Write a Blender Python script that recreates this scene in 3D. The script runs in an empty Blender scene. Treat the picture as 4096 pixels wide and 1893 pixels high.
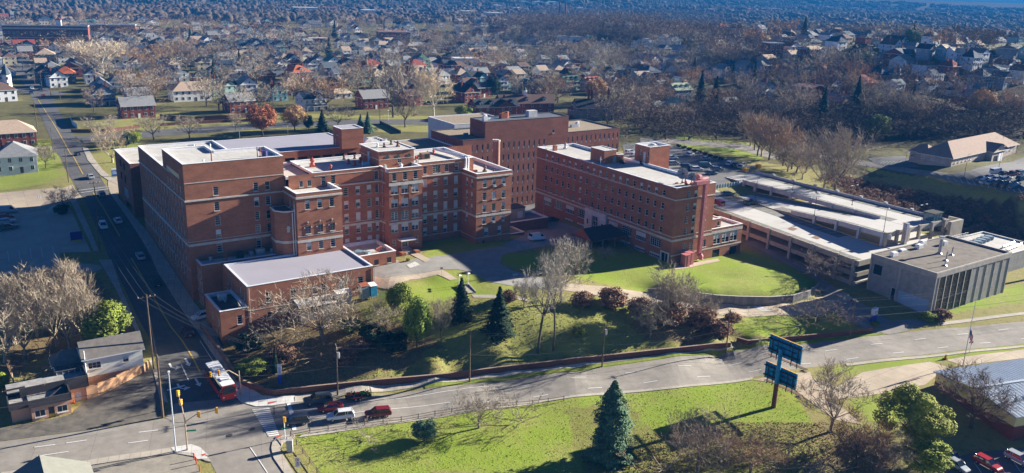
import bpy,math,random
import numpy as np
from mathutils import Vector,Matrix

sc=bpy.context.scene
R=math.radians
# ---------------------------------------------------------------- camera
FPX,PITCH,ROLL,CAMH=3407.28,0.290818,0.0312853,77.0
cp,sp=math.cos(PITCH),math.sin(PITCH)
c_,s_=math.cos(ROLL),math.sin(ROLL)
FW=np.array([0,cp,-sp]);r0=np.array([1.,0,0]);u0=np.array([0,sp,cp])
RT=c_*r0+s_*u0;UP=-s_*r0+c_*u0
cd=bpy.data.cameras.new('camera');cam=bpy.data.objects.new('camera',cd)
sc.collection.objects.link(cam);sc.camera=cam
cd.sensor_width=36;cd.lens=FPX/4096*36;cd.clip_start=1;cd.clip_end=30000
cam.matrix_world=Matrix([[RT[0],UP[0],-FW[0],0],[RT[1],UP[1],-FW[1],0],[RT[2],UP[2],-FW[2],CAMH],[0,0,0,1]])
# ---------------------------------------------------------------- light
SUN_AZ,SUN_EL=R(61.5),R(17.8)
w=bpy.data.worlds.new('World');sc.world=w;w.use_nodes=True
nt=w.node_tree;bg=nt.nodes['Background']
sky=nt.nodes.new('ShaderNodeTexSky');sky.sky_type='NISHITA';sky.sun_disc=False
sky.sun_elevation=SUN_EL;sky.sun_rotation=SUN_AZ;sky.air_density=0.4;sky.dust_density=0.0;sky.ozone_density=8.0
nt.links.new(sky.outputs[0],bg.inputs[0]);bg.inputs[1].default_value=0.05
sd=bpy.data.lights.new('sun','SUN');sd.energy=5.0;sd.angle=R(0.5);sd.color=(1,.94,.83)
so=bpy.data.objects.new('sun',sd);sc.collection.objects.link(so)
sv=Vector((math.sin(SUN_AZ)*math.cos(SUN_EL),math.cos(SUN_AZ)*math.cos(SUN_EL),math.sin(SUN_EL)))
so.rotation_euler=sv.to_track_quat('Z','Y').to_euler();so.location=(0,0,300)
sc.view_settings.view_transform='Standard';sc.view_settings.look='None'
sc.view_settings.exposure=1.85;sc.view_settings.gamma=1
sc.cycles.volume_bounces=0;sc.cycles.max_bounces=5;sc.cycles.diffuse_bounces=2
sc.cycles.transparent_max_bounces=4
sc.cycles.use_denoising=True
# ---------------------------------------------------------------- materials
MATS={}
def mat(name,col,rough=.85,var=.25,scale=.6,col2=None,spec=.25,metal=0,stretch=None,bump=0,bscale=4):
    if name in MATS:return MATS[name]
    m=bpy.data.materials.new(name);m.use_nodes=True;t=m.node_tree;b=t.nodes['Principled BSDF']
    b.inputs['Roughness'].default_value=rough;b.inputs['Metallic'].default_value=metal
    b.inputs['Specular IOR Level'].default_value=spec
    if var>0 or col2:
        tc=t.nodes.new('ShaderNodeTexCoord');mp=t.nodes.new('ShaderNodeMapping');t.links.new(tc.outputs['Object'],mp.inputs[0])
        if stretch:mp.inputs['Scale'].default_value=stretch
        n=t.nodes.new('ShaderNodeTexNoise');n.inputs['Scale'].default_value=scale;n.inputs['Detail'].default_value=6;n.inputs['Roughness'].default_value=.65
        t.links.new(mp.outputs[0],n.inputs['Vector'])
        r=t.nodes.new('ShaderNodeValToRGB');r.color_ramp.elements[0].position=.3;r.color_ramp.elements[1].position=.7
        c2=col2 if col2 else tuple(min(1,c*(1+var)) for c in col)
        c1=tuple(c*(1-var) for c in col) if not col2 else col
        r.color_ramp.elements[0].color=(*c1,1);r.color_ramp.elements[1].color=(*c2,1)
        t.links.new(n.outputs['Fac'],r.inputs[0]);t.links.new(r.outputs[0],b.inputs['Base Color'])
        if bump:
            n2=t.nodes.new('ShaderNodeTexNoise');n2.inputs['Scale'].default_value=bscale;n2.inputs['Detail'].default_value=4
            t.links.new(mp.outputs[0],n2.inputs['Vector'])
            bp=t.nodes.new('ShaderNodeBump');bp.inputs['Strength'].default_value=bump;bp.inputs['Distance'].default_value=.3
            t.links.new(n2.outputs['Fac'],bp.inputs['Height']);t.links.new(bp.outputs[0],b.inputs['Normal'])
    else:b.inputs['Base Color'].default_value=(*col,1)
    MATS[name]=m;return m
def glass(name,col=(.012,.02,.03),rough=.12,spec=.8):
    return mat(name,col,rough,0,spec=spec)
def slabmat(name,col,joint,bw,bh,ms=.03,var=.18,rot=.597):
    """concrete or membrane laid in slabs: joints plus stains"""
    if name in MATS:return MATS[name]
    m=bpy.data.materials.new(name);m.use_nodes=True;t=m.node_tree;b=t.nodes['Principled BSDF'];b.inputs['Roughness'].default_value=.85;b.inputs['Specular IOR Level'].default_value=.2
    tc=t.nodes.new('ShaderNodeTexCoord');mp=t.nodes.new('ShaderNodeMapping');t.links.new(tc.outputs['Object'],mp.inputs[0]);mp.inputs['Rotation'].default_value=(0,0,-rot)
    br=t.nodes.new('ShaderNodeTexBrick');br.offset=0;br.inputs['Scale'].default_value=1;br.inputs['Brick Width'].default_value=bw;br.inputs['Row Height'].default_value=bh;br.inputs['Mortar Size'].default_value=ms
    br.inputs['Color1'].default_value=(*col,1);br.inputs['Color2'].default_value=(*[c*.9 for c in col],1);br.inputs['Mortar'].default_value=(*joint,1)
    t.links.new(mp.outputs[0],br.inputs['Vector'])
    n=t.nodes.new('ShaderNodeTexNoise');n.inputs['Scale'].default_value=.35;n.inputs['Detail'].default_value=8;n.inputs['Roughness'].default_value=.7;t.links.new(mp.outputs[0],n.inputs['Vector'])
    mr=t.nodes.new('ShaderNodeMapRange');mr.inputs[1].default_value=.3;mr.inputs[2].default_value=.7;mr.inputs[3].default_value=1-var;mr.inputs[4].default_value=1+var
    t.links.new(n.outputs['Fac'],mr.inputs[0])
    mx=t.nodes.new('ShaderNodeMix');mx.data_type='RGBA';mx.blend_type='MULTIPLY';mx.inputs[0].default_value=1
    t.links.new(br.outputs['Color'],mx.inputs[6]);t.links.new(mr.outputs[0],mx.inputs[7]);t.links.new(mx.outputs[2],b.inputs['Base Color'])
    MATS[name]=m;return m
def brickmat(name,c1,c2,mortar,scale=1.):
    if name in MATS:return MATS[name]
    m=bpy.data.materials.new(name);m.use_nodes=True;t=m.node_tree;b=t.nodes['Principled BSDF'];b.inputs['Roughness'].default_value=.9;b.inputs['Specular IOR Level'].default_value=.15
    tc=t.nodes.new('ShaderNodeTexCoord');sx=t.nodes.new('ShaderNodeSeparateXYZ');t.links.new(tc.outputs['Object'],sx.inputs[0])
    ad=t.nodes.new('ShaderNodeMath');ad.operation='ADD';t.links.new(sx.outputs[0],ad.inputs[0]);t.links.new(sx.outputs[1],ad.inputs[1])
    cb=t.nodes.new('ShaderNodeCombineXYZ');t.links.new(ad.outputs[0],cb.inputs[0]);t.links.new(sx.outputs[2],cb.inputs[1])
    br=t.nodes.new('ShaderNodeTexBrick');br.inputs['Scale'].default_value=scale;br.inputs['Brick Width'].default_value=.42;br.inputs['Row Height'].default_value=.17;br.inputs['Mortar Size'].default_value=.02
    br.inputs['Color1'].default_value=(*c1,1);br.inputs['Color2'].default_value=(*c2,1);br.inputs['Mortar'].default_value=(*mortar,1);t.links.new(cb.outputs[0],br.inputs['Vector'])
    n=t.nodes.new('ShaderNodeTexNoise');n.inputs['Scale'].default_value=.22;n.inputs['Detail'].default_value=8;n.inputs['Roughness'].default_value=.7
    mp=t.nodes.new('ShaderNodeMapping');mp.inputs['Scale'].default_value=(1,1,2.5);t.links.new(tc.outputs['Object'],mp.inputs[0]);t.links.new(mp.outputs[0],n.inputs['Vector'])
    mr=t.nodes.new('ShaderNodeMapRange');mr.inputs[1].default_value=.3;mr.inputs[2].default_value=.7;mr.inputs[3].default_value=.74;mr.inputs[4].default_value=1.25;t.links.new(n.outputs['Fac'],mr.inputs[0])
    mx=t.nodes.new('ShaderNodeMix');mx.data_type='RGBA';mx.blend_type='MULTIPLY';mx.inputs[0].default_value=1
    t.links.new(br.outputs['Color'],mx.inputs[6]);t.links.new(mr.outputs[0],mx.inputs[7]);t.links.new(mx.outputs[2],b.inputs['Base Color'])
    MATS[name]=m;return m
BRICK=brickmat('red_brick',(.335,.124,.066),(.26,.094,.051),(.33,.185,.125))
BRICKD=brickmat('dark_red_brick',(.24,.088,.055),(.185,.068,.045),(.22,.125,.10))
BRICKH=brickmat('house_brick',(.24,.055,.035),(.17,.04,.028),(.22,.11,.09))
STONE=mat('limestone_trim',(.50,.46,.40),.85,.22,.8)
COPING=mat('white_metal_coping',(.78,.78,.78),.5,.1,.5)
MEMBR=slabmat('pale_roof_membrane',(.50,.48,.44),(.40,.38,.34),3.0,12.,.05,.16,0)
GREYRF=mat('lavender_grey_roof',(.33,.315,.36),.8,.05,.15)
GRAVEL=mat('gravel_roof',(.27,.215,.15),.95,.3,1.5)
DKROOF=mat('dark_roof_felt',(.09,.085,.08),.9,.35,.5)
CONC=mat('weathered_concrete',(.36,.33,.29),.9,.22,.5,bump=.1)
CONCL=mat('pale_painted_concrete',(.55,.55,.52),.8,.22,.5)
STEEL=mat('galvanised_metal',(.45,.46,.47),.45,.15,1,metal=.6)
WHITE=mat('white_paint',(.78,.77,.74),.6,.06,1)
BLACK=mat('black_rubber',(.02,.02,.02),.8,0)
FRAME=mat('white_window_frame',(.62,.62,.60),.6,0)
GLASS=glass('dark_window_glass');GLASSB=glass('sky_lit_glass',(.05,.12,.16),.08)
BLIND=mat('pale_window_blind',(.55,.56,.54),.8,0)
WOODP=mat('weathered_pole_wood',(.14,.095,.06),.9,.3,3)
RUST=mat('rusty_metal',(.30,.09,.045),.8,.35,2)
YEL=mat('traffic_yellow',(.80,.42,.02),.5,.05,1)
DULLB=mat('dull_blue_grey_metal',(.16,.23,.28),.6,.2,2)
BLUEP=mat('blue_painted_steel',(.02,.24,.42),.6,.3,1.2)
# ---------------------------------------------------------------- mesh helper
COL=sc.collection
class MB:
    def __init__(s):s.v=[];s.f=[];s.m=[]
    def add(s,vs,fs,m=0):
        o=len(s.v);s.v.extend(tuple(map(float,v)) for v in vs)
        for f in fs:s.f.append(tuple(i+o for i in f));s.m.append(m)
    def quad(s,a,b,c,d,m=0):s.add([a,b,c,d],[(0,1,2,3)],m)
    def poly(s,pts,m=0):s.add(pts,[tuple(range(len(pts)))],m)
    def box(s,x0,x1,y0,y1,z0,z1,m=0,top=None):
        s.add([(x0,y0,z0),(x1,y0,z0),(x1,y1,z0),(x0,y1,z0),(x0,y0,z1),(x1,y0,z1),(x1,y1,z1),(x0,y1,z1)],
              [(0,3,2,1),(0,1,5,4),(1,2,6,5),(2,3,7,6),(3,0,4,7)],m)
        s.add([(x0,y0,z1),(x1,y0,z1),(x1,y1,z1),(x0,y1,z1)],[(0,1,2,3)],m if top is None else top)
    def cbox(s,cx,cy,z0,lx,ly,h,ang=0,m=0,taper=1.):
        ca,sa=math.cos(ang),math.sin(ang);P_=[]
        for z,k in ((z0,1.),(z0+h,taper)):
            for a,b in ((-1,-1),(1,-1),(1,1),(-1,1)):
                x,y=a*lx/2*k,b*ly/2*k;P_.append((cx+x*ca-y*sa,cy+x*sa+y*ca,z))
        s.add(P_,[(0,3,2,1),(0,1,5,4),(1,2,6,5),(2,3,7,6),(3,0,4,7),(4,5,6,7)],m)
    def tube(s,p0,p1,ra,rb=None,n=6,m=0,cap=True):
        rb=ra if rb is None else rb;p0=Vector(p0);p1=Vector(p1);d=(p1-p0)
        if d.length<1e-6:return
        d.normalize();a=d.orthogonal().normalized();b=d.cross(a);V=[]
        for p,r in ((p0,ra),(p1,rb)):
            for i in range(n):
                t=2*math.pi*i/n;V.append(p+(a*math.cos(t)+b*math.sin(t))*r)
        F=[(i,(i+1) % n,n+(i+1) % n,n+i) for i in range(n)]
        if cap:F+=[tuple(range(n-1,-1,-1)),tuple(range(n,2*n))]
        s.add(V,F,m)
    def prism(s,pts,z0,z1,m=0,top=None):
        n=len(pts);s.add([(x,y,z0) for x,y in pts]+[(x,y,z1) for x,y in pts],[(i,(i+1) % n,n+(i+1) % n,n+i) for i in range(n)],m)
        s.add([(x,y,z1) for x,y in pts],[tuple(range(n))],m if top is None else top)
    def blob(s,c,r,seg=8,rings=5,m=0,jit=0,rnd=None):
        V=[(c[0],c[1],c[2]+r[2])];rnd=rnd or random
        for i in range(1,rings):
            ph=math.pi*i/rings
            for j in range(seg):
                t=2*math.pi*j/seg;k=1+jit*(rnd.random()-.5);V.append((c[0]+r[0]*k*math.sin(ph)*math.cos(t),c[1]+r[1]*k*math.sin(ph)*math.sin(t),c[2]+r[2]*k*math.cos(ph)))
        V.append((c[0],c[1],c[2]-r[2]));F=[(0,1+j,1+(j+1) % seg) for j in range(seg)]
        for i in range(rings-2):
            for j in range(seg):a=1+i*seg+j;b=1+i*seg+(j+1) % seg;F.append((a,a+seg,b+seg,b))
        L=len(V)-1;o=1+(rings-2)*seg;F+=[(o+j,L,o+(j+1) % seg) for j in range(seg)]
        s.add(V,F,m)
    def mesh(s,name,mats,smooth=False):
        me=bpy.data.meshes.new(name);me.from_pydata(s.v,[],s.f)
        for m in (mats if isinstance(mats,(list,tuple)) else [mats]):me.materials.append(m)
        if any(s.m):me.polygons.foreach_set('material_index',s.m)
        if smooth:me.polygons.foreach_set('use_smooth',[True]*len(s.f))
        me.update();return me
    def build(s,name,mats,parent=None,smooth=False,loc=None,rot=None):
        o=bpy.data.objects.new(name,s.mesh(name,mats,smooth));COL.objects.link(o)
        if parent is not None:o.parent=parent
        if loc is not None:o.location=loc
        if rot is not None:o.rotation_euler=(0,0,rot)
        return o
def inst(name,me,parent=None,loc=(0,0,0),rot=0,scale=None):
    o=bpy.data.objects.new(name,me);COL.objects.link(o);o.location=loc;o.rotation_euler=(0,0,rot)
    if parent is not None:o.parent=parent
    if scale is not None:o.scale=scale
    return o
def tag(o,label=None,cat=None,group=None,kind=None):
    if label:o['label']=label
    if cat:o['category']=cat
    if group:o['group']=group
    if kind:o['kind']=kind
    return o
def thing(name,label,cat,loc,rot=0,group=None):
    o=bpy.data.objects.new(name,None);COL.objects.link(o);o.location=loc;o.rotation_euler=(0,0,rot);o.empty_display_size=.5
    return tag(o,label,cat,group)
# ---------------------------------------------------------------- survey helpers (ground positions)
TH=0.597
UU=np.array([-math.sin(TH),math.cos(TH)]);VV=np.array([math.cos(TH),math.sin(TH)])
def W(u,v):p=u*UU+v*VV;return float(p[0]),float(p[1])
def ray(x,y):return (x-2048)*RT-(y-946.5)*UP+FPX*FW
def P0(x,y,z=0.):
    d=ray(x,y);t=(z-CAMH)/d[2];return np.array([0,0,CAMH])+t*d
def hgt(b,xt,yt):
    d=ray(xt,yt);t=(b[0]*d[0]+b[1]*d[1])/(d[0]**2+d[1]**2);return CAMH+t*d[2]
ctl=[]
def cu(u,v,z):x,y=W(u,v);ctl.append((x,y,z))
def cx(x,y,z):p=P0(x,y,z);ctl.append((p[0],p[1],z))
for u,z in ((150,.1),(160,.8),(170,1.7),(182,2.7),(194,3.7),(207,5.2),(220,6.5),(241,8.3),(254,9),(275,10),(300,11),(340,11.8),(400,12)):
    for v in (24,36,42.2):cu(u,v,z)
for a in ((168,50,3.3),(166,56,4.0),(168,62,5.2),(167,77,7.6),(168,90,8.6),(175,92,9.2),(181,100,9.4),(191,105,9.4),(183,114,9.4),(183,125,9.2),
          (171,108,9.0),(180,140,7.9),(191,150,6.7),(186,155,6.4),(170,155,6.3),(157,155,6.1),(153.5,160,5.6),(153.5,172,5.1),(153.5,184,4.8),
          (200,50,5),(200,90,9.4),(200,120,9.4),(200,164,7),(215,142,4.8),(209,130,6),(225,130,4.2),(225,150,3.0),(237,140,3.6),(203,151,6.2),(214,155,4.6),(237,150,2.2),(230,136,4.0),(226,160,1.6),(232,167,1.2),(238,158,.6),(238,172,.8),(226,172,2),(165,186,5),(190,186,7),(203,188,10),(212,192,11.6),(230,200,12),(225,240,12.2),(206,212,12),(207,240,12.1),(250,220,12.2),
          (237,195,6),(254,42,9),(279,42,10.2),(295,60,11),(300,100,11.8),(300,150,12),(240,100,11),(270,200,12.2),(275,150,12),
          (125,191,2.4),(140,191,3.8),(150,191,4.3),(160,191,5),(175,191,6.2),(126,215,3),(140,250,4),(150,251,4.5),(175,251,7),(200,251,10.5),
          (103,197,.9),(103,213,1.1),(103,231,1.0),(115,192,2.0),(120,192,2.4),(122,236,2)):cu(*a)
for x in (-300,0,300,700,1150,1500,1900,2300,2700,3100,3500,3900,4300):
    yn=1766-.1176*x;cx(x,yn+20,0.);cx(x,yn+75 if x>1000 else yn+90,0.);cx(x,yn+110,-.05)
for a in ((0,1880,0),(500,1860,0),(980,1850,-.1),(1400,1800,-.4),(1900,1760,-.5),(2300,1750,-.9),(2600,1860,-1.8),(2000,1880,-1),(1500,1885,-.6),(3000,1700,-.9),(3094,1629,-.7),
          (3400,1600,-.4),(3600,1540,-.3),(3700,1500,-.2),(3350,1800,-1.8),(3680,1840,-2.6),(3850,1880,-3.2),(4090,1880,-3.2),(3900,1780,-2.8),(3000,1880,-2.2),(4200,1600,-1.5),
          # driveway and hillside
          (3560,1325,.1),(3480,1290,.7),(3380,1225,1.5),(3290,1252,1.4),(3100,1236,2.3),(2900,1226,3.3),(2750,1206,4.3),(2600,1180,5.2),(2430,1150,6.3),(2250,1130,7.3),
          (2080,1090,8.3),(1950,1040,8.9),(1800,1000,9.3),(1650,1080,9.2),(1560,1120,9.1),(2300,1070,6.8),(2420,1100,6.3),
          (1600,1180,8.7),(1750,1110,9.0),(1830,1100,9.0),(1870,1165,7.9),(1930,1190,7.6),(2050,1192,7.5),(1980,1130,8.5),
          (2200,1215,6.6),(2350,1250,5.6),(2500,1225,5.2),(2700,1270,3.8),(2900,1290,2.9),(3100,1290,1.9),(3260,1300,1.4),(3400,1310,.9),
          (1950,1300,5.4),(2150,1320,4.8),(2400,1330,4.0),(2700,1340,2.6),(2850,1355,2.0),(3050,1345,1.5),(1750,1330,5.0),(1550,1330,5.0),(1300,1366,3.6),(1500,1240,7.2),(1400,1280,5.8),
          (1750,1450,2.6),(2000,1420,2.8),(2300,1400,2.4),(1500,1480,2.3),(1250,1480,1.9),(1050,1500,1.3),(1000,1440,1.6),(1130,1530,1.4),(960,1560,.5),
          (1250,1250,5.6),(2760,1130,5.6),(2900,1110,5.4),(3050,1060,4.9),(2960,1030,4.9),
          (3060,975,5.2),(3160,1040,4.0),(3260,1105,3.0),(3340,1160,2.2),(3420,1220,1.4),(3440,1260,.9),
          # west of the street
          (200,840,8.6),(-50,850,8.8),(100,960,7.6),(280,980,7.4),(60,1080,6),(-100,1150,5),(250,1200,4.4),(100,1350,2.6),(430,1380,1.9),(575,1478,1.2),(250,1560,.6),(60,1560,.6),(350,1500,.8),(100,1665,.3),
          (100,740,10),(30,640,11),(100,600,11),(250,620,10.6),
          # east ravine and plateau
          (3300,640,11.5),(3500,720,9.5),(3700,800,7),(3900,880,4.5),(4080,920,4),(4200,950,4),(3800,930,3.2),(3300,560,13),(3100,560,12.6),(3500,620,14),(3750,700,14),(3950,750,14),(4096,790,14),(4300,800,14),
          (3600,560,14),(3800,600,14.2),(4000,640,14.2),(4200,660,14.2),(3300,490,15),(3600,480,18),(3900,480,20),(4100,480,20),(3000,500,13.5),(2800,520,12.6),(2600,540,12.4),
          (2700,620,12.2),(2950,640,12.2),(2480,590,12.2),(2980,700,12),
          (3250,400,20),(3550,410,22),(3800,380,23),(4090,380,24),(2900,420,15),(3100,330,19),(3500,300,25),(3900,300,28),(4090,250,33),
          (3750,160,50),(4050,150,52),(3400,180,42),(3100,130,40),(2900,130,38),(2960,190,26),(2700,190,16),(2500,200,15),(2600,140,28),(2400,110,34),(2200,110,26),(2350,190,13),(2750,150,33),
          (2550,90,40),(2100,150,16)):cx(*a)
for x in (-800,-300,0,250,500,750,1000,1250,1500,1750,2000,2250):
    for y,z in ((500,12),(420,12),(330,12.3),(240,12.5),(170,12)):cx(x,y,z)
for x in (2500,2800):cx(x,420,13);cx(x,320,14)
for d,zz in ((1500,9),(2300,6),(3300,5)):
    for az in range(-50,61,12):ctl.append((d*math.sin(R(az)),d*math.cos(R(az)),zz if az<12 or d>1600 else 20))
for az in range(-60,71,26):ctl.append((60*math.sin(R(az)),20+40*math.cos(R(az)),-2))
for x,y in ((-300,0),(300,0),(-400,200),(400,120),(-700,500),(600,250),(0,-100),(-300,130),(250,90)):ctl.append((x,y,-2 if x>0 else 1))
# retaining walls: low side in front, high side behind
WALL_A=[(1055,1578),(1100,1586),(1190,1576),(1314,1563),(1521,1543),(1800,1516),(2100,1480),(2400,1446),(2631,1420),(2862,1397),(2922,1391)]
WALL_B=[(2945,1368),(2990,1383),(3100,1372),(3250,1357),(3400,1341),(3490,1331)]
WALL_C=[(2590,1168),(2660,1185),(2760,1205),(2860,1217),(2960,1222),(3080,1222),(3170,1215),(3230,1199),(3266,1176),(3280,1148)]
def dens(pts,step,zf=lambda i:0.):
    out=[];W3=[P0(x,y,zf(i)) for i,(x,y) in enumerate(pts)]
    for a,b in zip(W3[:-1],W3[1:]):
        n=max(1,int(np.linalg.norm((b-a)[:2])/step))
        for i in range(n):out.append(a+(b-a)*i/n)
    out.append(W3[-1]);return out
zc=[5.0,4.7,4.1,3.5,3.0,2.35,1.9,1.7,1.8,2.2]
wA=dens(WALL_A,5,lambda i:.1);wB=dens(WALL_B,5,lambda i:.1);wC=dens(WALL_C,4,lambda i:zc[i])
def pair(L,hz,f=.15,b=2.7):
    for i,p in enumerate(L):
        a=L[max(0,i-1)];c=L[min(len(L)-1,i+1)];t=(c-a)[:2];t=t/np.linalg.norm(t);n=np.array([-t[1],t[0]])
        k=hz(i/(len(L)-1));ctl.append((p[0]-n[0]*f,p[1]-n[1]*f,p[2]));ctl.append((p[0]+n[0]*b,p[1]+n[1]*b,p[2]+k))
pair(wA,lambda s:1.05);pair(wB,lambda s:.95);pair(wC,lambda s:2.1*min(1,.35+s*5)*(1 if s<.93 else .7))
ctl=np.array(ctl,float)
# drop near duplicates
keep=[]
for i in range(len(ctl)):
    if all((ctl[i,0]-ctl[j,0])**2+(ctl[i,1]-ctl[j,1])**2>.8 for j in keep):keep.append(i)
ctl=ctl[keep]
CC=1.0
def phi(r2):return np.sqrt(r2+CC)
D2=(ctl[:,None,0]-ctl[None,:,0])**2+(ctl[:,None,1]-ctl[None,:,1])**2
n_=len(ctl);A_=np.zeros((n_+1,n_+1));A_[:n_,:n_]=-phi(D2);A_[:n_,n_]=1;A_[n_,:n_]=1
A_[:n_,:n_] -= np.eye(n_)*.15
sol=np.linalg.solve(A_,np.append(ctl[:,2],0))
def rbf(X,Y):
    out=np.full(X.shape,sol[-1])
    for i in range(n_):out -= sol[i]*phi((X-ctl[i,0])**2+(Y-ctl[i,1])**2)
    return out
def grow(a,s,k,lim):
    o=[a]
    while abs(o[-1])<lim:o.append(o[-1]+s);s *= k
    return o
gx=grow(-118,-1.5,1.13,9000)[:0:-1]+list(np.arange(-118,152,1.4))+grow(152,1.5,1.13,9000)
gy=[-400,-150,-40,30,60,75,84]+list(np.arange(88,320,1.4))+grow(320,1.6,1.035,1500)[:-1]+grow(1500,45,1.09,9500)
gx=np.array(sorted(set(gx)));gy=np.array(sorted(set(gy)))
GX,GY=np.meshgrid(gx,gy)
GZ=rbf(GX,GY)
def vnoise(x,y,s,seed=0):
    return (np.sin(x/s+seed)*np.cos(y/s*1.3+seed*2.1)+.5*np.sin(x/s*2.3+y/s*1.7+seed)+.3*np.sin(x/s*4.1-y/s*3.7))/1.8
DD=np.hypot(GX,GY);AZ=np.degrees(np.arctan2(GX,GY))
k1=np.clip((DD-1700)/1200,0,1);GZ=GZ*(1-k1)+6*k1
side=np.clip((AZ+4)/20,0,1)
GZ=GZ+k1*np.clip(vnoise(GX,GY,420,1.3)+.35,0,2)*22*(.45+.55*side)
k2=np.clip((DD-3600)/2600,0,1);GZ=GZ+k2*(34+16*vnoise(GX,GY,900,.4)+6*vnoise(GX,GY,260,2))*(.8+.2*side)
GZ=GZ+np.clip((DD-330)/200,0,1)*vnoise(GX,GY,45,3)*.5*(1-k1)
GZ=np.where(DD>2500,np.minimum(GZ,77-DD*.0058+vnoise(GX,GY,350,5)*2.5+np.clip(-AZ+8,0,30)*.9),np.minimum(GZ,74))
GZ=np.minimum(GZ,75.5)
def TZ(x,y):
    x=np.asarray(x,float);y=np.asarray(y,float)
    i=np.clip(np.searchsorted(gx,x)-1,0,len(gx)-2);j=np.clip(np.searchsorted(gy,y)-1,0,len(gy)-2)
    fx=(x-gx[i])/(gx[i+1]-gx[i]);fy=(y-gy[j])/(gy[j+1]-gy[j])
    z00=GZ[j,i];z10=GZ[j,i+1];z01=GZ[j+1,i];z11=GZ[j+1,i+1]
    lo=z00+(z10-z00)*fx+(z11-z10)*fy     # triangle 00,10,11
    hi=z00+(z11-z01)*fx+(z01-z00)*fy     # triangle 00,11,01
    return np.where(fx>=fy,lo,hi)
def T1(x,y):return float(TZ(x,y))
ZS=np.linspace(76,-8,700)
def G(px,py):
    d=ray(px,py)
    if d[2]>=-1e-6:return np.array([0,9000.,0])
    t=(ZS-CAMH)/d[2];X=d[0]*t;Y=d[1]*t;ok=(np.hypot(X,Y)<9000)
    h=TZ(X,Y);b=np.nonzero((h>=ZS) & ok)[0]
    if len(b)==0:k=len(ZS)-1;return np.array([X[k],Y[k],h[k]])
    k=b[0]
    if k==0:return np.array([X[0],Y[0],h[0]])
    a0=ZS[k-1]-h[k-1];a1=h[k]-ZS[k];f=a0/(a0+a1+1e-9);x=X[k-1]+(X[k]-X[k-1])*f;y=Y[k-1]+(Y[k]-Y[k-1])*f
    return np.array([x,y,T1(x,y)])
def GG(L):return [tuple(G(x,y)[:2]) for x,y in L]
def inpoly(X,Y,poly):
    r=np.zeros(X.shape,bool);n=len(poly)
    for i in range(n):
        x0,y0=poly[i];x1,y1=poly[(i+1) % n]
        if y0==y1:continue
        c=((y0>Y) != (y1>Y)) & (X<(x1-x0)*(Y-y0)/(y1-y0)+x0);r ^= c
    return r
# ---------------------------------------------------------------- ground sheet
ny,nx=GX.shape
me=bpy.data.meshes.new('ground')
V=np.stack([GX,GY,GZ],-1).reshape(-1,3)
jj,ii=np.meshgrid(np.arange(ny-1),np.arange(nx-1),indexing='ij');a=(jj*nx+ii).ravel()
Ft=np.concatenate([np.stack([a,a+1,a+nx+1],1),np.stack([a,a+nx+1,a+nx],1)])
me.from_pydata(V.tolist(),[],Ft.tolist())
me.polygons.foreach_set('use_smooth',[True]*len(Ft))
# cover types: x lawn, y leaf litter, z woodland floor ; painted by what grows there
cov=np.zeros((ny*nx,4),np.float32);cov[:,3]=1
XF,YF=V[:,0],V[:,1]
def cover(poly,ch,val=1.):
    m=inpoly(XF,YF,poly)
    if ch=='lawn':cov[m,0]=val;cov[m,1] *= 0;cov[m,2] *= 0
    if ch=='litter':cov[m,1]=val
    if ch=='wood':cov[m,2]=val;cov[m,0]=0
dist=np.hypot(XF,YF)
cov[dist>345,0]=.36;cov[dist>345,2]=.6
cov[dist>1300,2]=1;cov[dist>1300,0]=0
cover(GG([(2500,330),(4200,330),(4200,560),(4000,560),(3640,560),(3460,600),(3200,590),(3010,560),(2800,520),(2560,530)]),'wood',1.)
cover(GG([(2100,60),(2900,60),(3000,170),(2400,190),(2100,190)]),'wood')
cover(GG([(-200,560),(260,560),(262,700),(210,735),(-200,790)]),'lawn',.7)
cover(GG([(440,560),(560,560),(560,700),(470,700),(395,610)]),'lawn',.6)
cover(GG([(400,520),(1900,530),(1900,470),(700,450),(420,470)]),'lawn',.35)
cover(GG([(1180,1735),(1500,1690),(2250,1592),(2560,1566),(3060,1508),(3160,1560),(3330,1800),(3200,1893),(1262,1893)]),'lawn',1.)
cover(GG([(2250,1640),(2500,1600),(2620,1720),(2560,1893),(2330,1893)]),'litter',.55)
cover(GG([(2560,1740),(2900,1690),(3340,1680),(3500,1740),(3600,1893),(2300,1893)]),'litter',.55)
cover(GG([(3230,1480),(4096,1370),(4096,1400),(3400,1500)]),'lawn',.8)
cover(GG([(3380,1600),(3660,1560),(3700,1680),(3500,1700)]),'lawn',1.)
cover(GG([(1000,1893),(1000,1560),(1500,1500),(2900,1390),(2800,1230),(2300,1190),(1650,1200),(900,1360),(900,1500)]),'lawn',.45)
cover(GG([(880,1395),(1000,1330),(1420,1230),(1480,1300),(1700,1290),(1780,1420),(1480,1500),(1100,1570),(950,1500)]),'litter',.95)
cover(GG([(2480,1280),(2850,1270),(2920,1330),(2860,1380),(2600,1370)]),'litter',.8)
cover(GG([(1700,1400),(1990,1330),(2100,1420),(1900,1500),(1640,1500)]),'litter',.4)
cover(GG([(1520,1180),(1800,1080),(2060,1130),(2060,1185),(1900,1180),(1760,1210),(1560,1230)]),'lawn',1.)
cover(GG([(1700,940),(2010,950),(2030,1000),(1700,1045)]),'lawn',.9)
cover(GG([(2000,1020),(2360,1000),(2640,1020),(3000,1000),(3290,1140),(3270,1180),(3200,1200),(2900,1205),(2600,1170),(2440,1140),(2200,1090),(2010,1060)]),'lawn',.95)
cover(GG([(3000,1250),(3330,1250),(3440,1330),(3200,1340),(2980,1365),(2940,1300)]),'lawn',1.)
cover(GG([(3680,1270),(4096,1130),(4096,1210),(3760,1260)]),'lawn',1.)
cover(GG([(2300,1470),(3500,1330),(3560,1345),(2300,1490)]),'lawn',.9)
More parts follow.
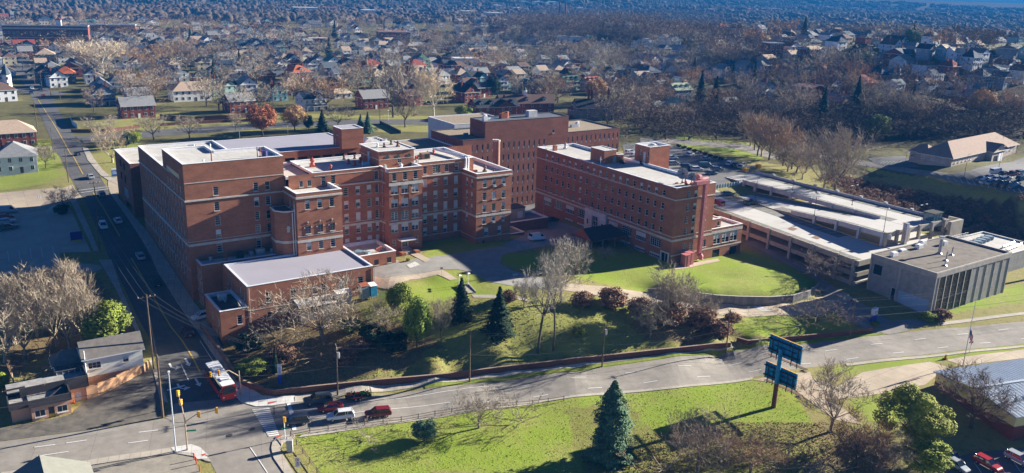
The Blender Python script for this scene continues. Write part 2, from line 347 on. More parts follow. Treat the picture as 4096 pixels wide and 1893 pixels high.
cover(GG([(2700,545),(3000,575),(3050,640),(2850,610),(2720,590)]),'lawn',.8)
cover(GG([(3330,690),(3700,770),(4096,800),(4096,1000),(3760,930),(3500,830),(3280,700)]),'wood',1.)
cover(GG([(3440,660),(4096,770),(4096,830),(3500,690)]),'lawn',.5)
cover(GG([(0,1150),(380,1090),(560,1290),(520,1400),(200,1420),(0,1520)]),'litter',.7)
cover(GG([(40,1250),(330,1230),(380,1300),(100,1330)]),'lawn',.7)
ca=me.color_attributes.new('cover','FLOAT_COLOR','POINT');ca.data.foreach_set('color',cov.ravel())
gm=bpy.data.materials.new('ground_cover');gm.use_nodes=True;t=gm.node_tree;b=t.nodes['Principled BSDF'];b.inputs['Roughness'].default_value=.95;b.inputs['Specular IOR Level'].default_value=.1
at=t.nodes.new('ShaderNodeAttribute');at.attribute_name='cover';sx=t.nodes.new('ShaderNodeSeparateColor');t.links.new(at.outputs['Color'],sx.inputs[0])
tc=t.nodes.new('ShaderNodeTexCoord')
def noise(scale,det=6,rough=.65):
    n=t.nodes.new('ShaderNodeTexNoise');n.inputs['Scale'].default_value=scale;n.inputs['Detail'].default_value=det;n.inputs['Roughness'].default_value=rough;t.links.new(tc.outputs['Object'],n.inputs['Vector']);return n.outputs['Fac']
def ramp(fac,stops):
    r=t.nodes.new('ShaderNodeValToRGB');e=r.color_ramp.elements
    while len(e)<len(stops):e.new(.5)
    for q,(p,c) in zip(e,stops):q.position=p;q.color=(*c,1)
    t.links.new(fac,r.inputs[0]);return r.outputs[0]
def mixc(f,a_,b_):
    m=t.nodes.new('ShaderNodeMix');m.data_type='RGBA';t.links.new(f,m.inputs[0]);t.links.new(a_,m.inputs[6]);t.links.new(b_,m.inputs[7]);return m.outputs[2]
def math_(op,a_,b_):
    m=t.nodes.new('ShaderNodeMath');m.operation=op;m.use_clamp=True
    for i,q in enumerate((a_,b_)):
        if isinstance(q,(int,float)):m.inputs[i].default_value=q
        else:t.links.new(q,m.inputs[i])
    return m.outputs[0]
n1,n2,n3=noise(.09),noise(.8),noise(3.5,4)
dry=ramp(n2,[(.3,(.25,.21,.085)),(.5,(.33,.29,.11)),(.7,(.20,.20,.06))])
lawn=ramp(n2,[(.25,(.17,.27,.02)),(.5,(.25,.37,.022)),(.72,(.33,.42,.04))])
lawn2=mixc(ramp(n1,[(.42,(0,0,0)),(.62,(1,1,1))]),lawn,ramp(n3,[(.3,(.25,.33,.045)),(.7,(.36,.37,.09))]))
litter=ramp(n3,[(.3,(.11,.075,.04)),(.55,(.24,.165,.085)),(.75,(.38,.27,.13))])
wood=ramp(n2,[(.3,(.025,.02,.015)),(.6,(.075,.056,.038)),(.8,(.12,.09,.055))])
def thr(ch):return ramp_v(ch)
def sel(ch,k=1.6):# noisy edge between covers
    s1=math_('ADD',sx.outputs[ch],math_('MULTIPLY',n1,.5));s2=math_('SUBTRACT',s1,.5);s3=math_('ADD',s2,math_('MULTIPLY',n2,.5));s4=math_('SUBTRACT',s3,.18);return math_('MULTIPLY',s4,k)
c=mixc(sel(0),dry,lawn2);c=mixc(sel(1),c,litter);c=mixc(sel(2),c,wood)
t.links.new(c,b.inputs['Base Color'])
bp=t.nodes.new('ShaderNodeBump');bp.inputs['Strength'].default_value=.5;bp.inputs['Distance'].default_value=.25;t.links.new(n3,bp.inputs['Height']);t.links.new(bp.outputs[0],b.inputs['Normal'])
me.materials.append(gm);ground=bpy.data.objects.new('ground',me);COL.objects.link(ground);tag(ground,kind='structure')
# ---------------------------------------------------------------- sheets draped exactly on the ground triangles
def clip(poly,a,b):
    out=[];ex,ey=b[0]-a[0],b[1]-a[1]
    n=len(poly)
    for i in range(n):
        p=poly[i];q=poly[(i+1) % n]
        dp=ex*(p[1]-a[1])-ey*(p[0]-a[0]);dq=ex*(q[1]-a[1])-ey*(q[0]-a[0])
        if dp>=0:out.append(p)
        if (dp>=0) != (dq>=0):f=dp/(dp-dq);out.append((p[0]+(q[0]-p[0])*f,p[1]+(q[1]-p[1])*f))
    return out
def drape_mb(mb,poly,off,m=0,skirt=0.,sm=None):
    xs=[p[0] for p in poly];ys=[p[1] for p in poly]
    i0=max(0,np.searchsorted(gx,min(xs))-1);i1=min(len(gx)-2,np.searchsorted(gx,max(xs)))
    j0=max(0,np.searchsorted(gy,min(ys))-1);j1=min(len(gy)-2,np.searchsorted(gy,max(ys)))
    for j in range(j0,j1+1):
        row=clip(clip(poly,(0,gy[j]),(1,gy[j])),(1,gy[j+1]),(0,gy[j+1]))
        if len(row)<3:continue
        rx=[p[0] for p in row];a0=max(i0,np.searchsorted(gx,min(rx))-1);a1=min(i1,np.searchsorted(gx,max(rx)))
        for i in range(a0,a1+1):
            x0,x1,y0,y1=gx[i],gx[i+1],gy[j],gy[j+1]
            cell=clip(clip(row,(x0,1),(x0,0)),(x1,0),(x1,1))
            if len(cell)<3:continue
            z00,z10,z01,z11=GZ[j,i],GZ[j,i+1],GZ[j+1,i],GZ[j+1,i+1]
            for tri,(zx,zy) in (((x0,y0,x1,y1,0),((z10-z00)/(x1-x0),(z11-z10)/(y1-y0))),((x1,y1,x0,y0,1),((z11-z01)/(x1-x0),(z01-z00)/(y1-y0)))):
                pc=clip(cell,(x1,y1),(x0,y0)) if tri[4]==0 else clip(cell,(x0,y0),(x1,y1))
                q=[]
                for p in pc:
                    if not q or abs(p[0]-q[-1][0])+abs(p[1]-q[-1][1])>1e-5:q.append(p)
                if len(q)>2 and abs(q[0][0]-q[-1][0])+abs(q[0][1]-q[-1][1])<1e-5:q.pop()
                ar=sum(q[k][0]*q[(k+1) % len(q)][1]-q[(k+1) % len(q)][0]*q[k][1] for k in range(len(q))) if len(q)>2 else 0
                if abs(ar)<1e-5:continue
                mb.poly([(x,y,z00+(x-x0)*zx+(y-y0)*zy+off) for x,y in q],m)
    if skirt:
        n=len(poly)
        for i in range(n):
            a,b2=poly[i],poly[(i+1) % n];L=math.hypot(b2[0]-a[0],b2[1]-a[1]);k=max(1,int(L/1.4))
            for s in range(k):
                p=(a[0]+(b2[0]-a[0])*s/k,a[1]+(b2[1]-a[1])*s/k);q=(a[0]+(b2[0]-a[0])*(s+1)/k,a[1]+(b2[1]-a[1])*(s+1)/k)
                zp,zq=T1(*p)+off,T1(*q)+off;mb.quad((*p,zp-skirt),(*q,zq-skirt),(*q,zq),(*p,zp),m if sm is None else sm)
def ccw(poly):
    a=sum(poly[k][0]*poly[(k+1) % len(poly)][1]-poly[(k+1) % len(poly)][0]*poly[k][1] for k in range(len(poly)))
    return poly if a>0 else poly[::-1]
def sheet(name,px,m,off=.02,skirt=0.,world=False,kind='structure'):
    mb=MB();poly=ccw(px if world else GG(px));drape_mb(mb,poly,off,0,skirt)
    o=mb.build(name,m);tag(o,kind=kind);return o
def strip(pts,w):
    """world polyline -> list of quads of width w"""
    out=[]
    for a,b2 in zip(pts[:-1],pts[1:]):
        d=(b2[0]-a[0],b2[1]-a[1]);L=math.hypot(*d) or 1;n=(-d[1]/L*w/2,d[0]/L*w/2)
        out.append([(a[0]+n[0],a[1]+n[1]),(a[0]-n[0],a[1]-n[1]),(b2[0]-n[0],b2[1]-n[1]),(b2[0]+n[0],b2[1]+n[1])])
    return out
# ---------------------------------------------------------------- roads, pavements, lots
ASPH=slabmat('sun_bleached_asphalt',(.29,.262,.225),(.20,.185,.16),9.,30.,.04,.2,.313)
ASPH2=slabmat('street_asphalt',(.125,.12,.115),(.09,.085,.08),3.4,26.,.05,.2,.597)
ASPH3=mat('patched_dark_asphalt',(.085,.078,.068),.9,0,.5,col2=(.20,.175,.14))
LOT=mat('car_park_asphalt',(.15,.145,.14),.9,.2,.3)
DRIVE=slabmat('tan_concrete_slabs',(.47,.385,.285),(.28,.23,.17),4.5,4.0,.05,.14,.597)
COURT=slabmat('worn_courtyard_asphalt',(.30,.285,.26),(.20,.19,.17),11,9,.05,.2,.4)
WALK=slabmat('pavement_concrete',(.45,.40,.33),(.26,.23,.19),1.6,1.6,.04,.14,.313)
WALKP=slabmat('pale_new_concrete',(.62,.60,.56),(.4,.38,.35),1.6,1.6,.04,.08,.313)
PAINT=mat('white_road_paint',(.72,.71,.68),.7,.12,3)
YPAINT=mat('yellow_road_paint',(.52,.36,.08),.7,.15,2)
REDP=mat('red_tactile_paving',(.42,.10,.07),.8,.1,2)
HWN=[(-700,1849),(0,1768),(352,1722),(660,1675),(1115,1617),(1480,1580),(1800,1546),(2400,1473),(2903,1413),(3199,1379),(3400,1356),(3542,1340),(3757,1316),(4096,1287),(4700,1225)]
HWS=[(4700,1302),(4096,1375),(3682,1421),(3350,1456),(3047,1502),(2713,1544),(2499,1564),(2200,1596),(1770,1659),(1533,1690),(1231,1727),(1100,1765),(1090,1790),(1120,1845),(1165,1893),(1250,2010),(900,2010),(865,1893),(824,1814),(766,1779),(683,1793),(360,1841),(0,1890),(-700,1985)]
sheet('highway',HWN+HWS,ASPH,.02)
SL=[(679,1603),(633,1479),(604,1370),(546,1261),(462,1076),(432,1020),(336,798),(300,740),(269,690),(218,589),(180,505),(150,430),(110,365),(60,285),(10,215),(-60,130),(-120,60)]
SR=[(-20,60),(40,130),(130,245),(190,350),(225,420),(252,475),(290,532),(319,580),(395,698),(432,761),(455,795),(516,881),(561,949),(606,1030),(630,1088),(714,1219),(814,1361),(865,1437),(905,1530),(935,1580),(966,1611),(1024,1628),(1100,1625)]
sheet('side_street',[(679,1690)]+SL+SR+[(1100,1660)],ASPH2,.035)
sheet('crossroads_asphalt',[(660,1672),(700,1690),(900,1700),(1010,1720),(1100,1690),(1090,1632),(980,1618),(930,1590),(700,1615)],ASPH,.055)
# back street, cross streets among the houses
for i,L in enumerate(([(330,575),(700,540),(1150,510),(1500,500),(1780,500),(1780,478),(1500,478),(1150,488),(700,515),(300,545)],
        [(0,345),(260,370),(255,384),(0,365)],[(-60,620),(330,560),(340,585),(-60,660)],
        [(700,250),(1700,235),(1700,243),(700,259)],[(2560,575),(2700,575),(2950,598),(3100,640),(3120,625),(2990,580),(2700,556),(2560,552)],
        [(3150,600),(3300,640),(3560,680),(3900,742),(4200,790),(4200,770),(3900,722),(3580,662),(3320,625),(3170,588)])):
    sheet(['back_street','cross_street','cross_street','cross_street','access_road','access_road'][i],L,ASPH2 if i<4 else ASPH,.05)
# pavements beside the street (raised kerb slabs)
def seg(L,off):return [(x+off,y) for x,y in L]
right_in=[(814,1361),(714,1219),(630,1088),(606,1030),(561,949),(516,881),(455,795),(440,772)]
right_out=[(463,772),(476,795),(541,874),(592,930),(640,1005),(665,1040),(774,1208),(820,1268),(862,1330),(884,1385)]
sheet('street_pavement',[(865,1437),(895,1500)]+[(948,1530),(905,1440)]+right_out[::-1]+right_in[::-1],WALK,.16,.2)
sheet('corner_pavement',[(895,1500),(935,1580),(966,1611),(1024,1628),(1090,1625),(1180,1612),(1180,1584),(1100,1590),(1050,1585),(1010,1560),(985,1530),(948,1530)],WALKP,.16,.2)
sheet('street_pavement',[(430,1040),(445,1040),(487,1160),(565,1335),(548,1335),(465,1160),(395,1040)],WALK,.1,.2)
sheet('street_pavement',[(286,770),(355,905),(395,1005),(375,1005),(330,905),(268,790)],WALK,.1,.2)
sheet('street_pavement',[(330,590),(350,640),(400,700),(432,722),(470,740),(465,725),(410,680),(372,630),(352,592)],WALK,.1,.2)
sheet('highway_pavement',[(1180,1612),(1480,1570),(1800,1530),(2400,1456),(2870,1402),(2940,1395),(2940,1388),(2862,1399),(2631,1422),(2400,1448),(2100,1482),(1800,1518),(1521,1545),(1314,1565),(1180,1584)],WALK,.1,.2)
sheet('highway_pavement',[(1190,1752),(1500,1706),(1780,1668),(2200,1606),(2500,1574),(2700,1555),(3010,1520),(3010,1511),(2713,1545),(2499,1565),(2200,1597),(1770,1661),(1533,1692),(1231,1729)],WALK,.1,.2)
sheet('verge',[(1700,1556),(2400,1470),(2903,1411),(3400,1353),(3530,1338),(3530,1330),(3400,1345),(2903,1398),(2400,1457),(1700,1541)],mat('verge_grass',(.14,.20,.02),.95,0,1.2,col2=(.25,.27,.05)),.06,.1)
sheet('highway_pavement',[(3380,1456),(3690,1425),(4096,1382),(4096,1390),(3690,1434),(3390,1466)],WALK,.1,.2)
sheet('highway_pavement',[(3760,1290),(4096,1250),(4096,1260),(3765,1303)],WALK,.1,.2)
# south-west corner
sheet('highway_pavement',[(0,1893),(360,1842),(683,1794),(766,1780),(820,1815),(845,1850),(822,1845),(790,1830),(700,1815),(380,1860),(60,1915)],WALK,.14,.2)
sheet('corner_pavement',[(683,1794),(766,1780),(800,1792),(830,1822),(826,1838),(790,1840),(770,1815),(700,1812)],WALKP,.17,.2)
sheet('corner_pavement',[(1090,1770),(1115,1745),(1180,1740),(1175,1760),(1130,1775),(1120,1800),(1160,1870),(1180,1900),(1140,1900),(1095,1835),(1085,1795)],WALK,.14,.2)
sheet('tactile_paving',[(1101,1752),(1122,1741),(1130,1745),(1108,1758)],REDP,.17)
sheet('tactile_paving',[(1072,1620),(1104,1613),(1106,1608),(1074,1612)],REDP,.19)
sheet('tactile_paving',[(806,1822),(822,1817),(826,1823),(812,1828)],REDP,.2)
sheet('store_forecourt',[(0,1766),(352,1721),(655,1672),(660,1640),(640,1560),(612,1480),(595,1470),(560,1500),(400,1560),(300,1640),(290,1658),(170,1685),(0,1715)],ASPH3,.045)
sheet('street_pavement',[(612,1480),(640,1600),(672,1612),(628,1480),(606,1440),(596,1440)],WALK,.12,.2)
sheet('corner_lot',[(380,1862),(700,1817),(775,1832),(800,1893),(830,1990),(200,1990),(60,1917)],mat('stained_concrete_lot',(.20,.18,.15),.9,0,.4,col2=(.36,.32,.26)),.05)
# west car park
sheet('west_car_park',[(-300,850),(262,812),(290,850),(330,940),(365,1010),(240,1012),(240,1050),(400,1062),(410,1075),(380,1090),(-300,1110)],slabmat('car_park_concrete',(.44,.39,.31),(.33,.29,.23),7,7,.05,.12),.05)
sheet('lower_car_park',[(-300,1135),(150,1110),(280,1150),(330,1230),(225,1255),(-300,1265)],LOT,.06)
sheet('concrete_apron',[(-300,1240),(222,1215),(225,1250),(-300,1262)],DRIVE,.1)
sheet('cross_street',[(-300,792),(255,752),(290,740),(330,790),(262,812),(-300,850)],DRIVE,.055)
sheet('garage_entrance_apron',[(432,722),(470,706),(478,740),(474,772),(440,770),(432,745)],DRIVE,.07)
# courtyard and driveway
sheet('courtyard',[(1487,1070),(1590,1040),(1600,1052),(1680,1030),(1715,1030),(1762,1024),(2010,985),(2050,962),(2090,945),(2140,895),(2200,880),(2340,925),(2370,990),(2240,975),(2180,985),(2010,1020),(2000,1055),(2050,1085),(2240,1130),(2440,1150),(2400,1175),
    (2200,1158),(2060,1147),(1960,1130),(1880,1090),(1830,1078),(1770,1078),(1540,1118),(1487,1110)],COURT,.05)
sheet('service_yard',[W(206,127),W(206,156.8),W(218.4,156.9),W(218.4,173),W(239.9,173),W(239.9,128)],LOT,.05,world=True)
sheet('driveway',[(2240,1130),(2440,1150),(2590,1172),(2660,1187),(2760,1208),(2860,1220),(2960,1226),(3080,1226),(3170,1219),(3235,1203),(3300,1185),(3380,1170),(3420,1200),(3340,1220),(3290,1262),(3060,1266),(2900,1262),(2700,1240),(2550,1215),(2420,1188),(2240,1160)],DRIVE,.075)
sheet('side_road',[(2975,930),(3060,965),(3160,1025),(3260,1090),(3340,1150),(3440,1210),(3560,1285),(3720,1275),(3700,1300),(3640,1322),(3560,1339),(3480,1325),(3400,1290),(3320,1240),(3300,1190),(3270,1130),(3190,1080),(3060,1010),(2985,975)],ASPH,.06)
sheet('courtyard_path',[(1487,1105),(1540,1116),(1770,1080),(1830,1118),(1800,1122),(1750,1100),(1640,1120),(1560,1160),(1487,1145)],DRIVE,.08)
sheet('courtyard_path',[(1625,1062),(1660,1048),(1680,1060),(1640,1074)],WALKP,.1)
sheet('courtyard_path',[(1640,1018),(1668,1010),(1722,1040),(1700,1050)],DRIVE,.1)
sheet('garden_path',[(1885,1180),(2060,1184),(2120,1200),(2120,1208),(2050,1196),(1895,1192)],WALK,.06)
sheet('garden_path',[(2420,1192),(2550,1222),(2700,1249),(2900,1271),(2900,1277),(2700,1256),(2540,1230),(2410,1200)],WALK,.08)
sheet('concrete_landing',[(2690,1068),(2785,1050),(2870,1035),(2880,1046),(2800,1062),(2740,1075),(2700,1080)],DRIVE,.08)
# north-east car park, clinic car park, southern lots
sheet('hospital_car_park',[(2490,580),(2560,570),(2700,580),(2740,590),(2860,625),(2990,660),(3030,665),(3000,700),(2900,735),(2850,760),(2700,740),(2600,660),(2500,640)],LOT,.06)
sheet('clinic_car_park',[(3780,700),(3880,685),(4096,630),(4300,600),(4300,820),(4096,780),(3900,735)],LOT,.07)
sheet('clinic_car_park',[(3470,635),(3620,625),(3680,670),(3560,670),(3500,655)],LOT,.07)
sheet('metal_building_car_park',[(3010,1520),(3130,1498),(3240,1490),(3250,1512),(3350,1548),(3450,1490),(3720,1448),(3790,1470),(3700,1540),(3560,1570),(3400,1592),(3310,1600),(3380,1640),(3450,1700),(3340,1680),(3230,1600),(3160,1545)],DRIVE,.05)
sheet('metal_building_car_park',[(3780,1440),(4096,1398),(4200,1385),(4200,1420),(3850,1464),(3830,1455)],DRIVE,.05)
sheet('lower_car_park',[(3790,1835),(3900,1810),(4096,1790),(4250,1790),(4250,2000),(3800,2000),(3790,1893)],LOT,.05)
# painted markings
def line(name,px,w,m,off,dash=None):
    P_=GG(px);mb=MB()
    tot=0
    for a,b2 in zip(P_[:-1],P_[1:]):
        L=math.hypot(b2[0]-a[0],b2[1]-a[1]);d=((b2[0]-a[0])/L,(b2[1]-a[1])/L)
        if dash:
            s=0
            while s<L:
                e=min(L,s+dash[0]);p=(a[0]+d[0]*s,a[1]+d[1]*s);q=(a[0]+d[0]*e,a[1]+d[1]*e);drape_mb(mb,ccw(strip([p,q],w)[0]),off);s+=dash[1]
        else:drape_mb(mb,ccw(strip([a,b2],w)[0]),off)
    return tag(mb.build(name,m),kind='structure')
line('lane_dashes',[(2058,1549),(2501.6,1494),(4200,1299)],.2,PAINT,.07,(3.1,12.19))
line('lane_dashes',[(1892,1614),(2350,1555),(4200,1341)],.2,PAINT,.07,(3.1,12.19))
line('lane_dashes',[(-200,1835),(265,1774),(555,1731),(640,1721)],.2,PAINT,.07,(3.1,12.19))
line('lane_dashes',[(-200,1881),(190,1820),(700,1748)],.2,PAINT,.07,(3.1,12.19))
line('lane_line',[(1170,1646),(1500,1602),(2000,1545)],.18,PAINT,.07)
line('lane_line',[(1236,1676),(1420,1652),(1800,1610)],.18,PAINT,.07)
line('stop_line',[(1154,1615),(1165,1650),(1172,1690),(1178,1722)],.7,PAINT,.075)
line('stop_line',[(668,1563),(740,1543)],.5,PAINT,.075)
line('centre_line',[(150,395),(269,593),(332,698)],.32,YPAINT,.08)
line('centre_line',[(372,772),(380,782),(479,946)],.32,YPAINT,.08)
line('centre_line',[(525,1033),(684,1309),(730,1366),(777,1443),(800,1490)],.32,YPAINT,.08)
line('edge_line',[(855,1450),(800,1365)],.12,PAINT,.08)
line('stop_line',[(300,765),(432,748)],.3,PAINT,.08)
line('stop_line',[(308,775),(436,756)],.3,PAINT,.08)
line('lane_line',[(1000,1790),(1070,1893)],.15,PAINT,.07)
line('lane_line',[(725,1458),(755,1525)],.2,PAINT,.08)
mb=MB()
for i in range(15):
    f=i/14;xa,ya=1008+(1074-1008)*f,1641+(1746-1641)*f;xb=1070+(1108-1070)*f
    a,b2=GG([(xa,ya),(xb+8,ya-6)]);drape_mb(mb,ccw(strip([a,b2],.42)[0]),.08)
tag(mb.build('zebra_crossing',PAINT),kind='structure')
mb=MB()   # turn arrows on the street
def arrow(px,py,ang,bent=True):
    c=G(px,py);
    def tr(L):return [(c[0]+x*math.cos(ang)-y*math.sin(ang),c[1]+x*math.sin(ang)+y*math.cos(ang)) for x,y in L]
    if bent:
        for q in ([(-.2,-1.6),(.2,-1.6),(.2,.2),(-.2,.2)],[(-.2,.2),(.2,.2),(-.5,1.0),(-.8,.7)],[(-.4,1.5),(-1.9,.9),(-1.0,.1)]):drape_mb(mb,ccw(tr(q)),.085)
    else:
        for q in ([(-.2,-1.6),(.2,-1.6),(.2,.6),(-.2,.6)],[(-.6,.6),(.6,.6),(0,1.9)]):drape_mb(mb,ccw(tr(q)),.085)
arrow(685,1470,TH+math.pi);arrow(718,1552,TH+math.pi);arrow(749,1450,TH+math.pi,False);arrow(790,1530,TH+math.pi,False)
tag(mb.build('turn_arrows',PAINT),kind='structure')
mb=MB()
for px,py in ((30,1005),(75,1000),(120,995),(165,990),(210,985),(150,800),(158,800)):
    a=G(px,py);b2=G(px+6,py+42 if py>900 else py-20);drape_mb(mb,ccw(strip([tuple(a[:2]),tuple(b2[:2])],.12)[0]),.09)
for px in range(3800,4110,26):
    a=G(px,742+(px-3900)*.17);b2=G(px-14,722+(px-3900)*.17);drape_mb(mb,ccw(strip([tuple(a[:2]),tuple(b2[:2])],.12)[0]),.1)
for px in range(3520,3640,14):
    a=G(px,655);b2=G(px+18,645);drape_mb(mb,ccw(strip([tuple(a[:2]),tuple(b2[:2])],.12)[0]),.1)
for px in (3840,3895,3990,4055):
    a=G(px,1850);b2=G(px+30,1893);drape_mb(mb,ccw(strip([tuple(a[:2]),tuple(b2[:2])],.12)[0]),.09)
tag(mb.build('parking_lines',PAINT),kind='structure')
mb=MB()   # repaired patches on the driveway
for q in ([(2442,1186),(2480,1184),(2488,1202),(2452,1203)],[(3010,1225),(3045,1224),(3085,1246),(3050,1247)],[(2590,1212),(2620,1210),(2640,1222),(2610,1224)],[(2740,1228),(2762,1224),(2768,1234),(2748,1238)],[(2050,1098),(2072,1096),(2070,1103),(2052,1105)]):
    drape_mb(mb,ccw(GG(q)),.1)
tag(mb.build('driveway_patches',WALKP),kind='structure')
# manholes
mh=MB()
for px,py in ((919,1743),(1010,1718),(630,545)):
    c=G(px,py);pts=[(c[0]+.5*math.cos(k*.628),c[1]+.5*math.sin(k*.628)) for k in range(10)];drape_mb(mh,pts,.09)
tag(mh.build('manhole_covers',mat('cast_iron',(.07,.06,.055),.7,.1)),kind='structure')
# ---------------------------------------------------------------- retaining walls
def wall_run(name,L,h,m,label,th=.45,cap=None,group=None):
    mb=MB();n=len(L);o=L[0]
    nr=[]
    for i,p in enumerate(L):
        a=L[max(0,i-1)];c=L[min(n-1,i+1)];t_=(c-a)[:2];t_=t_/np.linalg.norm(t_);nr.append(np.array([-t_[1],t_[0]]))
    for i in range(n-1):
        hh=(h(i/(n-1)),h((i+1)/(n-1)));q=[]
        for k,p,nn in ((0,L[i],nr[i]),(1,L[i+1],nr[i+1])):
            q.append([(p[0]-o[0],p[1]-o[1]),(p[0]-o[0]+nn[0]*th,p[1]-o[1]+nn[1]*th),p[2]-o[2]-.6,p[2]-o[2]+hh[k]])
        a,b2=q
        mb.quad((*a[0],a[2]),(*b2[0],b2[2]),(*b2[0],b2[3]),(*a[0],a[3]));mb.quad((*a[0],a[3]),(*b2[0],b2[3]),(*b2[1],b2[3]),(*a[1],a[3]),1);mb.quad((*a[1],a[3]),(*b2[1],b2[3]),(*b2[1],b2[2]),(*a[1],a[2]))
        if i==0:mb.quad((*a[0],a[2]),(*a[0],a[3]),(*a[1],a[3]),(*a[1],a[2]))
        if i==n-2:mb.quad((*b2[0],b2[2]),(*b2[1],b2[2]),(*b2[1],b2[3]),(*b2[0],b2[3]))
    ob=mb.build(name,[m,cap or m],loc=(o[0],o[1],o[2]));tag(ob,label,'retaining wall',group);return ob
BRW=brickmat('old_wall_brick',(.20,.075,.05),(.13,.05,.038),(.2,.12,.09))
def setz(L):
    return [np.array([p[0],p[1],T1(p[0],p[1])]) for p in L]
wall_run('brick_retaining_wall',setz(wA),lambda s:1.2,BRW,'long low red brick retaining wall along the highway pavement below the wooded slope',cap=mat('wall_coping',(.30,.22,.17),.9,.2,2))
wall_run('brick_retaining_wall',setz(wB),lambda s:1.1,BRW,'shorter red brick retaining wall below the lawn beside the right-hand driveway',cap=MATS['wall_coping'])
wall_run('concrete_retaining_wall',setz(wC),lambda s:2.2*min(1,.3+s*6)*(1 if s<.9 else 1-(s-.9)*4),mat('stained_grey_concrete',(.13,.125,.12),.9,0,.9,col2=(.30,.28,.25),stretch=(1,1,.2)),'curved grey concrete retaining wall holding the bright lawn above the driveway',cap=CONC)
sw=[G(x,y) for x,y in ((800,1315),(830,1352),(868,1405),(905,1462),(930,1500),(972,1545),(1000,1558),(1055,1572))]
wall_run('brick_retaining_wall',sw,lambda s:1.25,BRW,'red brick wall along the street pavement curving to the corner steps',cap=MATS['wall_coping'])
# ---------------------------------------------------------------- windows
WINM={}
def win_mesh(w,h,kind,v=0):
    key=(round(w,2),round(h,2),kind,v)
    if key in WINM:return WINM[key]
    mb=MB();f=.075;M_=[FRAME,GLASS,BLIND,STONE,STEEL,GLASSB,MATS['sash_dark']]
    fm=6 if kind in ('darkgrid','louvre') else 0
    gl=5 if kind in ('sky','skyblind') else 1
    x0,x1=-w/2,w/2
    mb.quad((x0,.1,0),(x1,.1,0),(x1,.1,h),(x0,.1,h),gl)
    for a in ((x0,x0+f,0,h),(x1-f,x1,0,h),(x0+f,x1-f,0,f),(x0+f,x1-f,h-f,h)):mb.box(a[0],a[1],0,.09,a[2],a[3],fm)
    def hb(z,t=.045):mb.box(x0+f,x1-f,.02,.09,z-t/2,z+t/2,fm)
    def vb(x,t=.045):mb.box(x-t/2,x+t/2,.015,.095,f,h-f,fm)
    def bl(z0,z1,xa=x0+f,xb=x1-f):mb.quad((xa,.085,z0),(xb,.085,z0),(xb,.085,z1),(xa,.085,z1),2)
    if kind in ('lite4','blind','full','ac'):
        for k in (.26,.5,.75):hb(h*k,.05)
        if kind=='blind':bl(h*(.42+.1*v),h-f)
        if kind=='full':bl(f,h-f)
        if kind=='ac':bl(h*(.5+.12*v),h-f);mb.box(-.33*w,.3*w,-.38,.05,f,f+.4,4)
    if kind=='lite4d':
        for k in (.26,.5,.75):hb(h*k,.06)
    if kind=='one':hb(h*.5);bl(h*.6,h-f) if v else None
    if kind=='plain':vb(0) if v else None
    if kind in ('dbl','sky'):
        vb(0,.13)
        for k in (.25,.5,.75):hb(h*k,.035)
        if kind=='dbl':bl(h*(.35+.2*v),h-f,x0+f,-.08);bl(h*(.25+.25*v),h-f,.08,x1-f)
    if kind=='slit':mb.box(x0+.02,x1-.02,-.03,.08,.02,h*.3,0)
    if kind=='grid':
        n=max(2,round(w/.75))
        for i in range(1,n):vb(x0+w*i/n)
        for k in range(1,max(2,round(h/.6))):hb(h*k/max(2,round(h/.6)))
        if v:bl(h*.45,h-f)
    if kind=='darkgrid':
        n=max(2,round(w/.6))
        for i in range(1,n):vb(x0+w*i/n,.06)
        hb(h*.5,.12)
    if kind=='block':
        for i in range(1,round(w/.3)):vb(x0+.3*i,.04)
        for i in range(1,round(h/.3)):hb(.3*i,.04)
    if kind not in ('darkgrid','slit','block'):mb.box(x0-.06,x1+.06,-.26,.02,-.11,0,3)
    me_=mb.mesh('window',M_);WINM[key]=me_;return me_
mat('sash_dark',(.05,.06,.06),.5,0)
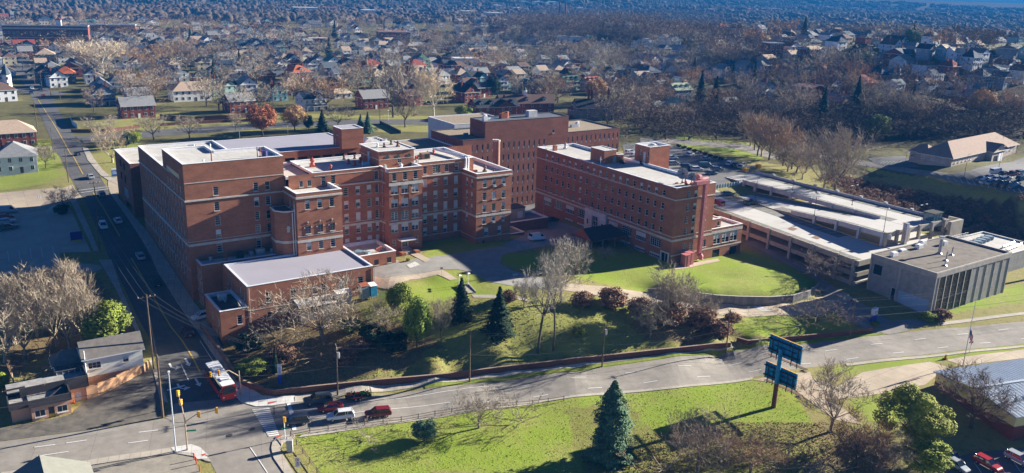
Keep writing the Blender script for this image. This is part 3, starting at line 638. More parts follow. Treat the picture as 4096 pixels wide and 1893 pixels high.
class Bld:
    def __init__(s,name,label,cat,V0,U0,Z0,wall=None,roofm=None,rec=.2,wname='window',group=None):
        s.V0,s.U0,s.Z0=V0,U0,Z0;x,y=W(U0,V0)
        s.root=thing(name,label,cat,(x,y,Z0),TH,group)
        s.w=MB();s.cp=MB();s.bt=MB();s.rf={};s.wall=wall or BRICK;s.rec=rec;s.nw=0;s.wname=wname;s.over=MB()
        s.roofm=roofm or MEMBR
    def L(s,v,u,z):return (v-s.V0,u-s.U0,z-s.Z0)
    def facade(s,side,c,a0,a1,z0,z1,wins=(),m=0):
        # side: S faces -U, W faces -V, N faces +U, E faces +V
        def pt(a,z,d=0):
            if side=='S':return s.L(a,c+d,z)
            if side=='N':return s.L(a,c-d,z)
            if side=='W':return s.L(c+d,a,z)
            return s.L(c-d,a,z)
        xs={a0,a1};zs={z0,z1};op=[]
        for (a,z,w,h,kind) in wins:
            l,r_=max(a0+.01,a-w/2),min(a1-.01,a+w/2);b_,t_=max(z0+.01,z),min(z1-.01,z+h)
            op.append((l,r_,b_,t_));xs|={l,r_};zs|={b_,t_}
        xs=sorted(xs);zs=sorted(zs)
        for i in range(len(xs)-1):
            xm=(xs[i]+xs[i+1])/2;run=None
            for j in range(len(zs)-1):
                zm=(zs[j]+zs[j+1])/2
                inside=any(l<xm<r_ and b_<zm<t_ for l,r_,b_,t_ in op)
                if not inside:
                    if run is None:run=zs[j]
                if (inside or j==len(zs)-2) and run is not None:
                    top=zs[j] if inside else zs[j+1]
                    s.w.quad(pt(xs[i],run),pt(xs[i+1],run),pt(xs[i+1],top),pt(xs[i],top),m);run=None
        d=s.rec
        for l,r_,b_,t_ in op:
            s.w.quad(pt(l,b_),pt(l,b_,d),pt(l,t_,d),pt(l,t_),m);s.w.quad(pt(r_,b_),pt(r_,t_),pt(r_,t_,d),pt(r_,b_,d),m)
            s.w.quad(pt(l,t_),pt(l,t_,d),pt(r_,t_,d),pt(r_,t_),m);s.w.quad(pt(l,b_),pt(r_,b_),pt(r_,b_,d),pt(l,b_,d),m)
        rot={'S':0,'E':math.pi/2,'N':math.pi,'W':-math.pi/2}[side]
        for (a,z,w,h,kind) in wins:
            if kind is None:continue
            k,v=kind if isinstance(kind,tuple) else (kind,0)
            mesh=win_mesh(w,h,k,v);s.nw+=1;loc=pt(a,z,d-.12)
            if s.nw<=99:inst(s.wname,mesh,s.root,loc,rot)
            else:
                cr,sr=math.cos(rot),math.sin(rot)
                s.over.add([(x*cr-y*sr+loc[0],x*sr+y*cr+loc[1],zz+loc[2]) for x,y,zz in [tuple(q.co) for q in mesh.vertices]],[tuple(p.vertices) for p in mesh.polygons],0)
                s.over.m[-len(mesh.polygons):]=[p.material_index for p in mesh.polygons];s.omats=list(mesh.materials)
    def roof(s,v0,v1,u0,u1,z1,drop=.55,m=None,skip='',t=.4,cop=True):
        m=m or s.roofm;rb=s.rf.setdefault(m.name,(MB(),m))[0]
        x0,y0,_=s.L(v0,u0,0);x1,y1,_=s.L(v1,u1,0);z=z1-s.Z0
        rb.quad((x0+.02,y0+.02,z-drop),(x1-.02,y0+.02,z-drop),(x1-.02,y1-.02,z-drop),(x0+.02,y1-.02,z-drop))
        if not cop:return
        for side in 'SNWE':
            if side in skip:continue
            ia=.03;ix0,ix1,iy0,iy1=x0+ia,x1-ia,y0+ia,y1-ia
            if side=='S':s.cp.box(ix0,ix1,iy0,iy0+t,z-drop-.05,z-.03);s.cp.box(x0-.05,x1+.05,y0-.06,y0+t+.06,z-.03,z+.07)
            if side=='N':s.cp.box(ix0,ix1,iy1-t,iy1,z-drop-.05,z-.03);s.cp.box(x0-.05,x1+.05,y1-t-.06,y1+.06,z-.03,z+.072)
            if side=='W':s.cp.box(ix0,ix0+t,iy0,iy1,z-drop-.05,z-.035);s.cp.box(x0-.06,x0+t+.06,y0-.05,y1+.05,z-.03,z+.075)
            if side=='E':s.cp.box(ix1-t,ix1,iy0,iy1,z-drop-.05,z-.035);s.cp.box(x1-t-.06,x1+.06,y0-.05,y1+.05,z-.03,z+.078)
    def belt(s,side,c,a0,a1,z,h=.5,pr=.08):
        if side in 'SN':
            sg=-1 if side=='S' else 1;p=s.L(a0,c,z);q=s.L(a1,c,z);ys=sorted((p[1]+sg*pr,p[1]-sg*.02));s.bt.box(p[0],q[0],ys[0],ys[1],p[2],p[2]+h)
        else:
            sg=-1 if side=='W' else 1;p=s.L(c,a0,z);q=s.L(c,a1,z);xs=sorted((p[0]+sg*pr,p[0]-sg*.02));s.bt.box(xs[0],xs[1],p[1],q[1],p[2]+.003,p[2]+h-.003)
    def vol(s,v0,v1,u0,u1,z0,z1,S=(),Wd=(),N=(),E=(),m=0,roof=True,**k):
        s.facade('S',u0,v0,v1,z0,z1,S,m);s.facade('W',v0,u0,u1,z0,z1,Wd,m);s.facade('N',u1,v0,v1,z0,z1,N,m);s.facade('E',v1,u0,u1,z0,z1,E,m)
        if roof:s.roof(v0,v1,u0,u1,z1,**k)
    def done(s,mats=None,copm=None):
        s.w.build('wall',mats or s.wall,s.root)
        for k,(mb,m) in s.rf.items():s.rf_o=mb.build('roof',m,s.root)
        if s.cp.v:s.cp.build('roof_coping',copm or COPING,s.root)
        if s.bt.v:s.bt.build('belt_course',STONE,s.root)
        if s.over.v:tag(s.over.build(s.wname,s.omats,s.root),kind='stuff')
    def part(s,name,mb,m,sm=False):return mb.build(name,m,s.root,sm)
rw=random.Random(4)
def rk():return rw.choice([('blind',0),('blind',1),('lite4',0),('ac',0),('full',0),('blind',2),('ac',1)])
ROWS=[24.75,21.3,18.0];RL=[14.75,11.5]
# ---- street block
B=Bld('hospital_street_block','tallest red brick hospital block with pale flat roof beside the shaded street','hospital building',43,193.9,3.0)
sw_=[]
for z,h in ((28.25,2.05),(24.6,2.1),(21.25,2.1),(18.0,2.1)):
    sw_.append((49.8,z,1.2,h,'lite4' if z != 18.0 else ('blind',0)));sw_.append((59.0,z,1.15,h,('lite4',0) if z != 24.6 else ('one',1)))
    sw_.append((61.75,z,1.2,h,rw.choice([('one',0),'lite4']))) 
sw_+=[(49.8,14.7,1.2,2.1,'lite4'),(59,14.2,1.1,2.6,'lite4')]
ww=[]
for z in (24.7,21.3,18.0,14.75,11.5,8.6):
    for k in range(14):
        u=197.65+k*2.91
        if z<9.5 and u>228:continue
        ww.append((u,z,.95,2.05,rw.choice(['lite4','lite4',('blind',0),('blind',1)])))
for k in range(5):ww.append((198+k*3,28.3,.95,1.95,('blind',0)))
ww.append((204.6,31.5,13,1.35,None))
B.facade('S',193.9,43,65.8,3.0,36,sw_);B.facade('W',43,193.9,214,3.0,36,[w_ for w_ in ww if w_[0]<213.5]);B.facade('W',43,214,243.8,3.0,31.6,[w_ for w_ in ww if w_[0]>213.5])
B.facade('N',243.8,43,62.8,5,31.6);B.facade('E',62.8,207,243.8,5,31.6);B.facade('E',65.8,193.9,207,8,36);B.facade('N',214,43,53.2,31,36);B.facade('E',53.2,207,214,31,36);B.facade('N',207,53.2,65.8,8,36)
B.roof(43,53.2,193.9,214,36,skip='E');B.roof(53.2,65.8,193.9,207,36.001,skip='W');B.cp.box(10.2-.4,10.2,207-193.9,20.1,32.4,33.05)
B.roof(43,62.8,207.02,243.8,31.6,skip='S')
B.belt('S',193.9,42.95,65.8,16.85,.55);B.belt('W',43,193.85,243.8,16.85,.55)
B.belt('S',193.9,42.8,65.8,27.35,.35,.22);B.belt('W',43,193.7,243.8,27.35,.35,.22)
B.belt('S',193.9,43,65.8,31.5,.18);B.belt('S',193.9,43,65.8,18.2-.35,.1,.05);B.belt('W',43,193.9,243.8,17.85,.1,.05);B.belt('W',43,193.9,243.8,11.0,.12,.05)
g_=MB();g_.quad(B.L(43.12,198.1,31.5),B.L(43.12,211.1,31.5),B.L(43.12,211.1,32.85),B.L(43.12,198.1,32.85));B.part('strip_window',g_,glass('pale_strip_glass',(.10,.20,.24),.3))
rp=MB()
for (v,u,h,r_) in ((50,196.3,2.4,.14),(62.4,199,1.6,.1),(60.8,197.2,2.6,.1),(61.5,197.3,2.5,.1)):rp.tube(B.L(v,u,35.4),B.L(v,u,35.4+h),r_)
B.part('roof_stack',rp,RUST)
for (v,u) in ((48,195.6),(46.4,228),(47.4,226),(56,237),(60,236)):
    q=MB();q.tube(B.L(v,u,31 if u>215 else 35.4),B.L(v,u,32.0 if u>215 else 36.2),.16);q.tube(B.L(v,u,31.9 if u>215 else 36.1),B.L(v,u,32.2 if u>215 else 36.4),.26,.1);B.part('roof_vent',q,WHITE)
q=MB();q.cbox(*B.L(62.3,196.4,35.5),2.6,1.5,.25);q.tube(B.L(62.3,196.4,35.7),B.L(62.3,196.4,37.1),.62,.62,12);B.part('exhaust_fan',q,[mat('navy_fan',(.06,.05,.16),.5,.1)])
q=MB();q.box(*[a for p in ((B.L(55,240,0)[0],B.L(57,240,0)[0]),(B.L(0,239,0)[1],B.L(0,240,0)[1])) for a in p],28.3,28.6);B.part('roof_hatch',q,STEEL)
B.done()
# ---- low shaded annexe roof with plant
B=Bld('hospital_plant_annexe','low brick annexe with cluttered flat roof in the shadow of the street block','hospital building',44.2,188.9,3.0)
B.vol(44.2,63,188.9,193.88,2.6,13.7,Wd=[(u,z,.7,2.2,'lite4') for z in (11.2-1.0,7.0,3.9) for u in (190,191.3,192.6)],S=[],skip='N');B.vol(48.65,66,187.05,188.89,3,13.69,skip='N',roof=False);B.roof(49,65,187.05,188.9,13.69,skip='NSWE')
B.belt('W',44.2,188.9,193.8,9.3,.12,.05)
for i,(v,u,a,b2,h) in enumerate(((47.2,192.4,.8,.8,1.1),(56.6,192.6,1.1,1.1,1.0),(53.9,192.3,1.4,1.2,1.4),(58.6,192.2,2.0,.9,1.5),(61.4,192,.9,.9,1.1))):
    q=MB();c0=B.L(v,u,13.15)
    if a==b2 and i != 2:q.tube(c0,(c0[0],c0[1],c0[2]+h),a/2,a/2,12);q.tube((c0[0],c0[1],c0[2]+h),(c0[0],c0[1],c0[2]+h+.1),a/2+.06,a/4,12)
    else:q.cbox(*c0,a,b2,h)
    B.part('rooftop_unit',q,STEEL if i != 2 else mat('dark_green_tank',(.02,.05,.04),.6,.2))
for i in range(4):q=MB();q.tube(B.L(49.6+.25*i,190.6,13.1),B.L(49.6+.25*i,190.6,15.0),.05 if i<3 else .13);B.part('flue_pipe',q,RUST)
q=MB();q.cbox(*B.L(64.2,191.2,13.15),3.2,3.6,2.6);q.cbox(*B.L(65.0,188.6,13.15),1.6,1.6,1.5);B.part('air_handler',q,CONCL)
B.done()
# ---- hall with the lavender roof
B=Bld('hospital_hall','two storey brick hall with broad smooth lavender grey flat roof','hospital building',48.6,169.97,2.5,roofm=GREYRF)
B.vol(48.65,77.5,170,187,1.5,13.85,drop=.3,S=[(53.1,9.6,1.25,2.2,'lite4'),(58.6,9.6,1.3,2.2,'lite4d'),(63.4,9.6,1.2,2.1,('lite4',0)),(69.9,9.6,1.3,2.1,('ac',0)),(74.3,9.6,1.3,2.2,'lite4d'),(53.3,5.9,1.3,1.5,('one',0)),(65.5,9.6,1.2,2.1,('lite4',0))],
      Wd=[(u,z,.8,2.0,'lite4') for u,z in ((184.5,10),(181.8,9.8),(175,10.2),(172.3,10.2))])
B.belt('S',170,48.6,77.5,8.35,.16,.06);B.belt('W',48.65,170,187,8.35,.16,.06)
for v in (48.95,77.75,70.9):q=MB();q.tube(B.L(v,169.85,3.5),B.L(v,169.85,13.6),.07);B.part('downpipe',q,STEEL)
B.done(copm=mat('pale_roof_edge',(.66,.68,.72),.5,.05))
# ---- corner annexe at the street
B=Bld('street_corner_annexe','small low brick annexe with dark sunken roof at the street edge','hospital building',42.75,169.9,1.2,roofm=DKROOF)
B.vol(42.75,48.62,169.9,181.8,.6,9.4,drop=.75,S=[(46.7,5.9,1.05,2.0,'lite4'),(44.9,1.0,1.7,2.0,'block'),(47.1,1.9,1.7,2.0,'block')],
      Wd=[(171.5,5.8,.8,1.9,'lite4'),(176,5.9,.8,1.9,'lite4')]+[(u,2.4,1.6,1.9,None) for u in (171.8,174.6,177.6)])
q=MB()
for u in (171.8,174.6,177.6):q.box(.16,.2,u-.8-169.9,u+.8-169.9,1.2,3.1)
B.part('bricked_up_window',q,mat('brown_infill',(.22,.15,.10),.9,.15))
q=MB();q.cbox(*B.L(45.6,178.6,8.7),1.7,1.5,1.3);q.tube(B.L(45.6,178.6,10),B.L(45.6,178.6,10.08),.5,.5,12);B.part('condenser_unit',q,CONCL)
q=MB();q.tube(B.L(45.6,177.8,9.3),B.L(45.8,176.4,8.8),.25);B.part('duct',q,STEEL)
B.done()
# ---- chapel wing
def wins(vs,zs,w=1.2,h=2.1):return [(v,z,w,h,rk()) for v in vs for z in zs]
BW='hospital_chapel_wing'
B=Bld(BW,'projecting brick wing with three arched chapel windows and a small roof terrace','hospital building',65.5,185.2,8.5)
aw=[(v,18.9,1.05,1.9,None) for v in (68.05,71.05,74.05)]
B.facade('S',185.2,65.5,76.65,8.5,28.7,wins((68.1,71.1,74.1),(24.75,))+wins((68.1,71.1,74.1),(14.75,))+aw)
B.facade('W',65.5,185.2,193.9,8.5,28.7,[(189.6,24.7,.8,2,'lite4'),(186.8,24.7,.8,2,'lite4')]);B.facade('E',76.65,185.2,193.2,8.5,28.7)
B.roof(65.5,76.65,185.2,193.6,28.7,drop=.9,skip='N',t=.5)
B.facade('S',192.8,66.5,77.2,27.6,31.3,[(69.6,28.3,1.0,1.5,'plain'),(71.6,28.3,1.0,1.5,('plain',1)),(75.2,28.2,1.2,2.1,'lite4d')]);B.facade('W',65.82,192.8,208,27,31.3)
B.belt('S',185.2,65.4,76.75,27.4,.45,.25);B.belt('W',65.5,185.0,193.8,27.4,.45,.25);B.belt('S',185.2,65.45,76.7,16.8,.6);B.belt('W',65.5,185.1,187,16.8,.6);B.belt('S',185.2,65.5,76.65,18.3,.14,.1)
B.belt('S',192.8,72.9,77.2,30.5,.15)
for v in (68.05,71.05,74.05):
    q=MB();n=10;arc=[(v+.5*math.cos(math.pi*k/n),20.8+.55*math.sin(math.pi*k/n)) for k in range(n+1)]
    P_=[B.L(v+.5,185.3,18.95)]+[B.L(a,185.3,z) for a,z in arc]+[B.L(v-.5,185.3,18.95)]
    q.poly([(x,y-.04,z) for x,y,z in P_],0)
    ring=[(v+.64*math.cos(math.pi*k/n),20.8+.7*math.sin(math.pi*k/n)) for k in range(n+1)]
    for (a,z),(a2,z2),(b_,zb),(b2,zb2) in zip(arc[:-1],arc[1:],ring[:-1],ring[1:]):q.quad(B.L(a,185.12,z),B.L(a2,185.12,z2),B.L(b2,185.12,zb2),B.L(b_,185.12,zb),1)
    q.box(*(B.L(v-.62,0,0)[0],B.L(v-.5,0,0)[0]),-.1,0,10.4,12.3,1);q.box(*(B.L(v+.5,0,0)[0],B.L(v+.62,0,0)[0]),-.1,0,10.4,12.3,1)
    q.box(*(B.L(v-.7,0,0)[0],B.L(v+.7,0,0)[0]),-.2,.02,10.2,10.38,2);q.box(*(B.L(v-.13,0,0)[0],B.L(v+.13,0,0)[0]),-.16,0,12.95,13.3,2)
    for sgn in (-1,1):q.box(*(B.L(v+sgn*.85-.12,0,0)[0],B.L(v+sgn*.85+.12,0,0)[0]),-.12,0,11.7,12.0,2)
    q.box(*(B.L(v-.02,0,0)[0],B.L(v+.02,0,0)[0]),.0,.06,10.5,12.8,3)
    for z in (10.9,11.5,12.1):q.box(*(B.L(v-.45,0,0)[0],B.L(v+.45,0,0)[0]),.0,.055,z,z+.04,3)
    B.part('arched_window',q,[glass('stained_glass',(.03,.06,.09),.3),mat('dark_brick_arch',(.13,.05,.035),.9,.1),STONE,STEEL])
B.done()
# turret beside the chapel
B=Bld('hospital_apse_turret','squat brick turret with a small cross window beside the chapel wing','hospital building',61.6,187.2,10.)
tp=[B.L(65.5,186.7,0)[:2],B.L(65.5,192.5,0)[:2],B.L(61.6,192.5,0)[:2],B.L(61.4,189,0)[:2],B.L(62.6,187.2,0)[:2],B.L(64,186.6,0)[:2]]
B.w.prism([(x,y) for x,y in tp][::-1],0,14.2);B.cp.prism([(x*1.03-.05,y*1.03-.05) for x,y in tp][::-1],14.2,14.38)
B.rf['d']=(MB(),DKROOF);B.rf['d'][0].prism([(x*.8+.4,y*.8+.6) for x,y in tp][::-1],14.38,14.42)
q=MB();q.prism([(x*1.02-.03,y*1.02-.03) for x,y in tp][::-1],6.6,7.2);B.part('belt_course',q,STONE)
q=MB();q.box(1.9,2.5,-.75,-.6,9.4,10.9);q.box(1.6,2.8,-.78,-.72,10.3,10.5);B.part('cross_window',q,[STONE])
for x in (3.2,3.75):q=MB();q.tube((x,-.85,0),(x,-.85,14 if x<3.5 else 16),.09);B.part('downpipe',q,COPING)
B.done()
# ---- main central wing
B=Bld('hospital_main_wing','symmetrical old brick hospital wing with stone trimmed centre bay and entrance canopy','hospital building',76.65,189.1,9.)
B.facade('S',193.2,76.65,90.5,8.5,31.3,wins((81.1,84.25,87.3),ROWS+RL)+wins((89.5,),ROWS+RL,.9)+[(77.9,28.2,1.2,2.1,'lite4d'),(89.4,28.1,1.1,2.1,'lite4')])
cb=[(v,z,1.95,2.15,rw.choice([('dbl',0),('dbl',1)]) if not (z==18.0 and v<97) else 'sky') for v in (92.35,95.25,98.2) for z in ROWS+[14.75]]
cb+=[(v,28.2,1.25,2.05,'lite4') for v in (92.35,95.35,98.3)]+[(92.2,11.3,1.0,1.7,'lite4'),(98.6,11.3,.9,1.7,'lite4'),(95.2,10.6,1.7,1.9,'sky')]
B.facade('S',189.1,90.9,100.2,8.5,31.3,cb)
B.facade('W',90.5,190.6,193.2,8.5,31.3,[(191.9,z,.9,2.1,'lite4') for z in ROWS+RL+[28.2]])
B.w.quad(B.L(90.5,190.6,8.5),B.L(90.9,189.1,8.5),B.L(90.9,189.1,31.3),B.L(90.5,190.6,31.3))
B.facade('E',100.2,189.1,193.2,8.5,31.3)
B.facade('S',192.9,100.2,117.8,8.5,31.3,wins((103.1,106.2,109.25,112.4),ROWS+RL)+[(103.1,28.2,1.15,2.0,'lite4'),(106.5,28.1,2.3,2.1,('grid',0)),(109.5,28.2,1.2,2.0,'lite4'),(112.6,28.2,1.2,2.0,'lite4'),(115.7,28.9,1.2,1.9,'full')])
B.facade('N',209,65.8,127,9,31.3);B.facade('E',117.8,192.9,209,27,31.3)
B.roof(65.83,72.7,193.0,208.9,31.0,skip='EW');B.roof(72.7,90.5,193.2,209,31.3,skip='E');B.roof(100.2,117.8,192.9,209,31.3,skip='W');B.roof(90.5,100.2,189.1,194,31.35,drop=.9,skip='N',t=.5)
B.roof(90.5,100.2,194,209,31.3,skip='SEW')
B.facade('S',194,90.5,100.4,30,34.9,[(96.3,31.6,1.0,1.2,'grid')]);B.facade('W',90.5,194,205,30,34.9);B.facade('N',205,90.5,100.4,30,34.9);B.facade('E',100.4,194,205,30,34.9);B.roof(90.2,100.7,193.7,205.3,35.0,drop=.1,t=.3)
for (v) in (92.8,98.9,95.8):
    q=MB();n=8;P_=[B.L(v+.55,193.93,32.9)]+[B.L(v+.55*math.cos(math.pi*k/n),193.93,33.2+.6*math.sin(math.pi*k/n)) for k in range(n+1)]+[B.L(v-.55,193.93,32.9)];q.poly(P_)
    B.part('lunette_window',q,glass('lunette_glass',(.03,.05,.05),.3))
B.belt('S',194,90.5,100.4,32.7,.14,.06);B.belt('W',90.5,194,205,32.7,.14,.06)
for c_side,c,a0,a1 in (('S',193.2,76.65,90.5),('S',189.1,90.85,100.3),('S',192.9,100.2,114.2),('W',90.5,190.6,193.2)):
    B.belt(c_side,c,a0,a1,16.8,.55);B.belt(c_side,c,a0,a1,27.45,.35,.25);B.belt(c_side,c,a0,a1,30.4,.18,.08);B.belt(c_side,c,a0,a1,17.75,.1,.06)
B.belt('S',189.1,90.8,100.3,27.0,.8,.3);B.belt('S',192.9,100.2,114.2,11.3,.14,.06);B.belt('S',189.1,90.9,100.2,11.0-1.9,.1,.1)
for v in (93.8,96.7):q=MB();p=B.L(v-.3,189.1,17.4);q.box(p[0],p[0]+.6,p[1]-.14,p[1],p[2],p[2]+9.4);B.part('brick_pier',q,BRICK)
q=MB();p=B.L(93.1,189.1,12.7);q.box(p[0],p[0]+4.3,p[1]-2.2,p[1],p[2],p[2]+.25);B.part('entrance_canopy',q,WHITE)
q=MB();p=B.L(94.2,189.1,10.4);q.box(p[0],p[0]+1.9,p[1]-.12,p[1]-.02,p[2],p[2]+2.1,0);q.box(p[0]+.15,p[0]+.9,p[1]-.14,p[1]-.12,p[2]+.1,p[2]+2.0,1);q.box(p[0]+1.0,p[0]+1.75,p[1]-.14,p[1]-.12,p[2]+.1,p[2]+2.0,1);B.part('entrance_door',q,[WHITE,GLASS])
q=MB()
for k in range(6):p=B.L(94.,189.1,8.8);q.box(p[0],p[0]+2.4,p[1]-3.6+.45*k,p[1]-.1,p[2]-.5,p[2]+.25*(k+1)-.003*k)
for vv_ in (92.6,96.5):p=B.L(vv_,189.1,8.);q.box(p[0],p[0]+1.2,p[1]-3.6,p[1]-.05,p[2],p[2]+2.1,1)
B.part('entrance_steps',q,[CONC,BRICK])
def ventil(B,v,u,z,m,k=1.,name='roof_ventilator'):
    q=MB();p=B.L(v,u,z);x,y,zz=p
    q.cbox(x,y,zz,.9*k,.9*k,.35*k);q.tube((x,y,zz+.35*k),(x,y,zz+.9*k),.45*k,.3*k,10);q.blob((x,y,zz+1.25*k),(.5*k,.5*k,.42*k),10,6);q.tube((x,y,zz+1.5*k),(x,y,zz+2.0*k),.1*k,.03*k);return B.part(name,q,m)
REDV=mat('faded_red_ventilator',(.42,.085,.05),.6,.2,2);TERR=mat('brown_ventilator',(.16,.09,.07),.7,.2)
for a in ((78.6,196.5,30.75,REDV,.9),(76.2,202.5,30.8,REDV,1.3),(86.2,199.2,30.75,REDV,.8),(85.6,201.8,30.75,REDV,.8),(89,202,30.75,REDV,.9),(89.6,207,30.75,TERR,.7),(86.8,207.5,30.75,TERR,.7),
          (93,200,34.9,WHITE,.6),(94.4,199,34.9,TERR,.7),(97.6,201.5,34.9,TERR,.7),(97.9,198.2,34.9,TERR,.9),(95.4,191.3,30.45,WHITE,.9),(103.6,199,30.75,REDV,.7),(111.4,203.5,30.75,REDV,.8),(109.8,204,30.75,REDV,.6)):ventil(B,*a)
q=MB();p=B.L(106.5,199.5,30.75);q.cbox(p[0],p[1],p[2],2.4,1.8,1.6,0,0);q.cbox(p[0]+.25,p[1]-.95,p[2]+.3,1.3,.12,1.1,0,1);q.tube((p[0]-1.2,p[1],p[2]+1.2),(p[0]-2.8,p[1]+.2,p[2]+.2),.35);B.part('air_handler',q,[mat('tan_brown_unit',(.25,.18,.12),.7,.2),BLACK])
q=MB();
for k in range(2):p0=B.L(113.2+.75*k,207,31.5);p1=B.L(115.2+.75*k,192.6,31.5);q.tube(p0,p1,.28,.28,8);q.tube(p1,(p1[0],p1[1],p1[2]-4),.28,.28,8)
B.part('silver_duct_pipes',q,COPING)
q=MB();p=B.L(88.3,197.2,30.8);q.cbox(p[0],p[1],p[2],1.8,1.1,1.1);q.cbox(p[0]+2.6,p[1]+2.4,p[2],1.4,.9,3.2);B.part('air_handler',q,mat('pale_blue_unit',(.30,.42,.48),.5,.1))
q=MB()
for v,u in ((90.7,190.8),(101.0,193.3)):p=B.L(v,u,31.3);q.cbox(p[0],p[1],p[2],.8,.8,.9,0,0,.6)
B.part('parapet_urn',q,STONE)
B.done()
# ---- east end block of the main wing
B=Bld('hospital_end_block','square brick end block of the old wing with lower flat roof','hospital building',114.2,185.2,8.8)
B.vol(114.2,125.2,185.2,207.5,8.4,28.6,drop=.8,S=wins((116.7,119.65,122.65),ROWS+[14.75])+[(117.5,11.5,1.2,2.1,('blind',0)),(121.7,11.5,1.2,2.1,('blind',0)),(116.7,9.3,.8,.9,'louvre')],
      Wd=[(190.1,z,.9,2.0,rk()) for z in ROWS+[14.75]]+[(187.6,z,.9,2.0,rk()) for z in ROWS])
B.belt('S',185.2,114.1,125.3,27.35,.4,.22);B.belt('W',114.2,185.,192.8,27.35,.4,.22);B.belt('S',185.2,114.1,125.3,16.8,.55);B.belt('W',114.2,185.1,192.8,16.8,.55);B.belt('S',185.2,114.15,125.25,11.0,.14,.06);B.belt('W',114.2,185.2,192.8,11.0,.14,.06);B.belt('S',185.2,114.15,125.25,17.75,.1,.05)
ventil(B,119.5,189.8,27.85,TERR,1.0);ventil(B,121.4,188.3,27.85,TERR,.5)
q=MB();p=B.L(116.6,190.6,27.9);q.cbox(p[0],p[1],p[2],1.8,.8,.5);B.part('rooftop_unit',q,RUST)
B.done()
# ---- low roofed plant room in front of the centre
B=Bld('hospital_kitchen_annexe','single storey brick annexe with parapet roof and rusty pipes beside the courtyard','hospital building',77.6,182,8.8)
B.vol(77.55,89.1,181.9,193.1,8.2,12.35,drop=.8,m=0,S=[(81.2,9.6,1.15,1.4,'louvre'),(83.8,9.5,1.2,1.4,'louvre'),(87.2,9.6,1.2,1.4,'louvre')])
q=MB();p=B.L(81.8,186.6,11.6);q.cbox(p[0],p[1],p[2],1.5,3.0,.5,.5);q.cbox(p[0]+.9,p[1]-1.6,p[2],1.2,1.6,.7,.5);B.part('skylight',q,DULLB)
q=MB()
for i in range(4):p=B.L(85+.6*i,184.6+.4*i,11.6);q.tube(p,(p[0],p[1],p[2]+1.1),.1);q.tube((p[0],p[1],p[2]+1.1),(p[0]+.5,p[1]+.4,p[2]+1.1),.09)
B.part('pipe_cluster',q,RUST)
q=MB();p=B.L(86.9,183.3,11.6);q.tube(p,(p[0],p[1],p[2]+1.6),.13);B.part('vent_pipe',q,BLACK)
B.done()
# ---- modern dark brick wing behind
SL_=lambda vs,z,h=2.75:[(v,z,.62,h,'slit') for v in vs]
c1=[143.75+2.12*i for i in range(32)];
B=Bld('modern_brick_wing','large dark brick wing with rows of narrow slit windows behind the old wings','hospital building',142.4,240,8.5,BRICKD,GRAVEL)
vis=[v for v in c1 if v<177 or v>185.5]
B.facade('S',240,142.4,151,0,26.2,SL_([v for v in c1 if v<151],21.6)+SL_([v for v in c1 if v<151],17.4))
B.facade('S',240,151,186,-1,31.75,SL_([v for v in c1 if 151<v<177.5],21.6)+SL_([v for v in c1 if 151<v<172],17.4)+SL_([v for v in c1 if 151<v<172],13.3)+SL_([v for v in c1 if 151<v<172],9.3)+SL_([v for v in c1 if 151<v<172],5.4)+SL_([v for v in c1 if 160<v<172],1.6)+[(179.4,26.1,1.0,1.1,'plain')])
B.facade('S',240,186,210.3,4,25.9,SL_([v for v in c1 if v>186],21.5)+SL_([v for v in c1 if v>194],17.4))
B.facade('W',142.4,240,262,4,26.2,[(247.4+i*1.4,20.9,.55,3.3,'slit') for i in range(5)]);B.facade('E',210.3,240,262,8,25.9);B.facade('N',262,142.4,210.3,8,25.9)
B.facade('W',151,240,250,26,31.75);B.facade('E',186,240,250,25.5,31.75);B.facade('N',250,151,186,25.5,31.75)
dc=mat('dark_roof_edge',(.12,.12,.13),.6,.1)
B.roof(142.4,151,240,262,26.2,skip='E',drop=.35,t=.25);B.roof(186,210.3,240,262,25.9,skip='W',drop=.35,t=.25);B.roof(151,186,240,250,31.75,drop=.25,t=.25,m=mat('weathered_dark_roof',(.10,.11,.13),.8,.25,.25));B.roof(151,186,250,262,26.0,skip='SEW',drop=.4,t=.25)
for i,(v,u,a,b2,h,m) in enumerate(((173.5,245.5,3.6,2.2,2.2,CONCL),(153.6,244.5,1.5,1.3,1.6,WHITE),(162,246,2.6,1.6,1.7,RUST),(157.5,246,3.5,.6,.5,WHITE),(191,250,2.4,1.2,1.3,RUST),(196.5,250,3.2,1.2,1.0,STEEL),(198.5,250.6,1.2,1.2,1.5,WHITE),(149.4,250,1.6,.8,1.0,BLUEP))):
    q=MB();z=31.5 if 151<v<186 else 25.6;p=B.L(v,u,z);q.cbox(p[0],p[1],p[2],a,b2,h)
    if i in (1,6):q.tube((p[0],p[1],p[2]+h),(p[0],p[1],p[2]+h+.4),.5,.6,10)
    if i in (2,4):q.tube((p[0]-.8,p[1],p[2]+h),(p[0]+1.2,p[1],p[2]+h+.3),.35);q.cbox(p[0]+1.6,p[1],p[2],.8,.8,h+.6,.4)
    B.part('rooftop_unit',q,m)
q=MB();p=B.L(160,240.4,0);
B.done(copm=dc)
B=Bld('white_walled_rear_block','low rear block with pale walls and gravel roof behind the dark brick wing','hospital building',152,262.2,12,mat('pale_block_wall',(.45,.5,.55),.8,.1),GRAVEL)
B.vol(152,176,262.3,282,11,27.5,drop=.3,t=.25);B.done()
B=Bld('hospital_gravel_link','low flat link building with tan gravel roof and white edge between the rear blocks','hospital building',112,232,10,BRICKD,GRAVEL)
B.vol(112.5,142.2,238,262,9.5,23.5,drop=.3,skip='');B.done()
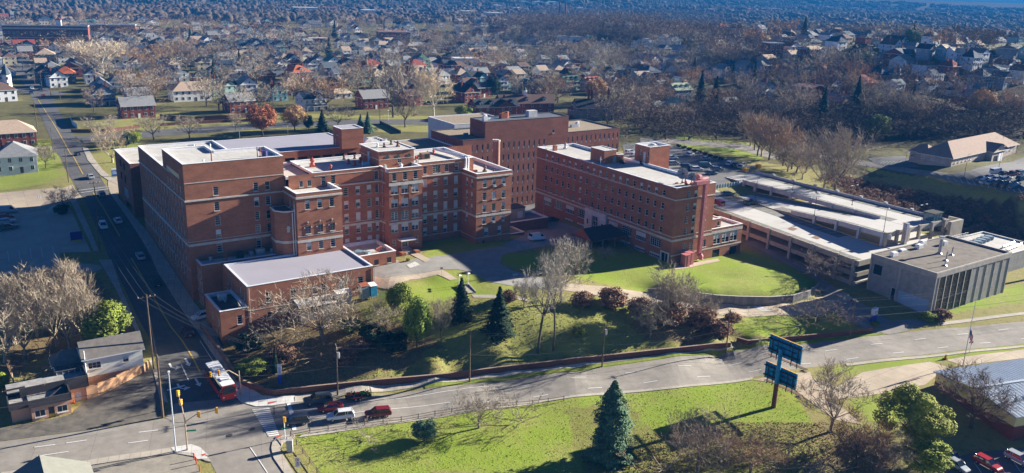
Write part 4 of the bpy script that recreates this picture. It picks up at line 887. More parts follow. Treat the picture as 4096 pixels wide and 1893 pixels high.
# ---- chimney
CH=thing('brick_chimney','tall round tan brick chimney standing between the old wing and the modern wing','chimney',(*W(215,139.4),8.5),TH)
q=MB();q.tube((0,0,0),(0,0,22.2),1.3,1.08,16);q.build('stack',brickmat('tan_stack_brick',(.42,.20,.13),(.34,.15,.10),(.4,.28,.2)),CH)
q=MB();q.tube((0,0,21.9),(0,0,22.4),1.2,1.2,16,cap=False);q.tube((0,0,22.35),(0,0,22.4),.85,.85,12);q.build('rim',STONE,CH)
q=MB();q.tube((1.25,-.4,0),(1.15,-.4,13),.3,.3,8);q.build('flue_pipe',mat('tan_flue',(.55,.4,.3),.8,.1),CH)
# ---- grey rear building with openings
B=Bld('rear_services_building','long rear brick building with lavender grey roof and a row of dark square openings','hospital building',80,250,11,roofm=GREYRF)
B.facade('S',250,66,110,10.5,25.3,[(87.0+4.05*k,20.9,3.1,2.4,None) for k in range(6)])
B.facade('W',66,250,276,10.5,25.3);B.facade('N',276,66,110,10.5,25.3);B.facade('E',110,250,276,10.5,25.3)
B.roof(66,110,250,276,25.3,drop=.12,t=.3,skip='W')
q=MB();q.quad(B.L(84,251.2,20.5),B.L(110,251.2,20.5),B.L(110,251.2,23.6),B.L(84,251.2,23.6));B.part('opening_backing',q,[mat('near_black_backing',(.02,.02,.025),.8,0)])  # flat near-black sheet set back behind the row of openings
B.vol(103.4,110.8,248.6,255.5,24.9,31.2,drop=.15,t=.3,m=0,S=[],Wd=[(253.8,25.4,.9,2.1,'full'),(252,28.8,.9,1.6,'plain')])
B.done()
B=Bld('rear_pale_roof_block','low block with patched white roof and rooftop plant behind the main wing','hospital building',110.8,244,11,roofm=MEMBR)
B.vol(110.9,128,262.2,276,10.5,22.6,drop=.3)
q=MB();p=B.L(119,265,22.3);q.add([(p[0]-2.5,p[1]-2,p[2]),(p[0]+2.5,p[1]-2,p[2]),(p[0]+2.5,p[1]+2,p[2]),(p[0]-2.5,p[1]+2,p[2]),(p[0],p[1]-2,p[2]+2.6),(p[0],p[1]+2,p[2]+2.6)],[(0,1,4),(1,2,5,4),(2,3,5),(3,0,4,5)]);B.part('skylight',q,WHITE)
q=MB()
for k in range(4):q.tube((p[0]+2+k*.8,p[1]-1,p[2]),(p[0]+2+k*.8,p[1]-1,p[2]+3-.3*k),.08)
for k in range(3):q.tube((p[0]+2,p[1]-1,p[2]+1+k),(p[0]+4.6,p[1]-1,p[2]+1+k),.06)
q.tube((p[0]+5,p[1],p[2]),(p[0]+8,p[1]+1,p[2]+1.2),.5);B.part('scaffold_ladder',q,STEEL)
q=MB();q.cbox(p[0]-6,p[1]+1,p[2],1.6,1.6,1.5);B.part('rooftop_unit',q,WHITE)
B.done()
# ---- parking structure at the street (grey brick)
B=Bld('street_parking_block','brick parking block with open bays and stained roof at the uphill street end','parking garage',42.3,254.2,8.5,BRICKD)
B.facade('W',42.3,254.2,278,8,24.7,[(u,z,2.6,2.2,None) for u in (264,269.4) for z in (20.9,17.3)]+[(264.5,13.1,6.5,2.6,('grid',0)),(262,9.3,8,2.4,None)])
B.facade('S',254.2,42.3,62,8,24.7,[(48.5,z,7.5,1.9,None) for z in (21.2,17.6,14.0,10.3)]);B.facade('N',278,42.3,62,8,24.7);B.facade('E',62,254.2,278,8,24.7)
B.vol(45.6,62,243.85,254.15,6,24.3,skip='SNE');B.roof(42.3,62,254.2,278,24.7,m=mat('stained_white_roof',(.60,.57,.52),.8,0,.25,col2=(.40,.36,.29)))
q=MB()
for z in (20.3,16.8,13.2,9.6):p=B.L(42.8,254.7,z);q.box(p[0],p[0]+18.7,p[1],p[1]+22.8,p[2]-.3,p[2])
B.part('parking_deck',q,mat('dark_deck',(.10,.10,.10),.9,.1));B.done()
# ---- east wing
row1=[(159.9+k*2.94,23.75,1.05,1.55,('blind',k % 3) if k % 4 else 'one') for k in range(19)]
ew=[(160.05+k*2.94,z,1.1,1.6,('one',0) if k not in (12,) else ('blind',1)) for z in (20.1,16.8,13.5) for k in range(19)]
big=[(v,9.2,4.1,2.35,('grid',i % 2)) for i,v in enumerate((161.6,167.5,173.45,179.35,193.8,199.8,205.7,211.6))]+[(v,6.25,4.0,1.1,('grid',1)) for v in (161.6,167.6,173.6,194,200)]
B=Bld('hospital_east_wing','long brick wing with satellite dishes on its roof and pink duct on its end','hospital building',157,155.4,5.)
B.facade('W',157,155.4,218.2,2.0,26.65,row1+ew+big+[(157.6,6.0,2.6,2.3,None)])
B.facade('S',155.4,157,171.8,4.5,26.65,[(v,z,w_,1.85,'grid' if v<163 else ('one',1)) for v,w_ in ((161.8,1.0),(164.45,1.25)) for z in (23.4,19.95,16.6,13.3)]+[(161.85,8.8,1.6,2.1,'grid'),(164.35,8.8,1.6,2.1,'grid'),(169.35,8.8,1.6,2.1,'grid'),(168.4,5.4,2.2,1.8,'grid')]+[(168.6,z,.8,1.8,'grid') for z in (23.4,19.95,16.6,13.3)])
B.facade('N',218.2,157,171.8,0,26.65);B.facade('E',171.8,155.4,218.2,6,26.65)
B.roof(157,171.8,155.4,218.2,26.65,drop=.6)
B.vol(171.8,184.3,155.4,164,4.0,13.45,drop=.5,skip='W',S=[(v,8.95,2.8,2.9,('dbl',1)) for v in (174.35,177.75,181.05)]+[(174.4,4.8,2.8,2.5,'darkgrid'),(181.3,4.8,2.9,2.5,'darkgrid')])
B.vol(171.8,176.1,156.2,164,13.2,15.9,drop=.15,t=.25,S=[(175.2,13.9,.8,1.2,'plain')])
for s_,c,a0,a1 in (('S',155.4,156.9,171.85),('W',157,155.35,218.2)):
    B.belt(s_,c,a0,a1,23.2,.3,.12);B.belt(s_,c,a0,a1,13.15,.22,.08);B.belt(s_,c,a0,a1,11.9,.6,.08)
B.belt('S',155.4,171.85,184.35,12.0,.75,.08);B.belt('S',155.4,156.95,184.35,7.85,.35,.08)
q=MB();p=B.L(156.4,182.0,5.8);q.box(p[0],p[0]+.6,p[1],p[1]+3.4,p[2],p[2]+7.2);q.box(p[0],p[0]+.6,p[1]+6.3,p[1]+9.8,p[2],p[2]+7.2);q.box(p[0],p[0]+.6,p[1]+3.4,p[1]+6.3,p[2]+5.6,p[2]+7.2);q.box(p[0]-.08,p[0]+.6,p[1]+3.2,p[1]+3.5,p[2],p[2]+5.9);q.box(p[0]-.08,p[0]+.6,p[1]+6.2,p[1]+6.5,p[2],p[2]+5.9);B.part('entrance_portal',q,CONCL)
q=MB();q.box(p[0]+.3,p[0]+.35,p[1]+3.4,p[1]+6.3,p[2],p[2]+5.6,0)
for k in range(1,4):q.box(p[0]+.22,p[0]+.3,p[1]+3.4+k*.72,p[1]+3.48+k*.72,p[2],p[2]+5.6,1)
for k in (1.3,2.6,4.1):q.box(p[0]+.22,p[0]+.3,p[1]+3.4,p[1]+6.3,p[2]+k,p[2]+k+.1,1)
q.box(p[0]-.03,p[0]+.01,p[1]+1.2,p[1]+1.8,p[2]+2.6,p[2]+4.1,0);q.box(p[0]-.03,p[0]+.01,p[1]+8.0,p[1]+8.6,p[2]+2.6,p[2]+4.1,0);B.part('entrance_glazing',q,[GLASS,FRAME])
q=MB();p=B.L(156.7,155.9,6.0);q.box(p[0],p[0]+.25,p[1],p[1]+.35,1,3.4,0);q.box(p[0],p[0]+.25,p[1]+2.9,p[1]+3.2,1,3.4,0);q.box(p[0],p[0]+.25,p[1],p[1]+3.2,3.4,3.75,0);q.box(p[0]+.3,p[0]+.4,p[1]+.3,p[1]+2.9,1,3.4,1);q.box(p[0]+.24,p[0]+.32,p[1]+1.5,p[1]+1.65,1,3.4,0);B.part('side_door',q,[FRAME,GLASS])
for (v0,v1,u0,u1,z0,z1,Wd) in ((161.3,165.9,190.2,196.6,26.1,30.0,[]),(165.9,168.6,189.8,193.5,26.1,28.4,[])):B.vol(v0,v1,u0,u1,z0,z1,drop=.08,t=.2,Wd=Wd)
B.vol(171.81,180,182.2,188.6,5,31.6,drop=.6,Wd=[(184.4,26.9,1.1,3.0,'full'),(182.9,28.8,.6,1.4,'plain'),(186,28.9,.6,1.4,'plain')])
q=MB();p=B.L(166,190.1,26.1);q.box(p[0]-1.3,p[0]-.2,p[1]-.1,p[1]-.02,p[2],p[2]+2.3,0);q.box(p[0]-1.6,p[0],p[1]-1.0,p[1],p[2]+2.35,p[2]+2.5,1);B.part('roof_door',q,[mat('teal_door',(.15,.33,.32),.6,.1),RUST])
q=MB()
for k in range(5):q.box(9.3,10.3,33.2-.3*k,33.5-.3*k,21.1,22.1-.22*k)
for k in range(4):q.box(14.0,14.75,29.5+.3*k-.8,29.8+.3*k-.8,21.1,21.3+.22*k)
B.part('roof_steps',q,[mat('dark_iron',(.05,.04,.04),.7,.1)])
q=MB();p=B.L(171.3,186,31.0);p=B.L(175.9,185.4,31.0);q.cbox(p[0],p[1],p[2],1.9,2.3,.55);q.blob((p[0],p[1],p[2]+.6),(.95,1.1,.35),10,5);B.part('rooftop_unit',q,CONCL)
q=MB();p=B.L(160.5,213.5,26.1);q.cbox(p[0],p[1],p[2],1.1,1.1,1.6);B.part('chimney',q,BRICK)
ventil(B,165.2,214.2,26.1,STEEL,1.1)
# satellite dishes, mast
def dish(v,u,r_,name='satellite_dish'):
    q=MB();n=14;rr=4;az=2.7;c0=Vector((0,0,1.2+r_));nrm=Vector((-.75,-.55,.35)).normalized();a=nrm.orthogonal().normalized();b2=nrm.cross(a);V_=[c0-nrm*.35*r_];F_=[]
    for i in range(1,rr+1):
        k=i/rr
        for j in range(n):t_=2*math.pi*j/n;V_.append(c0+(a*math.cos(t_)+b2*math.sin(t_))*r_*k-nrm*.35*r_*(1-k*k))
    for j in range(n):F_.append((0,1+j,1+(j+1) % n))
    for i in range(rr-1):
        for j in range(n):F_.append((1+i*n+j,1+(i+1)*n+j,1+(i+1)*n+(j+1) % n,1+i*n+(j+1) % n))
    q.add(V_,F_,0)
    for j in range(0,n,2):t_=2*math.pi*j/n;q.tube(c0-nrm*.36*r_,c0+(a*math.cos(t_)+b2*math.sin(t_))*r_-nrm*.05,.04,.03,4,1)
    q.tube((0,0,0),c0-nrm*.4*r_,.12,.1,6,1);q.tube(c0-nrm*.3*r_,c0+nrm*.9*r_,.03,.03,4,1)
    for sgn in (-1,1):q.tube((sgn*.9,.5*sgn,0),(0,0,1.0),.06,.06,4,1)
    q.cbox(.8,.2,0,.5,.5,.25,0,2);q.cbox(-1.4,.5,0,.9,.5,.3,.3,2)
    root=thing(name,{1.55:'large mesh satellite dish on the east wing roof',1.1:'smaller pale satellite dish near the pink duct on the east wing roof'}[r_],'satellite dish',(*W(u,v),26.08),TH)
    q.build('dish',[mat('dish_grey',(.38,.38,.36),.6,.15),BLACK,RUST],root)
dish(164.2,160.7,1.55);dish(165.3,158.3,1.1)
# pink duct down the end wall
PK=mat('faded_pink_duct',(.42,.15,.15),.6,.2,1);DU=thing('pink_duct','faded pink square duct running over the roof edge and down the east wing end wall','duct',(*W(155.2,167),5.5),TH)
q=MB();q.box(-.5,.5,-1.0,-.05,1.9,21.6)
for k in range(14):z=2.2+k*1.4;q.box(-.55,.55,-1.06,-1.0,z,z+.07);q.add([(-.5,-1.03,z),(-.42,-1.03,z),(.5,-1.03,z+1.4),(.42,-1.03,z+1.4)],[(0,1,3,2)]) 
q.build('riser',PK,DU)
q=MB();q.box(-4.2,.65,-1.3,.0,21.6,22.5);q.box(-.65,.65,-.02,2.3,21.65,22.45);q.build('roof_run',PK,DU)
q=MB();q.tube((.1,2.8,22.4),(1.1,2.8,22.4),1.0,1.0,14);q.tube((1.3,2.6,21.9),(4.2,3.0,21.9),.45,.45,8);q.build('blower',PK,DU)
q=MB();q.tube((0,-.7,1.9),(.5,-.9,1.0),.75,.75,8);q.tube((.5,-.9,1.0),(.5,-.9,.3),.5,.6,8);q.build('elbow',PK,DU)
q=MB();q.tube((-5.6,1.6,20.9),(-5.6,1.6,24.2),.18);q.tube((-5.4,1.6,22.0),(-4.2,1.8,21.2),.4,.4,8);q.cbox(-3.0,1.5,20.9,1.2,.8,.8,.3);q.build('roof_fittings',[mat('pink_red_fitting',(.5,.16,.12),.6,.2)],DU)
for i,(v,u) in enumerate(((159.8,152.6),(162.2,153.6))):
    x,y=W(u,v);t_=thing('duct_collector_box',['left pink metal box at the foot of the end wall','right pink metal box at the foot of the end wall, nearer the duct'][i],'metal box',(x,y,T1(x,y)-.1),TH)
    q=MB();q.box(-.9,.9,-.9,.9,0,3.4);q.build('casing',PK,t_);q=MB();q.box(-.98,.98,-.98,.98,3.4,3.5);q.box(-.05,.05,-.96,-.9,.2,3.2);q.build('lid',mat('pink_lid',(.5,.16,.16),.6,.1),t_)
B.done()
CR=thing('white_cross','small white cross standing on the long roof edge of the east wing','cross',(*W(188.5,158.6),26.6),TH);q=MB();q.box(-.07,.07,-.07,.07,0,2.2);q.box(-.05,.05,-.55,.55,1.35,1.5);q.build('cross',WHITE,CR)
# ---- courtyard utility buildings
B=Bld('courtyard_utility_building','low flat utility building with two beige roof cabins between old and east wings','utility building',126,200,7,BRICKD,mat('grey_felt_roof',(.16,.17,.18),.9,.25,.4))
B.vol(125.6,146,196,205,6.5,10.3,drop=.3,t=.6);B.vol(125.3,133,189.5,196,7.5,9.2,drop=.3,t=.3)
BE=mat('beige_block',(.40,.32,.24),.9,.1)
for a in ((129,132.6,204,207.6,10,13.3),(134,140,199.5,204,10,13.2)):
    q=MB();p=B.L(a[0],a[2],10);q.box(p[0],p[0]+a[1]-a[0],p[1],p[1]+a[3]-a[2],p[2]-.1,p[2]+a[5]-10,0);q.box(p[0]-.15,p[0]+a[1]-a[0]+.15,p[1]-.15,p[1]+a[3]-a[2]+.15,p[2]+a[5]-10,p[2]+a[5]-9.75,1)
    q.box(p[0]+(a[1]-a[0])*.55,p[0]+(a[1]-a[0])*.85,p[1]-.06,p[1]-.01,p[2]+.2,p[2]+2.2,2);B.part('roof_cabin',q,[BE,DKROOF,BLIND])
q=MB();q.cbox(11,10.5,3.2,3.2,2.5,1.6);B.part('green_tank',q,mat('green_canopy',(.02,.10,.05),.6,.2));B.done()
# ---- open pavilion
c0=W(183,157.5);PV=thing('lawn_pavilion','open wooden pavilion with dark hipped roof and red brown gable on the shaded lawn','pavilion',(*W(176.6,150),T1(*W(176.6,150))),TH)
ground_z=T1(*W(176.6,150));q=MB();X,Y,h0,h1=6.6,4.4,2.7,5.3
a=[(-X,-Y,h0),(X,-Y,h0),(X,Y,h0),(-X,Y,h0),(-X+.2,0,h1),(X-3,0,h1)]
q.add(a,[(0,1,5,4),(1,2,5),(2,3,4,5)],0);q.add(a,[(3,0,4)],1);q.add([(x,y,z-.25) for x,y,z in a[:4]],[(0,3,2,1)],2);q.add([a[0],a[1],(a[1][0],a[1][1],h0-.25),(a[0][0],a[0][1],h0-.25),a[2],a[3],(a[3][0],a[3][1],h0-.25),(a[2][0],a[2][1],h0-.25)],[(3,2,1,0),(7,6,5,4)],2)
q.build('roof',[mat('charcoal_shingle',(.05,.045,.045),.9,.2,2),mat('red_brown_gable',(.30,.10,.06),.8,.15),WOODP],PV)
for x in (-X+.4,-2.2,2.2,X-.4):
    for y in (-Y+.4,Y-.4):q=MB();q.box(x-.1,x+.1,y-.1,y+.1,-.8,h0-.25);q.build('post',mat('grey_post',(.25,.24,.22),.9,.1),PV)
for x in (-4,-1,2):
    t_=thing('picnic_table','wooden picnic table under the open pavilion roof','picnic table',(*W(176.6,150+x),T1(*W(176.6,150+x))),TH+.3,'picnic tables under the pavilion')
    q=MB();q.box(-.9,.9,-.4,.4,.7,.76);q.build('tabletop',WOODP,t_)
    for y in (-.75,.75):q=MB();q.box(-.9,.9,y-.14,y+.14,.42,.47);q.build('bench',WOODP,t_)
    q=MB();q.box(-.7,-.6,-.75,.75,0,.7);q.box(.6,.7,-.75,.75,0,.7);q.build('leg_frame',WOODP,t_)
# ---- concrete office block at the driveway
CBW=mat('blotchy_concrete',(.36,.345,.31),.9,0,.7,col2=(.22,.215,.205))
B=Bld('concrete_office_block','windowed concrete block with gravel roof and tall bronze glazing beside the highway','office building',195.7,104.2,.6,CBW,GRAVEL,rec=.06)
bays=[(197.1+2.92*k+1.63,1.2,2.5,3.7,'darkgrid') for k in range(5)];bays+=[(197.1+2.92*k+1.63,5.1,2.5,5.7,'darkgrid') for k in range(5)]
B.facade('S',104.2,195.7,230.8,.3,12.3,bays);B.facade('W',195.7,104.2,122,.8,12.3,[(109.5,1.2,9,3.9,None),(114.5,1.2,1.2,4.1,'plain'),(119.6,7.3,2.3,2.6,'louvre')]);B.facade('N',122,195.7,230.8,1,12.3);B.facade('E',230.8,104.2,122,.3,12.3)
q=MB();p=B.L(195.85,105,1.2);q.box(p[0],p[0]+.1,p[1],p[1]+9,p[2],p[2]+3.9);B.part('roller_door',q,mat('shade_blue_door',(.30,.42,.54),.7,.1,.5))  # bluish cast of the shade is put into the door colour
B.roof(195.7,230.8,104.2,122,12.3,drop=.35,t=.3,m=mat('brown_gravel_roof',(.16,.135,.11),.95,.3,.5))
def pier(a):q=MB();q.box(*a);B.part('concrete_pier',q,CONC)
for v in [195.7]+[197.1+2.92*k for k in range(6)]+[215.3,218.9,223,226.8,230.2]:p=B.L(v,104.2,.3);pier((p[0]-.02,p[0]+.36,p[1]-.12,p[1]-.01,p[2],p[2]+12.0))
for u in (113.3,121.4):p=B.L(195.7,u,.6);pier((p[0]-.2,p[0]-.01,p[1],p[1]+.5,p[2],p[2]+11.6))
q=MB();p=B.L(195.7,104.2,11.0);q.box(p[0]-.1,p[0]+35.1,p[1]-.16,p[1]-.02,p[2],p[2]+1.25);q.box(p[0]-.12,p[0]-.02,p[1],p[1]+17.8,p[2]-.1,p[2]+1.27);B.part('fascia',q,CONC)
for (v,u,a,b2,h,m) in ((200,118.5,2.2,1.1,1.0,WHITE),(212.6,119.3,2.0,1.3,1.0,WHITE),(206.5,120.2,2.4,1.2,.35,WHITE),(217,121,2.0,1.3,1.0,WHITE),(222,117.8,1.9,1.3,1.0,CONCL)):q=MB();p=B.L(v,u,12.0);q.cbox(p[0],p[1],p[2],a,b2,h);q.cbox(p[0],p[1],p[2]+h,a*.8,b2*.8,.12);B.part('rooftop_unit',q,m)
q=MB();p=B.L(213,113.8,12.0);q.tube((p[0],p[1],p[2]),(p[0],p[1],p[2]+.3),.8,.5,12);q.tube((p[0],p[1],p[2]),(p[0],p[1],p[2]+4),.42,.42,12);q.tube((p[0],p[1],p[2]+4.4),(p[0],p[1],p[2]+4.7),.75,.75,12);q.tube((p[0],p[1],p[2]+4),(p[0],p[1],p[2]+4.4),.08,.08);B.part('exhaust_stack',q,STEEL)
for (v,u,h) in ((204.4,107.3,2.6),(208.8,109.6,2.2),(214.8,111.5,2.0)):q=MB();p=B.L(v,u,12.0);q.tube((p[0],p[1],p[2]),(p[0],p[1],p[2]+.25),.6,.3,10);q.tube((p[0],p[1],p[2]),(p[0],p[1],p[2]+h),.1);q.tube((p[0]+.3,p[1],p[2]+h*.4),(p[0]+.3,p[1],p[2]+h*1.1),.09);B.part('vent_pipe',q,STEEL)
B.done(copm=CONC)
B=Bld('concrete_annexe','lower concrete annexe carrying big cooling fans at the right edge','utility building',231,106,.8,CBW,MEMBR)
B.facade('S',106,231,250,5.5,10.8);B.facade('W',231,106,122,.8,10.8);B.facade('N',122,231,250,1,10.8);B.w.box(0,19,12,12.3,0,5);B.roof(231,250,106,122,10.8,drop=.3)
B.w.box(17,18,0,.8,0,4.8)
for k in range(5):q=MB();p=B.L(234+2.6*k,116+.3*k,10.6);q.tube((p[0],p[1],p[2]),(p[0],p[1],p[2]+1.0),1.25,1.35,14,cap=False);q.tube((p[0],p[1],p[2]+.85),(p[0],p[1],p[2]+.9),1.25,1.25,14);B.part('cooling_fan',q,DULLB)
q=MB()
for k in range(9):p=B.L(231.4+1.2*k,121.5,10.8);q.tube(p,(p[0],p[1],p[2]+1.1),.04)
for z in (.6,1.1):q.tube(B.L(231.4,121.5,10.8+z),B.L(241,121.5,10.8+z),.04)
B.part('railing',q,WHITE);q=MB();q.tube(B.L(236,108,11.2),B.L(246,109,11.2),.3);q.tube(B.L(238,110,11.2),B.L(246,111,11.2),.25);B.part('pipework',q,STEEL);B.done(copm=CONCL)
# ---------------------------------------------------------------- multi level car park with split ramps
PGR=thing('ramped_parking_garage','open concrete parking garage with three long split level ramps right of the east wing','parking garage',(*W(125,195),2.5),TH)
def pl(v,u,z):return (v-195,u-125,z-2.5)
DECK=slabmat('pale_garage_deck',(.52,.50,.46),(.40,.38,.35),40,12,.05,.07,0)
GC=mat('garage_concrete',(.40,.35,.28),.9,.2,.5);GBL=mat('pale_garage_parapet',(.52,.52,.50),.85,.15,.6)
zW=lambda u:8.6+(u-125)*.041;zM=lambda u:11.9-(u-145)*.05 if u>145 else 11.9;zE=lambda u:11.9+max(0,u-185)*.01
def deck(v0,v1,u0,u1,zf,name='parking_deck'):
    q=MB();n=12
    for i in range(n):
        a,b2=u0+(u1-u0)*i/n,u0+(u1-u0)*(i+1)/n
        q.quad(pl(v0,a,zf(a)),pl(v1,a,zf(a)),pl(v1,b2,zf(b2)),pl(v0,b2,zf(b2)),0)
        q.quad(pl(v0,a,zf(a)-.5),pl(v0,b2,zf(b2)-.5),pl(v1,b2,zf(b2)-.5),pl(v1,a,zf(a)-.5),1)
        q.quad(pl(v0,a,zf(a)-.5),pl(v0,a,zf(a)),pl(v0,b2,zf(b2)),pl(v0,b2,zf(b2)-.5),1)
    q.quad(pl(v0,u0,zf(u0)-.5),pl(v1,u0,zf(u0)-.5),pl(v1,u0,zf(u0)),pl(v0,u0,zf(u0)),1)
    return q.build(name,[DECK,GC],PGR)
deck(195,214.8,125,197,zW);deck(215,230.8,131,197,zM);deck(231,247,131,205,zE)
deck(215,231,125.5,131,lambda u:8.9)
for dz in (-3.0,-6.0):deck(195.3,247,126,195,lambda u:zW(u)+dz if dz>-4 else max(2.9,zW(u)+dz))
def parapet(side,c,a0,a1,zf,h0,h1,m,name='parapet',th=.22):
    q=MB();n=14
    for i in range(n):
        a,b2=a0+(a1-a0)*i/n,a0+(a1-a0)*(i+1)/n
        if side=='W':
            for cc in (c,c+th):q.quad(pl(cc,a,zf(a)+h0),pl(cc,b2,zf(b2)+h0),pl(cc,b2,zf(b2)+h1),pl(cc,a,zf(a)+h1))
            q.quad(pl(c,a,zf(a)+h1),pl(c,b2,zf(b2)+h1),pl(c+th,b2,zf(b2)+h1),pl(c+th,a,zf(a)+h1));q.quad(pl(c,a,zf(a)+h0),pl(c,b2,zf(b2)+h0),pl(c+th,b2,zf(b2)+h0),pl(c+th,a,zf(a)+h0))
        else:
            for cc in (c,c+th):q.quad(pl(a,cc,zf(a)+h0),pl(b2,cc,zf(b2)+h0),pl(b2,cc,zf(b2)+h1),pl(a,cc,zf(a)+h1))
            q.quad(pl(a,c,zf(a)+h1),pl(b2,c,zf(b2)+h1),pl(b2,c+th,zf(b2)+h1),pl(a,c+th,zf(a)+h1))
    for a in (a0,a1):
        if side=='W':q.quad(pl(c,a,zf(a)+h0),pl(c+th,a,zf(a)+h0),pl(c+th,a,zf(a)+h1),pl(c,a,zf(a)+h1))
    return q.build(name,m,PGR)
parapet('W',194.75,124.8,197,zW,-.55,.95,GC);parapet('W',194.75,124.8,197,lambda u:zW(u)-3.0,-.5,.75,GC);parapet('W',194.75,124.8,180,lambda u:max(3.2,zW(u)-6.0),-1.2,.6,GC)
parapet('S',124.75,195,216,lambda v:8.6,-.55,.95,GC);parapet('S',124.75,195,216,lambda v:5.6,-.5,.75,GC);parapet('S',124.75,195,216,lambda v:2.9,-.9,.4,GC)
parapet('W',214.9,129,163,zM,-.6,.85,GBL);parapet('W',230.9,143,197,zE,-.6,.85,GBL)
parapet('W',214.7,131,192,zW,.0,.22,mat('yellowed_kerb',(.48,.38,.18),.9,.2,2),'kerb',.3);parapet('W',230.6,146,197,zM,.0,.22,MATS['yellowed_kerb'],'kerb',.3)
parapet('W',246.9,131,205,zE,-1.0,.8,GBL);parapet('S',130.8,215,246.9,lambda v:11.9,-.6,.85,GC)
parapet('S',130.8,215,246.9,lambda v:8.9,-.6,.5,GC)
def post(v,u,z0,z1,w_=.75,m=GC):q=MB();p=pl(v,u,z0);q.box(p[0]-w_/2,p[0]+w_/2,p[1]-w_/2,p[1]+w_/2,p[2],p[2]+z1-z0);return q.build('column',m,PGR)
for u in (126,131.2,138.8,146.5,154.2,161.8,169.4,177,184.6):post(194.7,u,2.0,zW(u)+1.25)
for u in (131.5,139,146.5,154.2):post(214.7,u,7.5,zM(u)+1.1,.7,GBL)
for u in (152,160,168,176,184,191,196):post(230.7,u,zM(u)-.5,zE(u)+1.1,.7,GBL)
for u in range(134,204,9):post(247.1,u,zE(u)+.2,zE(u)+1.3,.9,GBL)
for v in (215,220.5,226,231.5,238,244.5):post(v,130.7,2.5,13.1,.8)
post(204,124.9,2,9.9);q=MB();p=pl(222.6,129.6,2.5);q.box(p[0]-.6,p[0]+.6,p[1]-.6,p[1]+.6,0,12.6);q.build('stained_pier',mat('rust_stained_pier',(.35,.20,.15),.9,0,1.2,col2=(.30,.40,.48)),PGR)
# stair tower at the near right corner
q=MB();p=pl(244.5,128.6,2.5);q.box(p[0],p[0]+6.5,p[1],p[1]+1.0,0,10.2,0);q.box(p[0]+6,p[0]+6.6,p[1]+1,p[1]+4.5,0,10.2,0);q.build('stair_wall',GC,PGR)
q=MB();p=pl(241.5,132.5,11.9);q.box(p[0],p[0]+4.6,p[1],p[1]+3.4,p[2],p[2]+.3,0);q.box(p[0]-.2,p[0]+4.8,p[1]-.2,p[1]+3.6,p[2]+2.6,p[2]+2.8,1)
for x in (0,1.5,3,4.5):
    for y in (0,3.3):q.box(p[0]+x,p[0]+x+.1,p[1]+y,p[1]+y+.1,p[2]+.3,p[2]+2.6,1)
q.box(p[0]+.1,p[0]+4.5,p[1]+.05,p[1]+.08,p[2]+.3,p[2]+2.6,2);q.box(p[0]+.05,p[0]+.08,p[1]+.1,p[1]+3.3,p[2]+.3,p[2]+2.6,2);q.build('stair_enclosure',[GC,BLACK,GLASSB],PGR)
# corrugated wall closing the middle ramp at its uphill end
q=MB()
for k in range(24):p=pl(199+k*1.3,197.4,9.0);q.add([p,(p[0]+.65,p[1]-.3,p[2]),(p[0]+1.3,p[1],p[2]),(p[0],p[1],p[2]+3.3),(p[0]+.65,p[1]-.3,p[2]+3.3),(p[0]+1.3,p[1],p[2]+3.3)],[(0,1,4,3),(1,2,5,4)])
q.build('corrugated_screen',mat('blue_grey_corrugated',(.30,.40,.44),.6,.1),PGR)
q=MB();p=pl(229.5,197.2,8);q.box(p[0],p[0]+18,p[1],p[1]+.3,0+p[2]*0+5.5,9.4);q.build('end_wall',GBL,PGR)
# bays: dark tarmac parking strips and lines on the decks
ls=MB()
def bay(v0,v1,u0,u1,zf,off=.03,n=None):
    n=n or 14;ds=MB()
    for i in range(n):a,b2=u0+(u1-u0)*i/n,u0+(u1-u0)*(i+1)/n;ds.quad(pl(v0,a,zf(a)+off),pl(v1,a,zf(a)+off),pl(v1,b2,zf(b2)+off),pl(v0,b2,zf(b2)+off))
    ds.build('parking_bay',mat('grey_parking_bay',(.19,.185,.17),.9,.15,.8),PGR)
def ticks(v0,v1,u0,u1,zf,st=2.7):
    u=u0+1
    while u<u1-.5:
        for d in (0,.35):ls.quad(pl(v0,u+d,zf(u)+.05),pl(v1,u+d-.5,zf(u)+.05),pl(v1,u+d-.38,zf(u)+.05),pl(v0,u+d+.12,zf(u)+.05))
        u+=st
for v0,v1,u0,u1,zf in ((195.3,199.6,127,190,zW),(209.8,214.4,142,192,zW),(215.4,219.3,134,170,zM),(226,230.3,150,195,zM),(231.4,235.2,140,196,zE),(242.6,246.6,138,200,zE)):bay(v0,v1,u0,u1,zf);ticks(v0+.2,v1-.1,u0,u1,zf)
ls.build('bay_lines',mat('cream_line',(.50,.45,.30),.8,.1),PGR)
q=MB();
for u in (152,143.5):q.add([pl(202.8,u,zW(u)+.06),pl(205.4,u+.6,zW(u+.6)+.06),pl(205.0,u+2.6,zW(u+2.6)+.06),pl(202.4,u+2,zW(u+2)+.06)],[(0,1,2,3)])
q.build('rusty_patch',mat('brown_patch',(.24,.14,.09),.9,.2,2),PGR)
